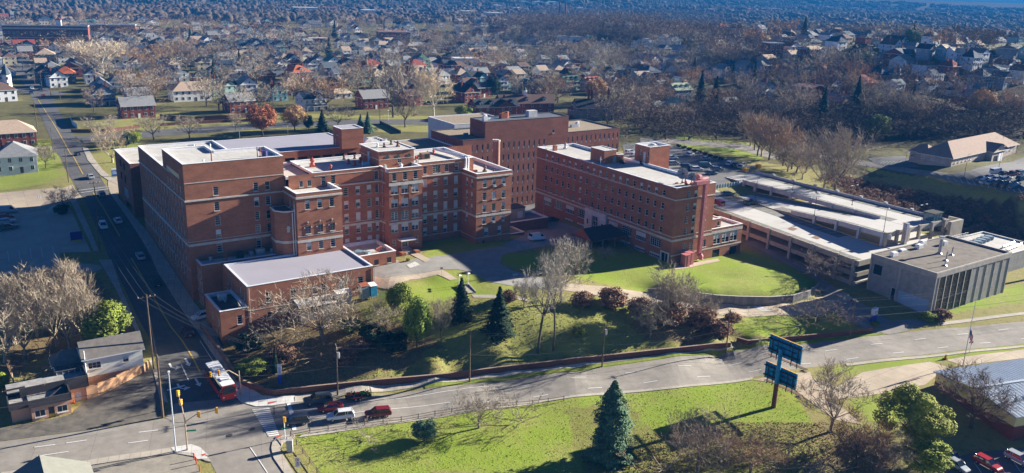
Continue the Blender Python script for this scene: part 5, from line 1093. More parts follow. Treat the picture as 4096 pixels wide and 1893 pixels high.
# ---------------------------------------------------------------- clinic on the plateau
def gable_roof(mb,x0,x1,y0,y1,z,h,m=0,mw=1,ov=.5,axis='x',hip=0.):
    if axis=='x':
        ym=(y0+y1)/2;a=[(x0-ov,y0-ov,z-.15),(x1+ov,y0-ov,z-.15),(x1+ov,y1+ov,z-.15),(x0-ov,y1+ov,z-.15),(x0-ov+hip,ym,z+h),(x1+ov-hip,ym,z+h)]
        F1=[(0,1,5,4),(2,3,4,5)];F2=[(3,0,4),(1,2,5)]
    else:
        xm=(x0+x1)/2;a=[(x0-ov,y0-ov,z-.15),(x1+ov,y0-ov,z-.15),(x1+ov,y1+ov,z-.15),(x0-ov,y1+ov,z-.15),(xm,y0-ov+hip,z+h),(xm,y1+ov-hip,z+h)]
        F1=[(1,2,5,4),(3,0,4,5)];F2=[(0,1,4),(2,3,5)]
    mb.add(a,F1,m)
    if hip:mb.add(a,F2,m)
    else:# gable wall set in
        if axis=='x':
            for x in (x0,x1):mb.add([(x,y0,z-.05),(x,y1,z-.05),(x,(y0+y1)/2,z+h-h*ov/((y1-y0)/2+ov))],[(0,1,2)],mw)
        else:
            for y in (y0,y1):mb.add([(x0,y,z-.05),(x1,y,z-.05),((x0+x1)/2,y,z+h-h*ov/((x1-x0)/2+ov))],[(0,1,2)],mw)
    mb.add([a[0],a[1],a[2],a[3]],[(3,2,1,0)],mw)
    mb.add([(p[0],p[1],p[2]-.18) for p in a[:4]]+list(a[:4]),[(0,1,5,4),(1,2,6,5),(2,3,7,6),(3,0,4,7)],2)
RTAN=mat('tan_shingle',(.30,.21,.16),.9,.12,.6);cb_=brickmat('clinic_brick',(.42,.36,.30),(.36,.30,.25),(.45,.4,.36))
c=G(3803,668);ang=math.atan2(*(G(4061,612)-c)[[1,0]]);CL=thing('clinic_building','single storey pale brick clinic with broad tan hipped roof on the plateau at right','clinic',tuple(c),ang)
Lc=float(np.linalg.norm((G(4061,612)-c)[:2]));Dc=min(30,float(np.linalg.norm((G(3618,655)-c)[:2])));q=MB();q.box(0,Lc,0,Dc*.75,-1.5,3.4);q.box(Lc*.5,Lc*.72,-2.5,0,-1,3.4);q.box(1.5,10,Dc*.75,Dc,-2.5,3.4);q.build('wall',cb_,CL)
q=MB();gable_roof(q,0,Lc,0,Dc*.75,3.4,4.6,hip=9,ov=.8);gable_roof(q,Lc*.5,Lc*.72,-2.5,9,3.4,2.6,axis='y',ov=.8,hip=0);gable_roof(q,1.5,10,Dc*.6,Dc,3.4,2.6,axis='y',hip=3,ov=.7);q.build('roof',[RTAN,cb_,WHITE],CL)
for x in (Lc*.3,Lc*.38,Lc*.76,Lc*.84):
    q=MB();q.add([(x-1,4,4.9),(x+1,4,4.9),(x+1,4,6.2),(x-1,4,6.2),(x-1.2,7,6.4),(x+1.2,7,6.4),(x+1.2,3.7,6.2),(x-1.2,3.7,6.2)],[(0,1,2,3),(7,6,5,4)],0);q.build('dormer',[DKROOF,RTAN],CL)
for x in [3+3.2*k for k in range(5)]+[Lc-9,Lc-5.5]:inst('window',win_mesh(1.3,1.5,'grid'),CL,(x,-.05,1.2))
for y in (3,7,11,15):inst('window',win_mesh(1.3,1.5,'grid'),CL,(-.05,y,1.2),-math.pi/2)
q=MB();q.box(Lc*.58,Lc*.64,-3.12,-3.02,-1,2.2);q.build('entrance_door',WHITE,CL)
# ---------------------------------------------------------------- south-west house and shop
SID=mat('cream_siding',(.80,.77,.66),.7,.06,3,stretch=(1,1,12));ORB=mat('orange_block_wall',(.60,.34,.18),.85,.15,.6)
B=Bld('cream_house','cream sided house with grey shingle roof on an orange block basement by the street','house',14.5,166,0,SID)
B.facade('S',166,16.2,26.5,2.6,6.5,[(23.4,4.2,1.1,1.2,('grid',1)),(17.9,4.1,2.2,1.3,'grid')]);B.facade('W',16.2,166,172.5,2.6,6.5);B.facade('E',26.5,166,172.5,1,6.5);B.facade('N',172.5,16.2,26.5,1,6.5)
B.facade('S',168.5,11.5,16.2,2.0,5.2,[(13.6,2.9,1.0,1.1,'grid'),(14.9,2.9,.8,1.1,'grid')]);B.facade('W',11.5,168.5,173,1,5.2)
q=MB();gable_roof(q,1.7,12,0,6.5,6.5,2.3,ov=.45);gable_roof(q,-3.2,2.2,2.6,7.2,5.2,1.9,hip=2.2,ov=.4);B.part('roof',q,[mat('grey_shingle',(.16,.145,.13),.9,.2,1.2),SID,WHITE])
q=MB();p=B.L(12.0,166.0,0);q.box(-3.2,1.6,-.3,2.4,4.9,5.05,0)
for x in (-3.1,-2.1,-1.1,-.1,.9):q.box(x,x+.08,-.25,-.17,1.4,4.9,1)
q.box(-3.1,1.5,-.2,-.15,1.4,4.8,2);B.part('screened_porch',q,[DKROOF,WHITE,mat('porch_screen',(.10,.14,.17),.6,.1)])
q=MB();q.box(1.75,11.95,.04,6.4,0,2.6);B.part('block_basement',q,brickmat('orange_block',(.58,.33,.18),(.48,.26,.14),(.3,.2,.14),.6));q=MB();q.box(9.2,10.6,-.03,.03,1.6,2.5);B.part('louvre_vent',q,CONC)
q=MB();q.tube((1.8,-.25,-.5),(1.8,-.25,8.2),.1);B.part('white_mast',q,WHITE);B.done()
mb=MB();o=G(350,1600);pts=[G(350,1599),G(395,1585),G(470,1548),(None),G(596,1478)];pts=[p for p in pts if p is not None]
for i in range(len(pts)-1):
    a,b2=pts[i]-o,pts[i+1]-o;ta,tb=[3.1-o[2] if k<1 else (2.9-o[2]) for k in (0,1)];mb.quad((a[0],a[1],a[2]-.5),(b2[0],b2[1],b2[2]-.5),(b2[0],b2[1],max(tb,b2[2]+.3)),(a[0],a[1],max(ta,a[2]+.3)));mb.quad((a[0],a[1],max(ta,a[2]+.3)),(b2[0],b2[1],max(tb,b2[2]+.3)),(b2[0]-.2,b2[1]+.35,max(tb,b2[2]+.3)),(a[0]-.2,a[1]+.35,max(ta,a[2]+.3)))
tag(mb.build('orange_retaining_wall',ORB,loc=tuple(o)),'plain orange painted retaining wall below the cream house','retaining wall')
PORB=mat('peach_stucco',(.58,.33,.20),.85,.12,.8);DKM=mat('dark_ribbed_mansard',(.06,.055,.055),.6,.15,2)
B=Bld('small_shop','small peach shop with dark mansard fascia and two dark front windows at the crossroads','shop',5.8,157.3,.2,PORB,mat('patched_silver_roof',(.22,.21,.2),.8,0,.8,col2=(.42,.41,.38)),rec=.12)
B.facade('S',157.3,6.2,12.35,.1,3.3,[(7.5,.9,1.7,1.3,('plain',1)),(11.0,.9,1.7,1.3,('plain',1)),(9.3,.25,.95,2.1,None)]);B.facade('E',12.35,157.3,162.5,.1,3.3);B.facade('W',6.2,157.3,162.5,.1,3.3)
B.facade('S',158.5,3.2,6.2,.1,3.0);B.facade('W',3.2,158.5,163,.1,3.0);B.facade('S',161.0,12.35,15.8,.1,3.2,[(14.1,.3,.9,2.0,'full')]);B.facade('E',15.8,161,166,.1,4.2)
q=MB();p=B.L(6.0,157.1,0)
for (v0,v1,u0,u1,z0,z1) in ((5.9,12.6,156.95,157.2,3.0,4.4),(12.4,12.65,156.95,162.5,3.0,4.4),(3.0,6.0,158.2,158.4,2.7,4.0),(2.9,3.1,158.2,163.4,2.7,4.0),(12.2,16.0,160.7,160.95,3.2,5.4),(15.8,16.0,160.7,166,3.2,5.4),(5.0,12.6,161.8,162.0,3.0,4.9),(2.9,6,163.2,163.4,3.0,4.6)):a=B.L(v0,u0,z0);b2=B.L(v1,u1,z1);q.box(a[0],b2[0],a[1],b2[1],a[2],b2[2])
B.part('mansard_fascia',q,DKM);q=MB();a=B.L(6,157.2,3.35);q.box(a[0],a[0]+6.3,a[1],a[1]+4.6,a[2]-.1,a[2]);a=B.L(3.1,158.4,3.1);q.box(a[0],a[0]+2.9,a[1],a[1]+4.7,a[2]-.1,a[2]);a=B.L(3.1,162,4.3);q.box(a[0],a[0]+12.7,a[1],a[1]+4.2,a[2]-.1,a[2]);B.part('roof',q,B.roofm)
q=MB();a=B.L(9.3,157.42,.2);q.box(a[0]-.45,a[0]+.45,a[1],a[1]+.04,a[2],a[2]+2.1,0);q.box(a[0]-.4,a[0]+.4,a[1]-.03,a[1],a[2]+.1,a[2]+.75,1);B.part('shop_door',q,[GLASS,mat('yellow_panel',(.6,.42,.06),.6,.1)])
q=MB();a=B.L(8,158.6,3.35);q.add([(a[0]+.4,a[1]-.3,a[2]),(a[0]+4.2,a[1]-.3,a[2]),(a[0]+4.2,a[1]+2.9,a[2]+1.0)],[(0,1,2)]);B.part('roof_slope',q,DKM)
B.w.v and B.w.build('wall',B.wall,B.root)
c=G(366,1568+18);t_=thing('air_conditioner','small cream air conditioner cabinet beside the peach shop','air conditioner',tuple(c),TH);q=MB();q.box(-.5,.5,-.4,.4,.2,1.2);q.build('casing',CONCL,t_);q=MB();q.tube((0,0,1.2),(0,0,1.25),.33,.33,12);q.build('fan_grille',BLACK,t_)
c=G(296,1612);t_=thing('traffic_cone','small orange cone by the peach shop side wall','traffic cone',tuple(c));q=MB();q.tube((0,0,.04),(0,0,.7),.2,.04,8);q.build('cone',mat('orange_plastic',(.7,.12,.02),.5,0),t_);q=MB();q.box(-.25,.25,-.25,.25,0,.05);q.build('base',BLACK,t_)
# grey roof at the bottom left edge
B=Bld('grey_roofed_building','building with plain grey green hipped roof cut by the bottom left edge of the photo','building',1,124,0,SID)
B.vol(-.6,11.4,108,131.2,0,4.0,roof=False);q=MB();gable_roof(q,-1.6,10.4,-16,7.2,4,3.1,axis='y',ov=.55);B.part('roof',q,[mat('grey_green_shingle',(.20,.20,.17),.9,.1,1),SID,WHITE]);B.done()
# metal building at right
YW=mat('yellow_metal_siding',(.74,.64,.30),.6,.06,2,stretch=(6,6,.3));MRF=mat('ribbed_blue_grey_metal',(.30,.36,.43),.4,.12,.6,metal=.3)
M0=P0(3734.2,1484,2.6);M1=P0(4068,1671,2.6);d=(M1-M0)[:2];L_=float(np.linalg.norm(d));ang=math.atan2(d[1],d[0]);MT=thing('metal_roof_building','yellow sided building with ribbed blue grey metal roof at the right edge','warehouse',(M0[0],M0[1],-1.2),ang)
q=MB();q.box(.4,L_-.4,.4,48,1.6,3.7,0);q.box(.38,L_-.38,.42,47.9,-3.5,1.6,1);q.build('wall',[YW,BRICKH],MT)
q=MB();h_=1.1;w2=L_/2
q.add([(0,0,3.8),(0,50,3.8),(w2,50,3.8+h_),(w2,0,3.8+h_),(L_,0,3.8),(L_,50,3.8)],[(0,3,2,1),(3,4,5,2)],0);q.add([(.4,.41,3.6),(L_-.4,.41,3.6),(w2,.41,3.6+h_)],[(0,1,2)],2);q.box(0,L_,-.05,.05,3.5,3.75,1)
y=.5
while y<50:q.add([(0,y,3.86),(w2,y,3.86+h_),(w2,y+.14,3.86+h_),(0,y+.14,3.86),(0,y,3.8),(w2,y,3.8+h_)],[(0,1,2,3),(0,1,5,4)],1);q.add([(L_,y,3.86),(w2,y,3.86+h_),(w2,y+.14,3.86+h_),(L_,y+.14,3.86),(L_,y,3.8),(w2,y,3.8+h_)],[(0,1,2,3),(0,1,5,4)],1);y+=.95
q.box(w2-.35,w2+.35,0,50,3.84+h_,3.95+h_,1);q.build('roof',[MRF,mat('pale_metal_rib',(.50,.54,.58),.4,.1,1,metal=.3),YW],MT)
q=MB();q.cbox(w2+5,12,3.8+h_*.55,1.6,2.4,1.3);q.build('rooftop_unit',WHITE,MT)
for x in (5.5,11):inst('window',win_mesh(1.0,1.0,'plain'),MT,(x,.36,2.2))
# ---------------------------------------------------------------- billboard
bp_=P0(3094,1629,-.7);bz=T1(bp_[0],bp_[1]);BB=thing('billboard','two panel billboard seen from its blue framed back on one tall round column','billboard',(bp_[0],bp_[1],bz),math.pi/2-R(143))
q=MB();q.tube((0,0,-.3),(0,0,5.1),.48,.45,12,0);q.tube((0,0,5.1),(0,0,12.3),.45,.4,12,1);q.build('column',[mat('rusty_brown_column',(.16,.06,.04),.8,.25),BLUEP],BB)
def panel(x0,x1,z0,z1):
    q=MB();q.box(x0,x1,.75,.95,z0,z1,0,1)
    for k in range(9):x=x0+(x1-x0)*k/8;q.box(x-.06,x+.06,.6,.75,z0,z1,2)
    q.box(x0,x1,.95,1.0,z0,z1,1);o=q.build('sign_panel',[BLUEP,YEL,BLUEP],BB)
    q=MB()
    for z in (z0+(z1-z0)*.22,z0+(z1-z0)*.8):q.box(x0-.2,x1+.2,.3,.6,z-.12,z+.12)
    q.box(x0+1.2,x1-1,.45,.6,z0+(z1-z0)*.5,z0+(z1-z0)*.5+.12)
    for x in (x0+.8,x0+2,x1-1.8,x1-.5):q.box(x-.06,x+.06,.35,.5,z0-.9,z1-.8)
    q.build('steel_frame',mat('dark_steel',(.03,.035,.045),.7,.2),BB)
    q=MB();q.box(x0-.1,x1+1.2,.9,1.7,z0-.75,z0-.68)
    for x in np.arange(x0,x1+1.2,.6):q.box(x,x+.06,.5,1.7,z0-.82,z0-.75)
    q.box(x1+.4,x1+1.6,0,.9,z0-.95,z0-.9);q.box(x0,x1,.45,.5,z0-.5,z0-.42);q.build('catwalk',mat('brown_catwalk',(.12,.08,.06),.8,.2),BB)
zz=-bz-.7+.7
panel(-3.1,4.0,10.4,14.1);panel(-3.3,3.7,4.9,8.3)
# ---------------------------------------------------------------- poles, wires, lamps
poles={}
def pole(key,px,py,tx,ty,label,arm=0,r_=.17,armaz=None,xf=None):
    b2=G(px,py);zt=hgt(b2,tx,ty);h=zt-b2[2];t_=thing('utility_pole',label,'utility pole',tuple(b2),0,'wooden utility poles')
    q=MB();q.tube((0,0,-.5),(0,0,h),r_,r_*.65,8);q.build('pole',WOODP,t_)
    az=R(armaz) if armaz is not None else 0;d=(math.sin(az),math.cos(az))
    if arm:
        q=MB();q.cbox(0,0,h-.6,.13,arm,.14,-az);q.build('crossarm',WOODP,t_);
        for s in (-.48,-.2,.2,.48):q=MB();q.tube((d[0]*arm*s,d[1]*arm*s,h-.46),(d[0]*arm*s,d[1]*arm*s,h-.2),.07,.05,6);q.build('insulator',CONCL,t_)
    if xf:q=MB();q.tube((.35,0,h-2.6),(.35,0,h-1.5),.28,.28,10);q.build('transformer',STEEL,t_)
    poles[key]=(b2,h,d,arm);return t_
pole('A',1351,1582,1342,1381,'brown utility pole on the highway verge behind the tractor trailer',2.4,armaz=-18,xf=1)
pole('Bp',1878,1528,1882,1330,'utility pole on the verge below the spruces, holding a small street lamp')
pole('C',2408,1467,2424,1292,'grey utility pole with transformer between the two long tree shadows',xf=1)
pole('D',2903,1412,2924,1239,'dark brown utility pole at the gap in the brick wall',1.6,armaz=-18)
pole('E',3399,1354,3428,1197,'leaning reddish utility pole left of the driveway mouth',1.6,armaz=-18)
pole('F',615,1478,565,1181,'tall pole with twin crossarms beside the cream house',3.2,.2,armaz=56)
pole('Gp',652,1671,628,1419,'thick dark pole at the crossroads corner by the shop forecourt',0,.26)
pole('H',395,905,310,730,'dark T shaped pole beside the west car park',3.0,armaz=56)
pole('I',400,1010,380,865,'thin pole in building shadow on the left edge of the street',2.6,.13,armaz=56)
pole('J',275,730,240,600,'leaning pole on the left lawn beside the sunny street',0);pole('K',218,640,192,510,'slim pole next to the round green tree on the left',0,.13)
pole('K2',152,535,142,408,'brown pole on the left verge near the brick house',0)
for i,(px,py,tx,ty) in enumerate(((168,355,158,285),(242,405,230,312),(204,385,196,300),(140,340,135,272),(92,285,85,215),(66,250,60,195),(50,235,46,175),(34,225,30,170),(1520,495,1510,400),(1316,400,1314,320),(540,318,530,245),(3355,515,3362,385))):
    pole('n%d' % i,px,py,tx,ty,'distant utility pole '+['by the first parked car up the street','at the side street junction kerb','just above the side street junction','behind the red brick corner shops','leaning over the narrow upper street','beside the teal house gable','next but one below the school','nearest the school','in front of the brick house by the back street','beside the lane to the hospital','in front of the dark roofed houses','on the slope below the pink gambrel shed'][i],0 if i % 2 else 1.8,.16,armaz=50)
q=MB()
def wire(name,pts,label,sag=.6,r_=.018,n=10):
    o=Vector(pts[0]);q=MB()
    for a,b2 in zip(pts[:-1],pts[1:]):
        a,b2=Vector(a)-o,Vector(b2)-o;prev=a
        for i in range(1,n+1):f=i/n;p=a.lerp(b2,f);p.z -= sag*4*f*(1-f);q.tube(prev,p,r_,r_,3,cap=False);prev=p
    ob=q.build(name,mat('cable',(.06,.06,.065),.5,0),loc=tuple(o));tag(ob,label,'cable','overhead cables');return ob
def top(k,dz=0.,s=0.):b2,h,d,arm=poles[k];return (b2[0]+d[0]*arm*s,b2[1]+d[1]*arm*s,b2[2]+h+dz)
west=top('Gp',-.3);e_=G(4400,1235);east=(e_[0],e_[1],e_[2]+10)
wire('power_line',[west,top('A',-.2,.45),top('Bp',-.1),top('C',-.1),top('D',-.2,.45),top('E',-.2,.45),east],'topmost far cable strung on the highway poles',.9)
wire('power_line',[(west[0],west[1],west[2]-.4),top('A',-.2,-.45),top('Bp',-.5),top('C',-.5),top('D',-.2,-.45),top('E',-.2,-.45),(east[0],east[1],east[2]-.3)],'second cable strung on the highway poles just below the top one',1.0)
wire('power_line',[top('Gp',-2.2),top('A',-2.4),top('Bp',-2.4),top('C',-2.6),top('D',-2.4),top('E',-2.4),(east[0],east[1],east[2]-2.5)],'middle cable strung on the highway poles',1.1)
wire('telephone_cable',[top('Gp',-4.2),top('A',-4.4),top('Bp',-4.8),top('C',-5.0),top('D',-4.6),top('E',-4.4),(east[0],east[1],east[2]-4)],'thick lowest telephone cable strung on the highway poles',1.0,.035)
w0=G(-300,1800)
wire('telephone_cable',[(w0[0],w0[1],6.5),top('Gp',-5.0)],'thick black cable crossing left from the crossroads pole in front of the shop',1.0,.045)
for i,s in enumerate((-.46,0,.46)):wire('street_power_line',[top('I',0,s),top('F',-.3,s),(*W(149+s*2,42),10.5)],'bright street cable %s' % ['left of the three above the dark street','middle of the three above the dark street','right of the three above the dark street'][i],1.1,.03)
wire('street_power_line',[top('I',0,0),top('H',0,.3),top('J',-.2),top('K',-.2),top('K2',-.2)],'long cable running uphill along the left side of the street',1.0)
wire('street_power_line',[top('F',-2),top('Gp',-.5)],'short cable between the two poles near the cream house',.4)
# street lights and signals
def lamp(name,px,py,tx,ty,label,arms=((0,1.2),),col=None,r_=.09,head='cobra',group=None,zbase=None,cat='street lamp'):
    b2=G(px,py) if zbase is None else P0(px,py,zbase);h=hgt(b2,tx,ty)-b2[2];t_=thing(name,label,cat,tuple(b2),0,group);m=col or STEEL
    q=MB();q.tube((0,0,-.1),(0,0,.25),r_*2,r_*2,8);q.tube((0,0,0),(0,0,h),r_,r_*.6,8);q.build('post',m,t_)
    for az,L in arms:
        a=R(az);d=(math.sin(a),math.cos(a))
        if L>0:q=MB();q.tube((0,0,h-.1),(d[0]*L*.6,d[1]*L*.6,h+.25),r_*.6,r_*.5,6);q.tube((d[0]*L*.6,d[1]*L*.6,h+.25),(d[0]*L,d[1]*L,h+.25),r_*.5,r_*.4,6);q.build('arm',m,t_)
        q=MB();
        if head=='cobra':q.cbox(d[0]*(L+.3),d[1]*(L+.3),h+.18,.7,.32,.16,math.pi/2-a)
        else:q.tube((0,0,h),(0,0,h+.12),.15,.55,12);q.tube((0,0,h+.12),(0,0,h+.3),.55,.1,12)
        q.build('lamp_head',CONCL if head=='cobra' else WHITE,t_)
    return t_
lamp('street_lamp',703.8,1808,677,1500,'tall pale grey lamp post on the near left corner',((-20,.3),),mat('pale_blue_post',(.45,.50,.55),.4,.05),.14)
lamp('courtyard_lamp',1871,1146,1873,1096,'courtyard lamp with disc head, right one by the garden steps',((0,0),),WHITE,.09,'disc');lamp('courtyard_lamp',1836,1142,1835,1104,'courtyard lamp with disc head, left one behind the dark spruce',((0,0),),WHITE,.08,'disc')
DEEP=mat('maroon_post',(.12,.05,.045),.6,.1)
for i,(px,py,tx,ty,z) in enumerate(((3170,762,3178,697,12.6),(3257,862,3278,780,12.6),(3408,820,3420,745,12.6),(3022,792,3040,722,12.3),(3534,930,3548,842,12.9),(3683,900,3694,822,12.9))):
    lamp('garage_lamp',px,py,tx,ty,'slim maroon %s lamp on the garage ramps, number %s from the left' % ('double headed' if i in (0,2,5) else 'single headed',['two','three','four','one','five','six'][i]),((56,1.0),(236,1.0)) if i in (0,2,5) else ((40,1.3),),DEEP,.09,zbase=z,group='lamps on the garage ramps')
for i,(px,py,tx,ty,lb) in enumerate(((2795,652,2800,610,'in the left part of the car park'),(2838,705,2845,668,'in the front row of parked cars'),(2978,716,2985,652,'by the yellow grit box'),(2365,1010,2170,850,''),(3614,695,3635,615,'at the clinic driveway bend'),(3855,715,3872,620,'at the left end of the clinic car park'),(3995,672,4010,590,'in front of the clinic entrance'),(1152,545,1147,500,'behind the lavender roof, left'),(1310,535,1308,492,'behind the lavender roof, right'),(960,575,955,520,'behind the street block roof'),(2505,585,2512,528,'left of the access road'),(535,600,533,577,'behind the street parking block'))):
    if not lb:continue
    lamp('car_park_lamp',px,py,tx,ty,'slim car park lamp '+lb,((60,1.2),(240,1.2)) if i in (0,2) else ((60,1.0),),STEEL if i>5 else DEEP,.08)
lamp('courtyard_lamp',2172,905,2185,822,'grey lamp post by the utility building between the wings',((60,.8),),STEEL,.08)
lamp('white_globe_lamp',1553,482,1553,443,'old style lamp on the back street verge',((0,0),),WHITE,.08,'disc')
lamp('street_lamp',935,505,930,478,'small lamp beside the back street behind the bare tree',((0,0),),WHITE,.07,'disc')
SIGB=mat('signal_yellow',(.75,.38,.02),.5,.05,2)
def signal(par,x,y,z,az):
    q=MB();q.box(-.19,.19,-.15,.15,-.55,.55,0)
    for k in (-.34,0,.34):q.tube((0,-.15,k),(0,-.36,k),.15,.15,8,0,cap=False)
    o=q.build('signal_head',SIGB,par,loc=(x,y,z),rot=-az+math.pi)
    q=MB()
    for k,mi in ((-.34,0),(0,1),(.34,2)):q.tube((0,-.16,k),(0,-.17,k),.12,.12,8,mi)
    q.build('lens',[mat('green_lens',(.01,.12,.05),.3,0),mat('amber_lens',(.25,.12,.01),.3,0),mat('red_lens',(.3,.01,.01),.3,0)],o)
def sigpole(px,py,tx,ty,label,arms,m=None,sign=None):
    b2=G(px,py);h=hgt(b2,tx,ty)-b2[2];t_=thing('traffic_signal',label,'traffic signal',tuple(b2));m=m or mat('tan_signal_post',(.36,.28,.20),.6,.2)
    q=MB();q.tube((0,0,0),(0,0,h),.14,.11,8);q.tube((0,0,0),(0,0,.4),.24,.2,8);q.build('post',m,t_)
    for (wx,wy,zt,heads,az) in arms:
        e2=P0(wx,wy,zt)-b2;q=MB();z0=h*.78;mid=(e2[0]*.35,e2[1]*.35,z0+(e2[2]-z0)*.8);q.tube((0,0,z0),mid,.09,.08,6);q.tube(mid,tuple(e2),.08,.06,6);q.build('mast_arm',m,t_)
        for f in heads:p=Vector(mid).lerp(Vector(e2),f);signal(t_,p.x,p.y,p.z-.1,R(az))
    if sign:
        q=MB();q.cbox(.9,.15,h*.52,1.5,.05,.28,.25);q.build('street_name_sign',mat('green_sign',(.0,.22,.13),.5,0),t_)
        q=MB()
        for k in range(7):q.cbox(.36+k*.17,.1+k*.04,h*.52+.07,.1,.01,.14,.25)
        q.build('sign_lettering',WHITE,t_)
    return t_
sigpole(750,1803,739,1655,'tan signal post on the near left corner with two arms of yellow signals',[(711,1572,7.3,(.35,1.),20),(868,1640,6.6,(.15,1.),250)],sign=1)
sigpole(962,1580,956,1484,'signal post beside the red and white bus with one arm',[(842,1497,6.4,(1.,.55),160)],sign=1)
b2=G(1140,1758);t_=thing('pedestrian_signal','short pole with white sleeve and pedestrian signal beside the split rail fence corner','pedestrian signal',tuple(b2));h=hgt(b2,1136,1680)-b2[2]
q=MB();q.tube((0,0,0),(0,0,h),.09,.09,8);q.build('post',WHITE,t_);signal(t_,0,0,h,1.0);q=MB();q.cbox(0,-.1,h*.55,1.2,.05,.22,.2);q.build('street_name_sign',MATS['green_sign'] if 'green_sign' in MATS else BLUEP,t_)
# flagpole with half mast flag
b2=G(3852,1462);h=hgt(b2,3904,1193)-b2[2];FPt=thing('flagpole','white flagpole with the striped flag hanging at half mast','flagpole',tuple(b2));q=MB();q.tube((0,0,0),(0,0,h),.11,.05,8);q.blob((0,0,h+.1),(.12,.12,.12),8,5);q.build('pole',WHITE,FPt)
FR=mat('flag_red',(.55,.03,.05),.8,0);FW_=mat('flag_white',(.7,.68,.66),.8,0);FB=mat('flag_blue',(.02,.03,.16),.8,0)
q=MB();fz=h*.56
for i in range(7):
    for s in range(10):
        x0,x1=i*.12,(i+1)*.12;q.add([(x0+.1,.12*math.sin(i*1.7),fz-i*.28-s*.21),(x1+.1,.12*math.sin((i+1)*1.7),fz-(i+1)*.28-s*.21),(x1+.1,.12*math.sin((i+1)*1.7)+.02,fz-(i+1)*.28-(s+1)*.21),(x0+.1,.12*math.sin(i*1.7)+.02,fz-i*.28-(s+1)*.21)],[(0,1,2,3)],2 if (s<5 and i<4) else s % 2)
q.build('flag',[FR,FW_,FB],FPt)
# ---------------------------------------------------------------- fences
def railfence(name,px,label,step=3.0,h=1.15,m=None,rails=(.45,.95),rr=.05,pr=.08):
    P_=[G(*p) for p in px];pts=[]
    for a,b2 in zip(P_[:-1],P_[1:]):
        n=max(1,int(np.linalg.norm((b2-a)[:2])/step));pts+=[a+(b2-a)*i/n for i in range(n)]
    pts.append(P_[-1]);pts=[np.array([p[0],p[1],T1(p[0],p[1])]) for p in pts];o=pts[0];t_=thing(name,label,'fence',tuple(o));m=m or mat('grey_brown_rail',(.17,.13,.10),.9,.2,2)
    for p in pts[:99]:q=MB();d=p-o;q.tube((d[0],d[1],d[2]-.2),(d[0],d[1],d[2]+h),pr,pr*.9,5);q.build('fence_post',m,t_)
    q=MB()
    for a,b2 in zip(pts[:-1],pts[1:]):
        for z in rails:q.tube((*(a-o)[:2],(a-o)[2]+z),(*(b2-o)[:2],(b2-o)[2]+z),rr,rr,4)
    q.build('rails',m,t_)
railfence('split_rail_fence',[(1163,1748),(1240,1732),(1385,1712),(1605,1688),(1740,1664),(2000,1632),(2255,1604)],'weathered split rail fence along the near side of the highway')
railfence('split_rail_fence',[(1163,1748),(1212,1815),(1268,1893),(1300,1940)],'weathered split rail fence running down from the crossroads corner')
railfence('rail_fence',[(2560,548),(2700,555),(2850,566),(2960,585)],'brown rail fence above the curved access road',4,1.1);railfence('rail_fence',[(3330,640),(3560,690),(3800,740),(4096,795)],'brown rail fence along the top of the brambly slope',4.5,1.1)
railfence('rail_fence',[(3340,560),(3460,612),(3500,600),(3640,570)],'yellowish rail fence by the small clinic lot',4.5,1.0,mat('yellow_rail',(.4,.32,.16),.8,.1))
WPX=[(640,475),(760,485),(920,478),(1000,470)]
pts=[G(*p) for p in WPX];o=pts[0];q=MB()
for a,b2 in zip(pts[:-1],pts[1:]):a=a-o;b2=b2-o;q.quad(tuple(a),tuple(b2),(b2[0],b2[1],b2[2]+2),(a[0],a[1],a[2]+2));q.quad((a[0],a[1]+.15,a[2]+2),(b2[0],b2[1]+.15,b2[2]+2),(b2[0],b2[1],b2[2]+2),(a[0],a[1],a[2]+2))
tag(q.build('board_fence',mat('red_brown_boards',(.13,.06,.045),.9,.2,3),loc=tuple(o)),'dark red brown board fence above the back street','fence')
pts=[G(*p) for p in ((282,478),(290,500),(310,515))];o=pts[0];q=MB()
for a,b2 in zip(pts[:-1],pts[1:]):a=a-o;b2=b2-o;q.quad(tuple(a),tuple(b2),(b2[0],b2[1],b2[2]+2),(a[0],a[1],a[2]+2))
tag(q.build('white_fence',WHITE,loc=tuple(o)),'short white board fence at the corner of back street and sunny street','fence')
for L_,lb in (([(285,530),(420,530),(560,512)],'low red brick garden wall left of the back street'),([(640,505),(900,490),(1000,487)],'low red brick wall along the far side of the back street')):
    wall_run('garden_wall',[G(*p) for p in L_],lambda s:1.3,BRW,lb)
wall_run('stone_wall',[G(*p) for p in ((1520,495),(1560,515),(1600,535))],lambda s:1.4,mat('dark_stone',(.09,.08,.07),.9,.2,2),'dark stone wall beside the lane behind the hospital')
# ---------------------------------------------------------------- signs and small things
def slabsign(name,px,py,w_,h,d_,ang,mats,label,split=.6,base=.0):
    c=G(px,py);t_=thing(name,label,'sign',tuple(c),ang);q=MB();q.box(-w_/2,w_/2,-d_/2,d_/2,base,base+h*split);q.build('lower_panel',mats[0],t_);q=MB();q.box(-w_/2,w_/2,-d_/2,d_/2,base+h*split,base+h);q.build('upper_panel',mats[1],t_);return t_
DB=mat('deep_blue_sign',(.02,.04,.30),.4,.05);PW=mat('pale_sign',(.62,.64,.68),.5,.05)
t_=slabsign('hospital_pylon_sign',1121,1535,.75,4.0,.5,.2,[DB,PW],'slim blue and white column sign on the corner lawn',.5);q=MB()
for k in range(5):q.box(-.22,.22,-.27,-.25,2.4+k*.25,2.5+k*.25)
q.build('sign_lettering',DB,t_)
t_=slabsign('hospital_monument_sign',3492,1288,1.9,3.6,.8,.75,[DB,PW],'blue and white monument sign in shade beside the office driveway',.55);q=MB();q.box(-.7,.7,-.42,-.4,2.7,2.85);q.box(-.7,.3,-.42,-.4,2.4,2.5);q.build('sign_lettering',DB,t_)
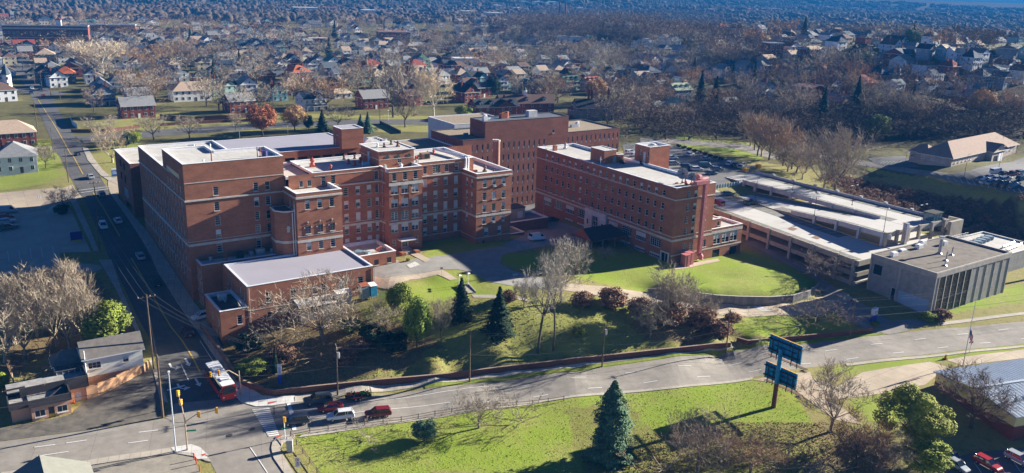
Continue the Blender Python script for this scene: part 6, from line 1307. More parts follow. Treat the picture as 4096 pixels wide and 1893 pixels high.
t_=slabsign('hospital_entrance_sign',461,705,2.0,2.6,.5,.6,[mat('mid_blue_sign',(.02,.12,.40),.5,.05),PW],'blue sign with white top on the lawn behind the parking block',.8);q=MB()
for k in range(3):q.box(-.8,.7-k*.2,-.27,-.25,.8+k*.35,.93+k*.35)
q.build('sign_lettering',WHITE,t_)
slabsign('hospital_car_park_sign',308,965,2.8,2.6,.4,.6,[mat('yellow_sign',(.5,.35,.03),.5,.05),mat('purple_blue_sign',(.04,.02,.22),.5,.05)],'purple blue sign with yellow base in the shaded west car park',.15)
t_=slabsign('grey_cabinet',1160,1806,1.0,2.2,.7,.1,[mat('grey_cabinet_paint',(.36,.37,.36),.5,.05),MATS['grey_cabinet_paint']],'grey signal cabinet beside the split rail fence',.5)
c=G(1192,1893);t_=thing('no_left_turn_sign','white traffic sign with a red no left turn symbol','traffic sign',tuple(c),.15);q=MB();q.tube((0,.05,0),(0,.05,2.9),.04);q.build('post',STEEL,t_);q=MB();q.box(-.4,.4,-.02,.02,1.1,2.9);q.build('panel',WHITE,t_)
q=MB();n=16
for k in range(n):a0,a1=2*math.pi*k/n,2*math.pi*(k+1)/n;q.add([(.3*math.cos(a0),-.03,2.5+.3*math.sin(a0)),(.3*math.cos(a1),-.03,2.5+.3*math.sin(a1)),(.23*math.cos(a1),-.03,2.5+.23*math.sin(a1)),(.23*math.cos(a0),-.03,2.5+.23*math.sin(a0))],[(0,1,2,3)],0)
q.add([(-.2,-.031,2.66),(-.16,-.031,2.7),(.2,-.031,2.34),(.16,-.031,2.3)],[(0,1,2,3)],0);q.add([(.02,-.03,2.3),(.08,-.03,2.3),(.08,-.03,2.55),(-.1,-.03,2.6),(-.1,-.03,2.5),(.02,-.03,2.5)],[(0,1,2,3,4,5)],1)
for k in range(3):q.box(-.25+.05*k,.25-.05*k,-.035,-.03,1.45+.22*k,1.55+.22*k,1)
q.build('no_left_turn_symbol',[REDP,BLACK],t_)
for px,py,lb in ((3400,1238,'red stop sign at the foot of the curved driveway'),(2555,562,'small red stop sign by the access road, left of two'),(2500,568,'small red stop sign near the dark brick wing'),(3025,690,'red stop sign beside the yellow grit boxes')):
    c=G(px,py);t_=thing('stop_sign',lb,'traffic sign',tuple(c),.3);q=MB();q.tube((0,.03,0),(0,.03,2.5),.04);q.build('post',STEEL,t_);q=MB();a=[(.38*math.cos(R(22.5+45*k)),.38*math.sin(R(22.5+45*k))) for k in range(8)];q.add([(x,-.02,2.3+z) for x,z in a]+[(x,.02,2.3+z) for x,z in a],[tuple(range(8)),tuple(range(15,7,-1))]+[(i,i+8,(i+1) % 8+8,(i+1) % 8) for i in range(8)]);q.build('octagon',mat('stop_red',(.5,.02,.02),.5,0),t_)
for px,py,s,lb in ((2981,687,1.5,'yellow grit box, left of the pair at the top of the garage'),(3033,672,1.4,'yellow grit box, right of the pair at the top of the garage')):c=G(px,py);q=MB();q.cbox(0,0,0,s*1.2,s,s*.8,TH);q.cbox(0,0,s*.8,s*1.3,s*1.1,s*.15,TH,1);tag(q.build('grit_box',[YEL,mat('dull_yellow',(.6,.33,.03),.6,.1)],loc=tuple(c)),lb,'grit box')
for i,(px,py) in enumerate(((778,1840),(786,1858),(799,1886))):c=G(px,py);t_=thing('red_bollard','short red bollard at the near corner lot, %s of three' % ['top','middle','bottom'][i],'bollard',tuple(c));q=MB();q.tube((0,0,0),(0,0,1.25),.1,.1,8);q.tube((0,0,1.25),(0,0,1.32),.1,.04,8);q.build('post',mat('faded_red_paint',(.45,.08,.05),.6,.15,3),t_)
c=G(3781,1436);t_=thing('traffic_cone','orange object like a cone on the grass strip near the flagpole','traffic cone',tuple(c));q=MB();q.tube((0,0,.05),(0,0,1.1),.32,.06,8);q.build('cone',MATS['orange_plastic'],t_);q=MB();q.box(-.4,.4,-.4,.4,0,.06);q.build('base',BLACK,t_)
c=G(3877,1412);t_=thing('small_road_sign','small brown backed sign beside the flagpole','traffic sign',tuple(c),.3);q=MB();q.tube((0,0,0),(0,0,2.9),.04);q.build('post',STEEL,t_);q=MB();q.box(-.55,.55,-.02,.02,2.4,2.8);q.build('panel',WOODP,t_)
for px,py,lb in ((3035,1393,'small blue topped sign post on the verge left of the billboard'),(2991,1262,'thin sign post on the driveway edge, middle of three'),(2505,1210,'small sign post on the driveway edge above the brown bushes'),(3150,1262,'thin sign post on the driveway edge, right of three'),(1766,1106,'short dark sign post on the courtyard lawn')):
    c=G(px,py);t_=thing('sign_post',lb,'traffic sign',tuple(c),.3);q=MB();q.tube((0,0,0),(0,0,2.2),.04);q.build('post',STEEL,t_);q=MB();q.box(-.3,.3,-.03,-.01,1.8,2.3);q.build('panel',STEEL,t_)
# garden steps
a,b2=G(1852,1142),G(1884,1176);d=b2-a;n=9;ang=math.atan2(d[1],d[0]);t_=thing('garden_steps','flight of worn concrete steps below the two courtyard lamps','steps',tuple(a),ang);Ls=float(np.linalg.norm(d[:2]));q=MB()
for k in range(n):q.box(Ls*k/n,Ls*(k+1)/n,-1.1,1.1,d[2]-1,.25+d[2]*k/n)
q.build('treads',WALK,t_)
for s in (-1.3,1.1):q=MB();q.add([(0,s,-.3),(Ls,s,d[2]-.3),(Ls,s,d[2]+.45),(0,s,.6),(0,s+.25,-.3),(Ls,s+.25,d[2]-.3),(Ls,s+.25,d[2]+.45),(0,s+.25,.6)],[(0,1,2,3),(7,6,5,4),(3,2,6,7),(1,5,6,2),(0,3,7,4)]);q.build('side_wall',CONC,t_)
# shed and tanks behind the hall
c=G(1250,1262);t_=thing('metal_roof_shed','grey board shed with white corrugated roof behind the big bare tree','shed',tuple(c),TH);zt=T1(*W(166,62))
q=MB();q.box(-3.2,4.6,-1.6,2.4,-2,3.2);q.build('wall',mat('grey_board',(.25,.23,.22),.9,.15,3,stretch=(6,6,.4)),t_);q=MB();q.add([(-3.6,-2.0,3.0),(5.0,-2.0,3.0),(5.0,2.8,4.0),(-3.6,2.8,4.0)],[(0,1,2,3)]);q.add([(-3.6,-2.0,2.85),(5.0,-2.0,2.85),(5.0,-2.0,3.0),(-3.6,-2.0,3.0)],[(0,1,2,3)])
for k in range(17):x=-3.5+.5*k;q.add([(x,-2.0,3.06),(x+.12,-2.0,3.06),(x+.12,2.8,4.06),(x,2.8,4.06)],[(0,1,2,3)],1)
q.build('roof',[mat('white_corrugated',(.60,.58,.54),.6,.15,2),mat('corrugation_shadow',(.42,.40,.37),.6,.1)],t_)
for px,py,w_,h,m,lb in ((1457,1198,1.9,2.9,mat('mottled_blue_grey_steel',(.24,.32,.34),.6,.3,1.5),'grey blue steel tank with rusty sloping top beside the hall'),(1490,1190,1.5,2.5,BLUEP,'blue cooling unit with white top beside the hall corner'),(1372,1220,3.4,2.6,mat('grey_blue_tank',(.30,.36,.42),.6,.2,1.5),'wide grey blue cooling tank behind the bare branches')):
    c=G(px,py);t_=thing('cooling_unit',lb,'cooling unit',tuple(c),TH);q=MB()
    for x in (-w_/2,w_/2-.1):
        for y in (-.9,.8):q.box(x,x+.1,y,y+.1,-1.5,.6)
    q.build('leg_frame',RUST,t_);q=MB();q.box(-w_/2,w_/2,-.9,.9,.5,.5+h);q.build('casing',m,t_);q=MB();q.add([(-w_/2-.1,-1,.55+h),(w_/2+.1,-1,.55+h),(w_/2+.1,1,.85+h),(-w_/2-.1,1,.85+h)],[(0,1,2,3)]);q.box(-w_/2,w_/2,-.85,.85,.5+h,.58+h);q.build('top',RUST if 'rusty' in lb else WHITE,t_)
c=G(1650,1016);
# ---------------------------------------------------------------- vehicles
CG=glass('car_glass',(.008,.012,.018),.08,.9);TYRE=mat('tyre_rubber',(.018,.018,.018),.85,0);RIM=mat('alloy_rim',(.45,.45,.46),.35,0,metal=.7);HL=mat('headlight_glass',(.7,.72,.72),.2,0);TL=mat('tail_light_red',(.35,.01,.01),.3,0);TRIM=mat('dark_trim',(.03,.03,.03),.6,0)
CARC={'white':(.62,.64,.66),'silver':(.34,.37,.40),'red':(.35,.012,.018),'darkred':(.16,.01,.015),'navy':(.03,.045,.075),'black':(.015,.015,.018),'slate':(.06,.085,.10),'teal':(.07,.15,.19),'maroon':(.09,.012,.02),'grey':(.16,.18,.19),'blue':(.03,.10,.35)}
# stations: x, belt half width, z bottom, z belt, roof z (or None), roof half width
KINDS={
 'sedan':(4.7,[(-2.35,.78,.45,.80),(-2.2,.86,.30,.95),(-1.5,.90,.28,1.0),(-.2,.91,.28,.98),(1.0,.91,.28,.95),(1.8,.88,.28,.80),(2.25,.78,.32,.68),(2.35,.68,.42,.58)],[(-1.85,.98),(-1.15,1.40),(.25,1.43),(1.15,.96)],.62,1.38),
 'suv':(4.85,[(-2.42,.82,.50,.95),(-2.3,.92,.38,1.12),(-1.2,.95,.36,1.12),(.3,.95,.36,1.10),(1.2,.94,.36,1.06),(2.1,.90,.38,.98),(2.35,.84,.42,.85),(2.42,.74,.50,.70)],[(-2.25,1.10),(-1.95,1.66),(.35,1.72),(1.15,1.06)],.70,1.42),
 'van':(5.3,[(-2.65,.92,.45,1.3),(-2.6,.97,.38,1.35),(0,.98,.36,1.35),(1.6,.98,.36,1.25),(2.3,.93,.38,1.05),(2.6,.86,.42,.95),(2.65,.76,.5,.8)],[(-2.6,1.3),(-2.5,2.05),(1.0,2.1),(1.9,1.22)],.82,1.6),
 'pickup':(5.7,[(-2.85,.90,.50,1.08),(-2.75,.95,.42,1.10),(-.7,.97,.40,1.10),(-.65,.97,.40,1.12),(1.2,.97,.40,1.10),(2.4,.94,.42,1.05),(2.8,.88,.45,.9),(2.85,.78,.5,.75)],[(-.75,1.10),(-.5,1.78),(.7,1.80),(1.45,1.10)],.74,1.75)}
CM={}
def car_meshes(kind,colr):
    k=(kind,colr)
    if k in CM:return CM[k]
    L,st,cab,rw_,wb=KINDS[kind];paint=mat('paint_'+colr,CARC[colr],.28,0,spec=.6)
    b=MB();ring=[]
    for x,hw,zb,zt in st:
        zm=(zb+zt)/2
        ring.append([(x,-hw*.9,zb),(x,-hw,zb+.12),(x,-hw,zm+.1),(x,-hw*.95,zt-.06),(x,-hw*.82,zt),(x,hw*.82,zt),(x,hw*.95,zt-.06),(x,hw,zm+.1),(x,hw,zb+.12),(x,hw*.9,zb)])
    V=[p for r_ in ring for p in r_];n=10;F=[]
    for i in range(len(ring)-1):
        for j in range(n):F.append((i*n+j,i*n+(j+1) % n,(i+1)*n+(j+1) % n,(i+1)*n+j))
    F+=[tuple(range(n-1,-1,-1)),tuple(range((len(ring)-1)*n,len(ring)*n))];b.add(V,F)
    # roof panel and pillars
    (xa,za),(xb,zb_),(xc,zc_),(xd,zd)=cab;hw=.86*st[3][1];r_=rw_
    b.add([(xb,-r_,zb_),(xc,-r_,zc_),(xc,r_,zc_),(xb,r_,zb_),(xb+.1,-r_-.04,zb_-.05),(xc-.05,-r_-.04,zc_-.05),(xc-.05,r_+.04,zc_-.05),(xb+.1,r_+.04,zb_-.05)],[(0,1,2,3),(0,4,5,1),(2,6,7,3),(0,3,7,4),(1,5,6,2)])
    for s in (-1,1):
        for (x0,z0),(x1,z1) in (((xa,za),(xb,zb_)),((xd,zd),(xc,zc_))):b.tube((x0,s*hw,z0),(x1,s*r_,z1),.05,.05,5)
        xm=(xb+xc)/2;b.tube((xm,s*(hw+.005),za),(xm,s*(r_+.01),zb_),.045,.045,5)
        if kind in ('suv','van'):b.tube((xb+.75,s*(hw+.005),za),(xb+.7,s*(r_+.01),zb_),.06,.06,5)
    if kind=='pickup':b.add([(-2.7,-.75,1.115),(-.78,-.75,1.115),(-.78,.75,1.115),(-2.7,.75,1.115)],[(0,1,2,3)],1)
    if kind=='van':
        for s in (-1,1):b.quad((xb+.02,s*(r_+.03),zb_-.06),(.6,s*(r_+.03),zb_-.06),(.6,s*(hw+.04),za),(xa+.06,s*(hw+.04),za))
    body=b.mesh('body',[paint,TRIM],False)
    g=MB();g.add([(xa+.03,-hw,za),(xd-.03,-hw,zd),(xc,-r_,zc_-.03),(xb,-r_,zb_-.03),(xa+.03,hw,za),(xd-.03,hw,zd),(xc,r_,zc_-.03),(xb,r_,zb_-.03)],[(0,1,2,3),(7,6,5,4),(1,5,6,2),(4,0,3,7)])
    w_=MB();w_.tube((0,-.11,0),(0,.11,0),.34,.34,14);rm=MB();rm.tube((0,-.12,0),(0,.12,0),.2,.2,10)
    h_=MB();h_.cbox(0,0,0,.12,.3,.14);t2=MB();t2.cbox(0,0,0,.1,.2,.26 if kind != 'sedan' else .16)
    pl_=MB();pl_.cbox(0,0,0,.04,.5,.14)
    CM[k]=(body,g.mesh('glasshouse',CG),w_.mesh('tyre',TYRE),rm.mesh('rim',RIM),h_.mesh('headlight',HL),t2.mesh('taillight',TL),pl_.mesh('number_plate',HL),L,st,wb);return CM[k]
def car(kind,colr,px,py,az,label,group=None,z=None,scale=1.,wp=None):
    if wp is not None:x,y,zz=wp
    else:
        c=G(px,py) if z is None else P0(px,py,z);x,y,zz=c
    a=math.pi/2-R(az);body,gl,ty,rm,hl,tl,npl,L,st,wb=car_meshes(kind,colr)
    t_=thing('parked_car' if 'park' in label else 'car',label,{'suv':'SUV','van':'van','pickup':'pickup truck','sedan':'car'}[kind],(x,y,zz+.06),a,group)
    d=2.2
    if z is None and wp is None:
        f1=T1(x+d*math.cos(a),y+d*math.sin(a));f0=T1(x-d*math.cos(a),y-d*math.sin(a));pitch=-math.atan2(f1-f0,2*d);t_.rotation_euler=(0,pitch,a);t_.location[2]=(f1+f0)/2+.06
    t_.scale=(scale,)*3
    inst('body',body,t_);inst('glasshouse',gl,t_)
    for xx in (-wb,wb):
        for yy in (-.82,.82):wo=inst('wheel',ty,t_,(xx,yy*(1.0 if kind != 'van' else 1.04),.34));inst('rim',rm,wo)
    fx,fz=st[-2][0]-.02,st[-2][3]-.12
    for s in (-1,1):inst('headlight',hl,t_,(fx,s*.62,fz-.08));inst('taillight',tl,t_,(st[0][0]+.06,s*.70,st[0][3]-.14))
    inst('number_plate',npl,t_,(st[0][0]-.01,0,st[0][2]+.2));return t_
UPH,DNH=-34.2,145.8
hw_az=252.
car('suv','navy',1183,1696,hw_az,'dark blue hatchback SUV waiting nearest the zebra crossing');car('suv','white',1362,1677,hw_az,'white SUV waiting behind the dark blue one on the highway',scale=1.04);car('sedan','red',1322,1642,hw_az,'bright red sedan in the middle lane beside the white SUV');car('suv','darkred',1512,1665,hw_az,'dark red SUV last in the queue of the near lane');car('suv','slate',1272,1614,hw_az,'long dark grey SUV towing the tractor trailer in the far lane',scale=1.12)
car('sedan','black',309,622,UPH,'black car driving away on the sunny upper street');car('sedan','silver',363,714,UPH,'silver white sedan on the street just above the crossing lines');car('suv','grey',408,786,UPH,'grey SUV crossing the shadow edge on the street')
car('sedan','white',473,890,UPH,'white sedan on the shaded street, right of the yellow line');car('suv','white',414,912,DNH,'white car on the shaded street, left of the yellow line');car('sedan','silver',562,1032,UPH,'silver sedan halfway down the shaded street');car('sedan','black',626,1138,UPH,'dark car in shade right of the long yellow line');car('suv','maroon',750,1338,UPH,'dark maroon SUV going uphill near the corner annexe')
car('suv','white',812,1276,236,'white SUV parked nose to the street in the gap between brick annexes')
for px,py,k,c_,az,lb in ((128,358,'sedan','white',DNH,'white car on the far upper street beside a black one'),(161,360,'sedan','black',UPH,'dark car parked at the right kerb of the far upper street'),(125,376,'suv','navy',DNH,'dark SUV below the white car on the far upper street'),(173,388,'sedan','red',UPH,'small red car near the far side street junction'),(60,264,'sedan','silver',DNH,'silver car far up the street in tree shadow'),(40,203,'suv','white',UPH,'white car very far up the street'),(8,212,'sedan','red',DNH,'red car at the left edge far up the street'),(47,243,'sedan','navy',UPH,'dark car at the kerb far up the street')):car(k,c_,px,py,az,lb)
for px,py,k,c_,lb in ((30,852,'van','silver','silver minivan parked topmost in the west car park'),(20,875,'sedan','red','red car parked second in the west car park'),(28,897,'suv','silver','silver estate car parked third in the west car park'),(30,920,'pickup','slate','dark pickup parked lowest in the west car park'),(8,1145,'sedan','blue','blue car parked behind the bare grove, upper of two'),(12,1172,'sedan','blue','blue car parked behind the bare grove, lower of two')):car(k,c_,px,py,58,lb)
car('van','white',2147,962,50,'white cargo van parked in shade on the courtyard drive');car('suv','navy',2205,888,60,'dark blue SUV parked beside the east wing in shade')
for i,(px,py,k,c_,az) in enumerate(((2521,616,'suv','white',60),(2540,626,'sedan','white',60),(2686,638,'suv','white',60),(2694,661,'suv','silver',70),(2745,672,'suv','slate',75),(2768,680,'sedan','navy',70),(2787,684,'suv','white',75),(2820,670,'van','teal',75),(2868,684,'suv','grey',75),(2845,699,'sedan','teal',75),(2760,624,'suv','white',35),(2823,641,'sedan','silver',50),(2916,661,'suv','white',25),(2940,666,'suv','black',25),(2962,674,'suv','silver',25))):
    car(k,c_,px,py,az,'%s %s, %s, in the car park behind the east wing' % (c_,{'suv':'SUV','sedan':'car','van':'minivan'}[k],['far left behind the roof','half hidden at far left','upper one beside the roof tower','lower one beside the roof tower','left end of the front row','second in the front row','third in the front row','behind the front row','right end of the front rows','nearest the garage','alone by the hedge','alone behind the rows','first of three at right','second of three at right','last of three at right'][i]))
car('sedan','teal',2874,767,60,'dark teal car at the top of the west ramp, half behind the roof edge',wp=(*W(188,197),zW(188)));
def onz(px,py,z):p=P0(px,py,z);return (p[0],p[1],z)
car('sedan','teal',0,0,70,'dark teal sedan parked at the divider on the garage deck',wp=onz(2911,782,11.2));car('pickup','slate',0,0,72,'dark grey green pickup on the garage deck ramp',wp=onz(3009,818,10.7));car('van','darkred',0,0,-20,'red minivan at the garage edge beside the east wing',wp=onz(2874,822,11.3),scale=.9)
for i,(px,py,k,c_) in enumerate(((3924,722,'suv','slate'),(3985,694,'van','white'),(4016,700,'sedan','navy'),(4047,703,'pickup','darkred'),(4082,698,'suv','grey'),(3942,727,'suv','white'),(3966,732,'sedan','silver'),(3998,738,'suv','navy'),(4027,742,'suv','slate'),(4058,748,'suv','teal'),(3962,712,'sedan','silver'),(3990,718,'sedan','white'),(4022,722,'suv','silver'),(4088,720,'suv','navy'))):
    car(k,c_,px,py,65,'%s %s parked in the clinic car park, %s' % (c_,{'suv':'SUV','sedan':'car','van':'van','pickup':'pickup'}[k],['front left corner','tall one in the back row','next right of the tall white van','back row near the kerb island','back row at the photo edge','second in the front row','third in the front row','fourth in the front row','fifth in the front row','right end of the front row','middle row left','middle row centre','middle row right','middle row at the photo edge'][i]))
for px,py,k,c_,az,lb in ((3822,1870,'sedan','silver',150,'silver white car at the bottom edge beside the pine'),(3794,1838,'pickup','black',160,'black pickup bed showing behind the lowest pine branches'),(3946,1868,'suv','red',150,'red SUV parked in the bottom right car park'),(4072,1850,'suv','silver',150,'silver SUV parked at the bottom right edge')):car(k,c_,px,py,az,lb)
# bus
RIMM=car_meshes('suv','white')[3];c=G(884,1555);t_=thing('city_bus','red black and white city bus waiting at the crossroads','bus',(c[0],c[1],c[2]),math.pi/2-R(146));t_.scale=(1.22,1.1,1.1);q=MB();hw=1.27
prof=[(-hw,.35),(-hw,1.4),(-hw,2.75),(-hw*.86,3.0),(hw*.86,3.0),(hw,2.75),(hw,1.4),(hw,.35)];bands=[0,1,1,2,1,1,0]
for (x0,x1) in ((-4.8,-4.6),(-4.6,4.6),(4.6,4.8)):
    k0,k1=(.93,1) if x0==-4.8 else ((1,1) if x1==4.6 else (1,.93))
    for (a,b2),m in zip(zip(prof[:-1],prof[1:]),bands):q.quad((x0,a[0]*k0,a[1]),(x1,a[0]*k1,a[1]),(x1,b2[0]*k1,b2[1]),(x0,b2[0]*k0,b2[1]),m)
for x in (-4.8,4.8):q.add([(x,y*.93,z) for y,z in prof],[tuple(range(8))],0)
q.build('body',[mat('bus_red',(.42,.02,.02),.35,.05),CG,mat('bus_roof_white',(.66,.67,.68),.5,.05)],t_)
q=MB();q.box(4.8,4.83,-1.05,1.05,1.4,2.5);q.box(-4.83,-4.8,-.95,.95,1.6,2.4);q.build('windscreen',CG,t_);q=MB();q.box(4.8,4.84,-.7,.7,2.55,2.85);q.build('destination_sign',TRIM,t_)
for x in (-3.0,3.1):
    for y in (-1.15,1.15):wo=inst('wheel',car_meshes('suv','white')[2],t_,(x,y,.48),0,(1.4,1.4,1.4));inst('rim',RIMM,wo)
for y in (-1,1):inst('headlight',car_meshes('suv','white')[4],t_,(4.8,y*.95,.8));inst('taillight',car_meshes('suv','white')[5],t_,(-4.8,y*1.0,1.0))
q=MB();q.box(-2.6,-.8,-.8,.8,3.0,3.18);q.box(1.8,3.2,-.7,.7,3.0,3.15);q.build('roof_unit',MATS['bus_roof_white'],t_)
q=MB();
for s in (-1,1):q.tube((4.7,s*1.2,2.5),(5.1,s*1.5,2.4),.03);q.cbox(5.1,s*1.5,2.0,.12,.25,.45)
q.build('wing_mirror',TRIM,t_)
# trailer with two tractors
c=G(1428,1596);ta=math.pi/2-R(hw_az);t_=thing('flatbed_trailer','low black trailer with red fenders hitched to the dark SUV','trailer',(c[0],c[1],c[2]+.05),ta);q=MB();q.box(-2.6,2.2,-1,1,.5,.62);q.tube((2.2,.8,.55),(3.9,0,.5),.06);q.tube((2.2,-.8,.55),(3.9,0,.5),.06)
for x in (-2.55,2.15):q.tube((x,-1,.9),(x,1,.9),.04)
for s in (-1,1):q.tube((-2.6,s,.6),(-2.6,s,1.7),.05)
q.tube((-2.6,-1,1.7),(-2.6,1,1.7),.05);q.tube((-2.6,-1,1.2),(-2.6,1,1.2),.04);q.build('frame',TRIM,t_)
for s in (-1.1,1.1):
    for x in (-.5,.35):wo=inst('wheel',car_meshes('suv','white')[2],t_,(x,s,.34));inst('rim',RIMM,wo)
    q=MB();q.box(-1.0,.85,s-.15,s+.15,.72,.78);q.build('fender',mat('paint_red',CARC['red'],.28,0,spec=.6),t_)
ca_,sa_=math.cos(ta),math.sin(ta)
for dx,m1,m2,lb in ((1.1,mat('tractor_orange',(.5,.10,.03),.4,.05),TRIM,'orange red lawn tractor at the front of the trailer'),(-1.5,mat('tractor_green',(.02,.22,.03),.4,.05),mat('tractor_yellow',(.7,.5,.02),.5,.05),'green lawn tractor with yellow seat at the rear of the trailer')):
    g=thing('lawn_tractor',lb,'lawn tractor',(c[0]+dx*ca_,c[1]+dx*sa_,c[2]+.67),ta);q=MB();q.cbox(.45,0,.3,.9,.5,.5,0,0,.9);q.cbox(-.35,0,.35,.9,.8,.12);q.build('bonnet',m1,g)
    for x,y,r_ in ((-.5,-.42,.28),(-.5,.42,.28),(.65,-.38,.19),(.65,.38,.19)):q=MB();q.tube((x,y-.1,r_),(x,y+.1,r_),r_,r_,12);w3=q.build('wheel',TYRE,g);q=MB();q.tube((x,y-.11,r_),(x,y+.11,r_),r_*.5,r_*.5,8);q.build('rim',m2 if m2 is not TRIM else RIM,w3)
    q=MB();q.cbox(-.45,0,.47,.45,.45,.14);q.cbox(-.66,0,.55,.12,.45,.4);q.build('seat',m2,g);q=MB();q.tube((.0,0,.5),(-.12,0,.95),.03);q.tube((-.14,0,.95),(-.1,0,.98),.17,.17,12);q.build('steering_wheel',TRIM,g)
# ---------------------------------------------------------------- trees
def bare_tree(seed,h,spread,trunkf=.28,twigs=5200,tw=.035,gnarl=.25,updir=.35,limbs=7,br=.022,rmin=.035):
    """trunk with limbs, and a crown of fine twigs; h = height, spread = crown radius"""
    rd=random.Random(seed);tr=MB();seeds_=[];r0_=h*br
    def grow_(p,d,L,r,lev):
        n=3 if lev<2 else 2;q=p
        for i in range(n):
            d=(d+Vector((rd.gauss(0,gnarl),rd.gauss(0,gnarl),rd.gauss(0,gnarl*.5)+updir*.12))*.5).normalized();q2=q+d*(L/n);r2=r*(.86 if lev else .93)
            if r>rmin:tr.tube(q,q2,r,r2,6 if lev<2 else 4,cap=False)
            else:seeds_.append((q,q2,r))
            if lev>=1 and i<n-1 and rd.random()<.7:side(q2,d,L*.6,r2*.55,lev+1)
            q,r=q2,r2
        if lev<5 and r>.012:
            k=rd.choice((2,2,3)) if lev else 3
            for _ in range(k):
                ax=Vector((rd.gauss(0,1),rd.gauss(0,1),rd.gauss(0,.5))).normalized();nd=(d+ax*(.62 if lev else .75)*spread/h*2.0+Vector((0,0,updir))).normalized();grow_(q,nd,L*rd.uniform(.62,.85),r*.68,lev+1)
        seeds_.append((q,q+d*L*.3,r))
    def side(q,d,L,r,lev):
        ax=d.orthogonal().normalized();ax.rotate(Matrix.Rotation(rd.uniform(0,6.28),3,d));nd=(d*.6+ax*.9+Vector((0,0,updir*.6))).normalized()
        if lev<6:grow_(q,nd,L,r,lev)
    q=Vector((0,0,-.3));d=Vector((rd.gauss(0,.04),rd.gauss(0,.04),1));th_=h*trunkf;r=r0_
    for i in range(3):q2=q+d*(th_/3);tr.tube(q,q2,r,r*.9,8,cap=False);q,r=q2,r*.9;d=(d+Vector((rd.gauss(0,.06),rd.gauss(0,.06),0))).normalized()
    for i in range(limbs):
        a=6.283*i/limbs+rd.uniform(-.4,.4);t_=i/limbs;el=.35+.9*t_;s=spread/h*2.2;nd=Vector((math.cos(a)*s,math.sin(a)*s,.45+el*.9)).normalized();qq=Vector((0,0,th_*(.75+.25*rd.random()))) if i % 2 else q
        grow_(Vector((q.x*.9,q.y*.9,qq.z)) if i % 2 else q,nd,(h-th_)*rd.uniform(.30,.40),r*rd.uniform(.42,.6),1)
    # rescale to the wanted size
    ext=max((max(abs(v[0]),abs(v[1])) for v in tr.v),default=1);top_=max((p1.z for p0,p1,_ in seeds_),default=h);kz=(h*.93)/top_;kx=spread*.9/max(ext,.1)
    tr.v=[(x*(kx if z>th_ else 1+(kx-1)*max(0,z/th_)),y*(kx if z>th_ else 1+(kx-1)*max(0,z/th_)),z*kz if z>0 else z) for x,y,z in tr.v]
    def sc_(p):return Vector((p.x*kx,p.y*kx,p.z*kz))
    S=[(sc_(a),sc_(b2)) for a,b2,_ in seeds_ if b2.z>th_*.8];cr=MB();nS=len(S)
    for i in range(twigs):
        a,b2=S[rd.randrange(nS)];f=rd.random();p=a.lerp(b2,f);d=(b2-a).normalized() if (b2-a).length>1e-4 else Vector((0,0,1));L=rd.uniform(.5,1.4)*h*.08
        nd=(d*.85+Vector((rd.gauss(0,.48),rd.gauss(0,.48),rd.gauss(.15,.38)))).normalized();e=p+nd*L;w_=nd.cross(Vector((rd.gauss(0,1),rd.gauss(0,1),rd.gauss(0,1)))).normalized()*tw*rd.uniform(.6,1.4)
        m_=p.lerp(e,.5)+Vector((rd.gauss(0,.1),rd.gauss(0,.1),rd.gauss(0,.08)))*L*.5
        cr.add([p-w_,p+w_,m_+w_*.8,m_-w_*.8,e],[(0,1,2,3),(3,2,4)])
    return tr,cr
def leaf_crown(seed,h,r,z0,n,size,shape='round',flat=.0):
    rd=random.Random(seed);cr=MB()
    cl=[(rd.gauss(0,1),rd.gauss(0,1),rd.gauss(0,1)) for _ in range(26)]
    for i in range(n):
        if shape in ('cone','full'):
            t_=rd.random()**.75;z=z0+(h-z0)*(1-t_);a=rd.uniform(0,6.283);lay=.78+.22*math.sin(z*5.2+math.sin(a*3)*1.2);rr=r*(t_ if shape=='cone' else min(1,(t_*1.9)**.7)*(.82+.18*math.sin(t_*9+a*2)))*lay*(1+.16*math.sin(a*5+z)+.1*math.sin(a*3-z*2))*rd.uniform(.45,1.03)**.5;p=Vector((rr*math.cos(a),rr*math.sin(a),z-rr*.22));nrm=Vector((math.cos(a),math.sin(a),.9))
        else:
            c=cl[rd.randrange(26)];L=math.sqrt(sum(q*q for q in c));k=.62 if shape != 'pine' else .45+.4*abs(math.sin(c[0]*9));cc=Vector((c[0]/L*r*k,c[1]/L*r*k,(z0+h)/2+c[2]/L*(h-z0)/2*k));d=Vector((rd.gauss(0,1),rd.gauss(0,1),rd.gauss(0,1))).normalized();ks=.72 if shape=='pine' else .95;p=cc+Vector((d.x*r*.38*ks,d.y*r*.38*ks,d.z*(h-z0)*.19*(ks if shape != 'pine' else .6)))*rd.uniform(.6,1.05);nrm=d+Vector((0,0,.3))
        nrm.normalize();a_=nrm.orthogonal().normalized();a_.rotate(Matrix.Rotation(rd.uniform(0,6.28),3,nrm));a_=(a_+nrm*rd.gauss(0,.45)).normalized();b_=nrm.cross(a_).normalized();s=size*rd.uniform(.55,1.3)
        cr.add([p-a_*s*.5,p+b_*s*.28,p+a_*s*.6,p-b_*s*.28],[(0,1,2,3)])
    return cr
BARKG=mat('grey_brown_bark',(.24,.18,.13),.95,.3,2);BARKW=mat('white_sycamore_bark',(.52,.47,.39),.8,.25,1.5);BARKD=mat('dark_bark',(.10,.078,.06),.95,.25,2)
TWG=mat('grey_brown_twigs',(.33,.275,.205),.95,.25,.6);TWO=mat('rusty_brown_twigs',(.35,.225,.125),.95,.25,.6);TWP=mat('pale_tan_twigs',(.36,.295,.215),.95,.2,.6);TWD=mat('dark_brown_twigs',(.17,.12,.09),.95,.25,.6);TWR=mat('reddish_grey_twigs',(.28,.215,.165),.95,.25,.6)
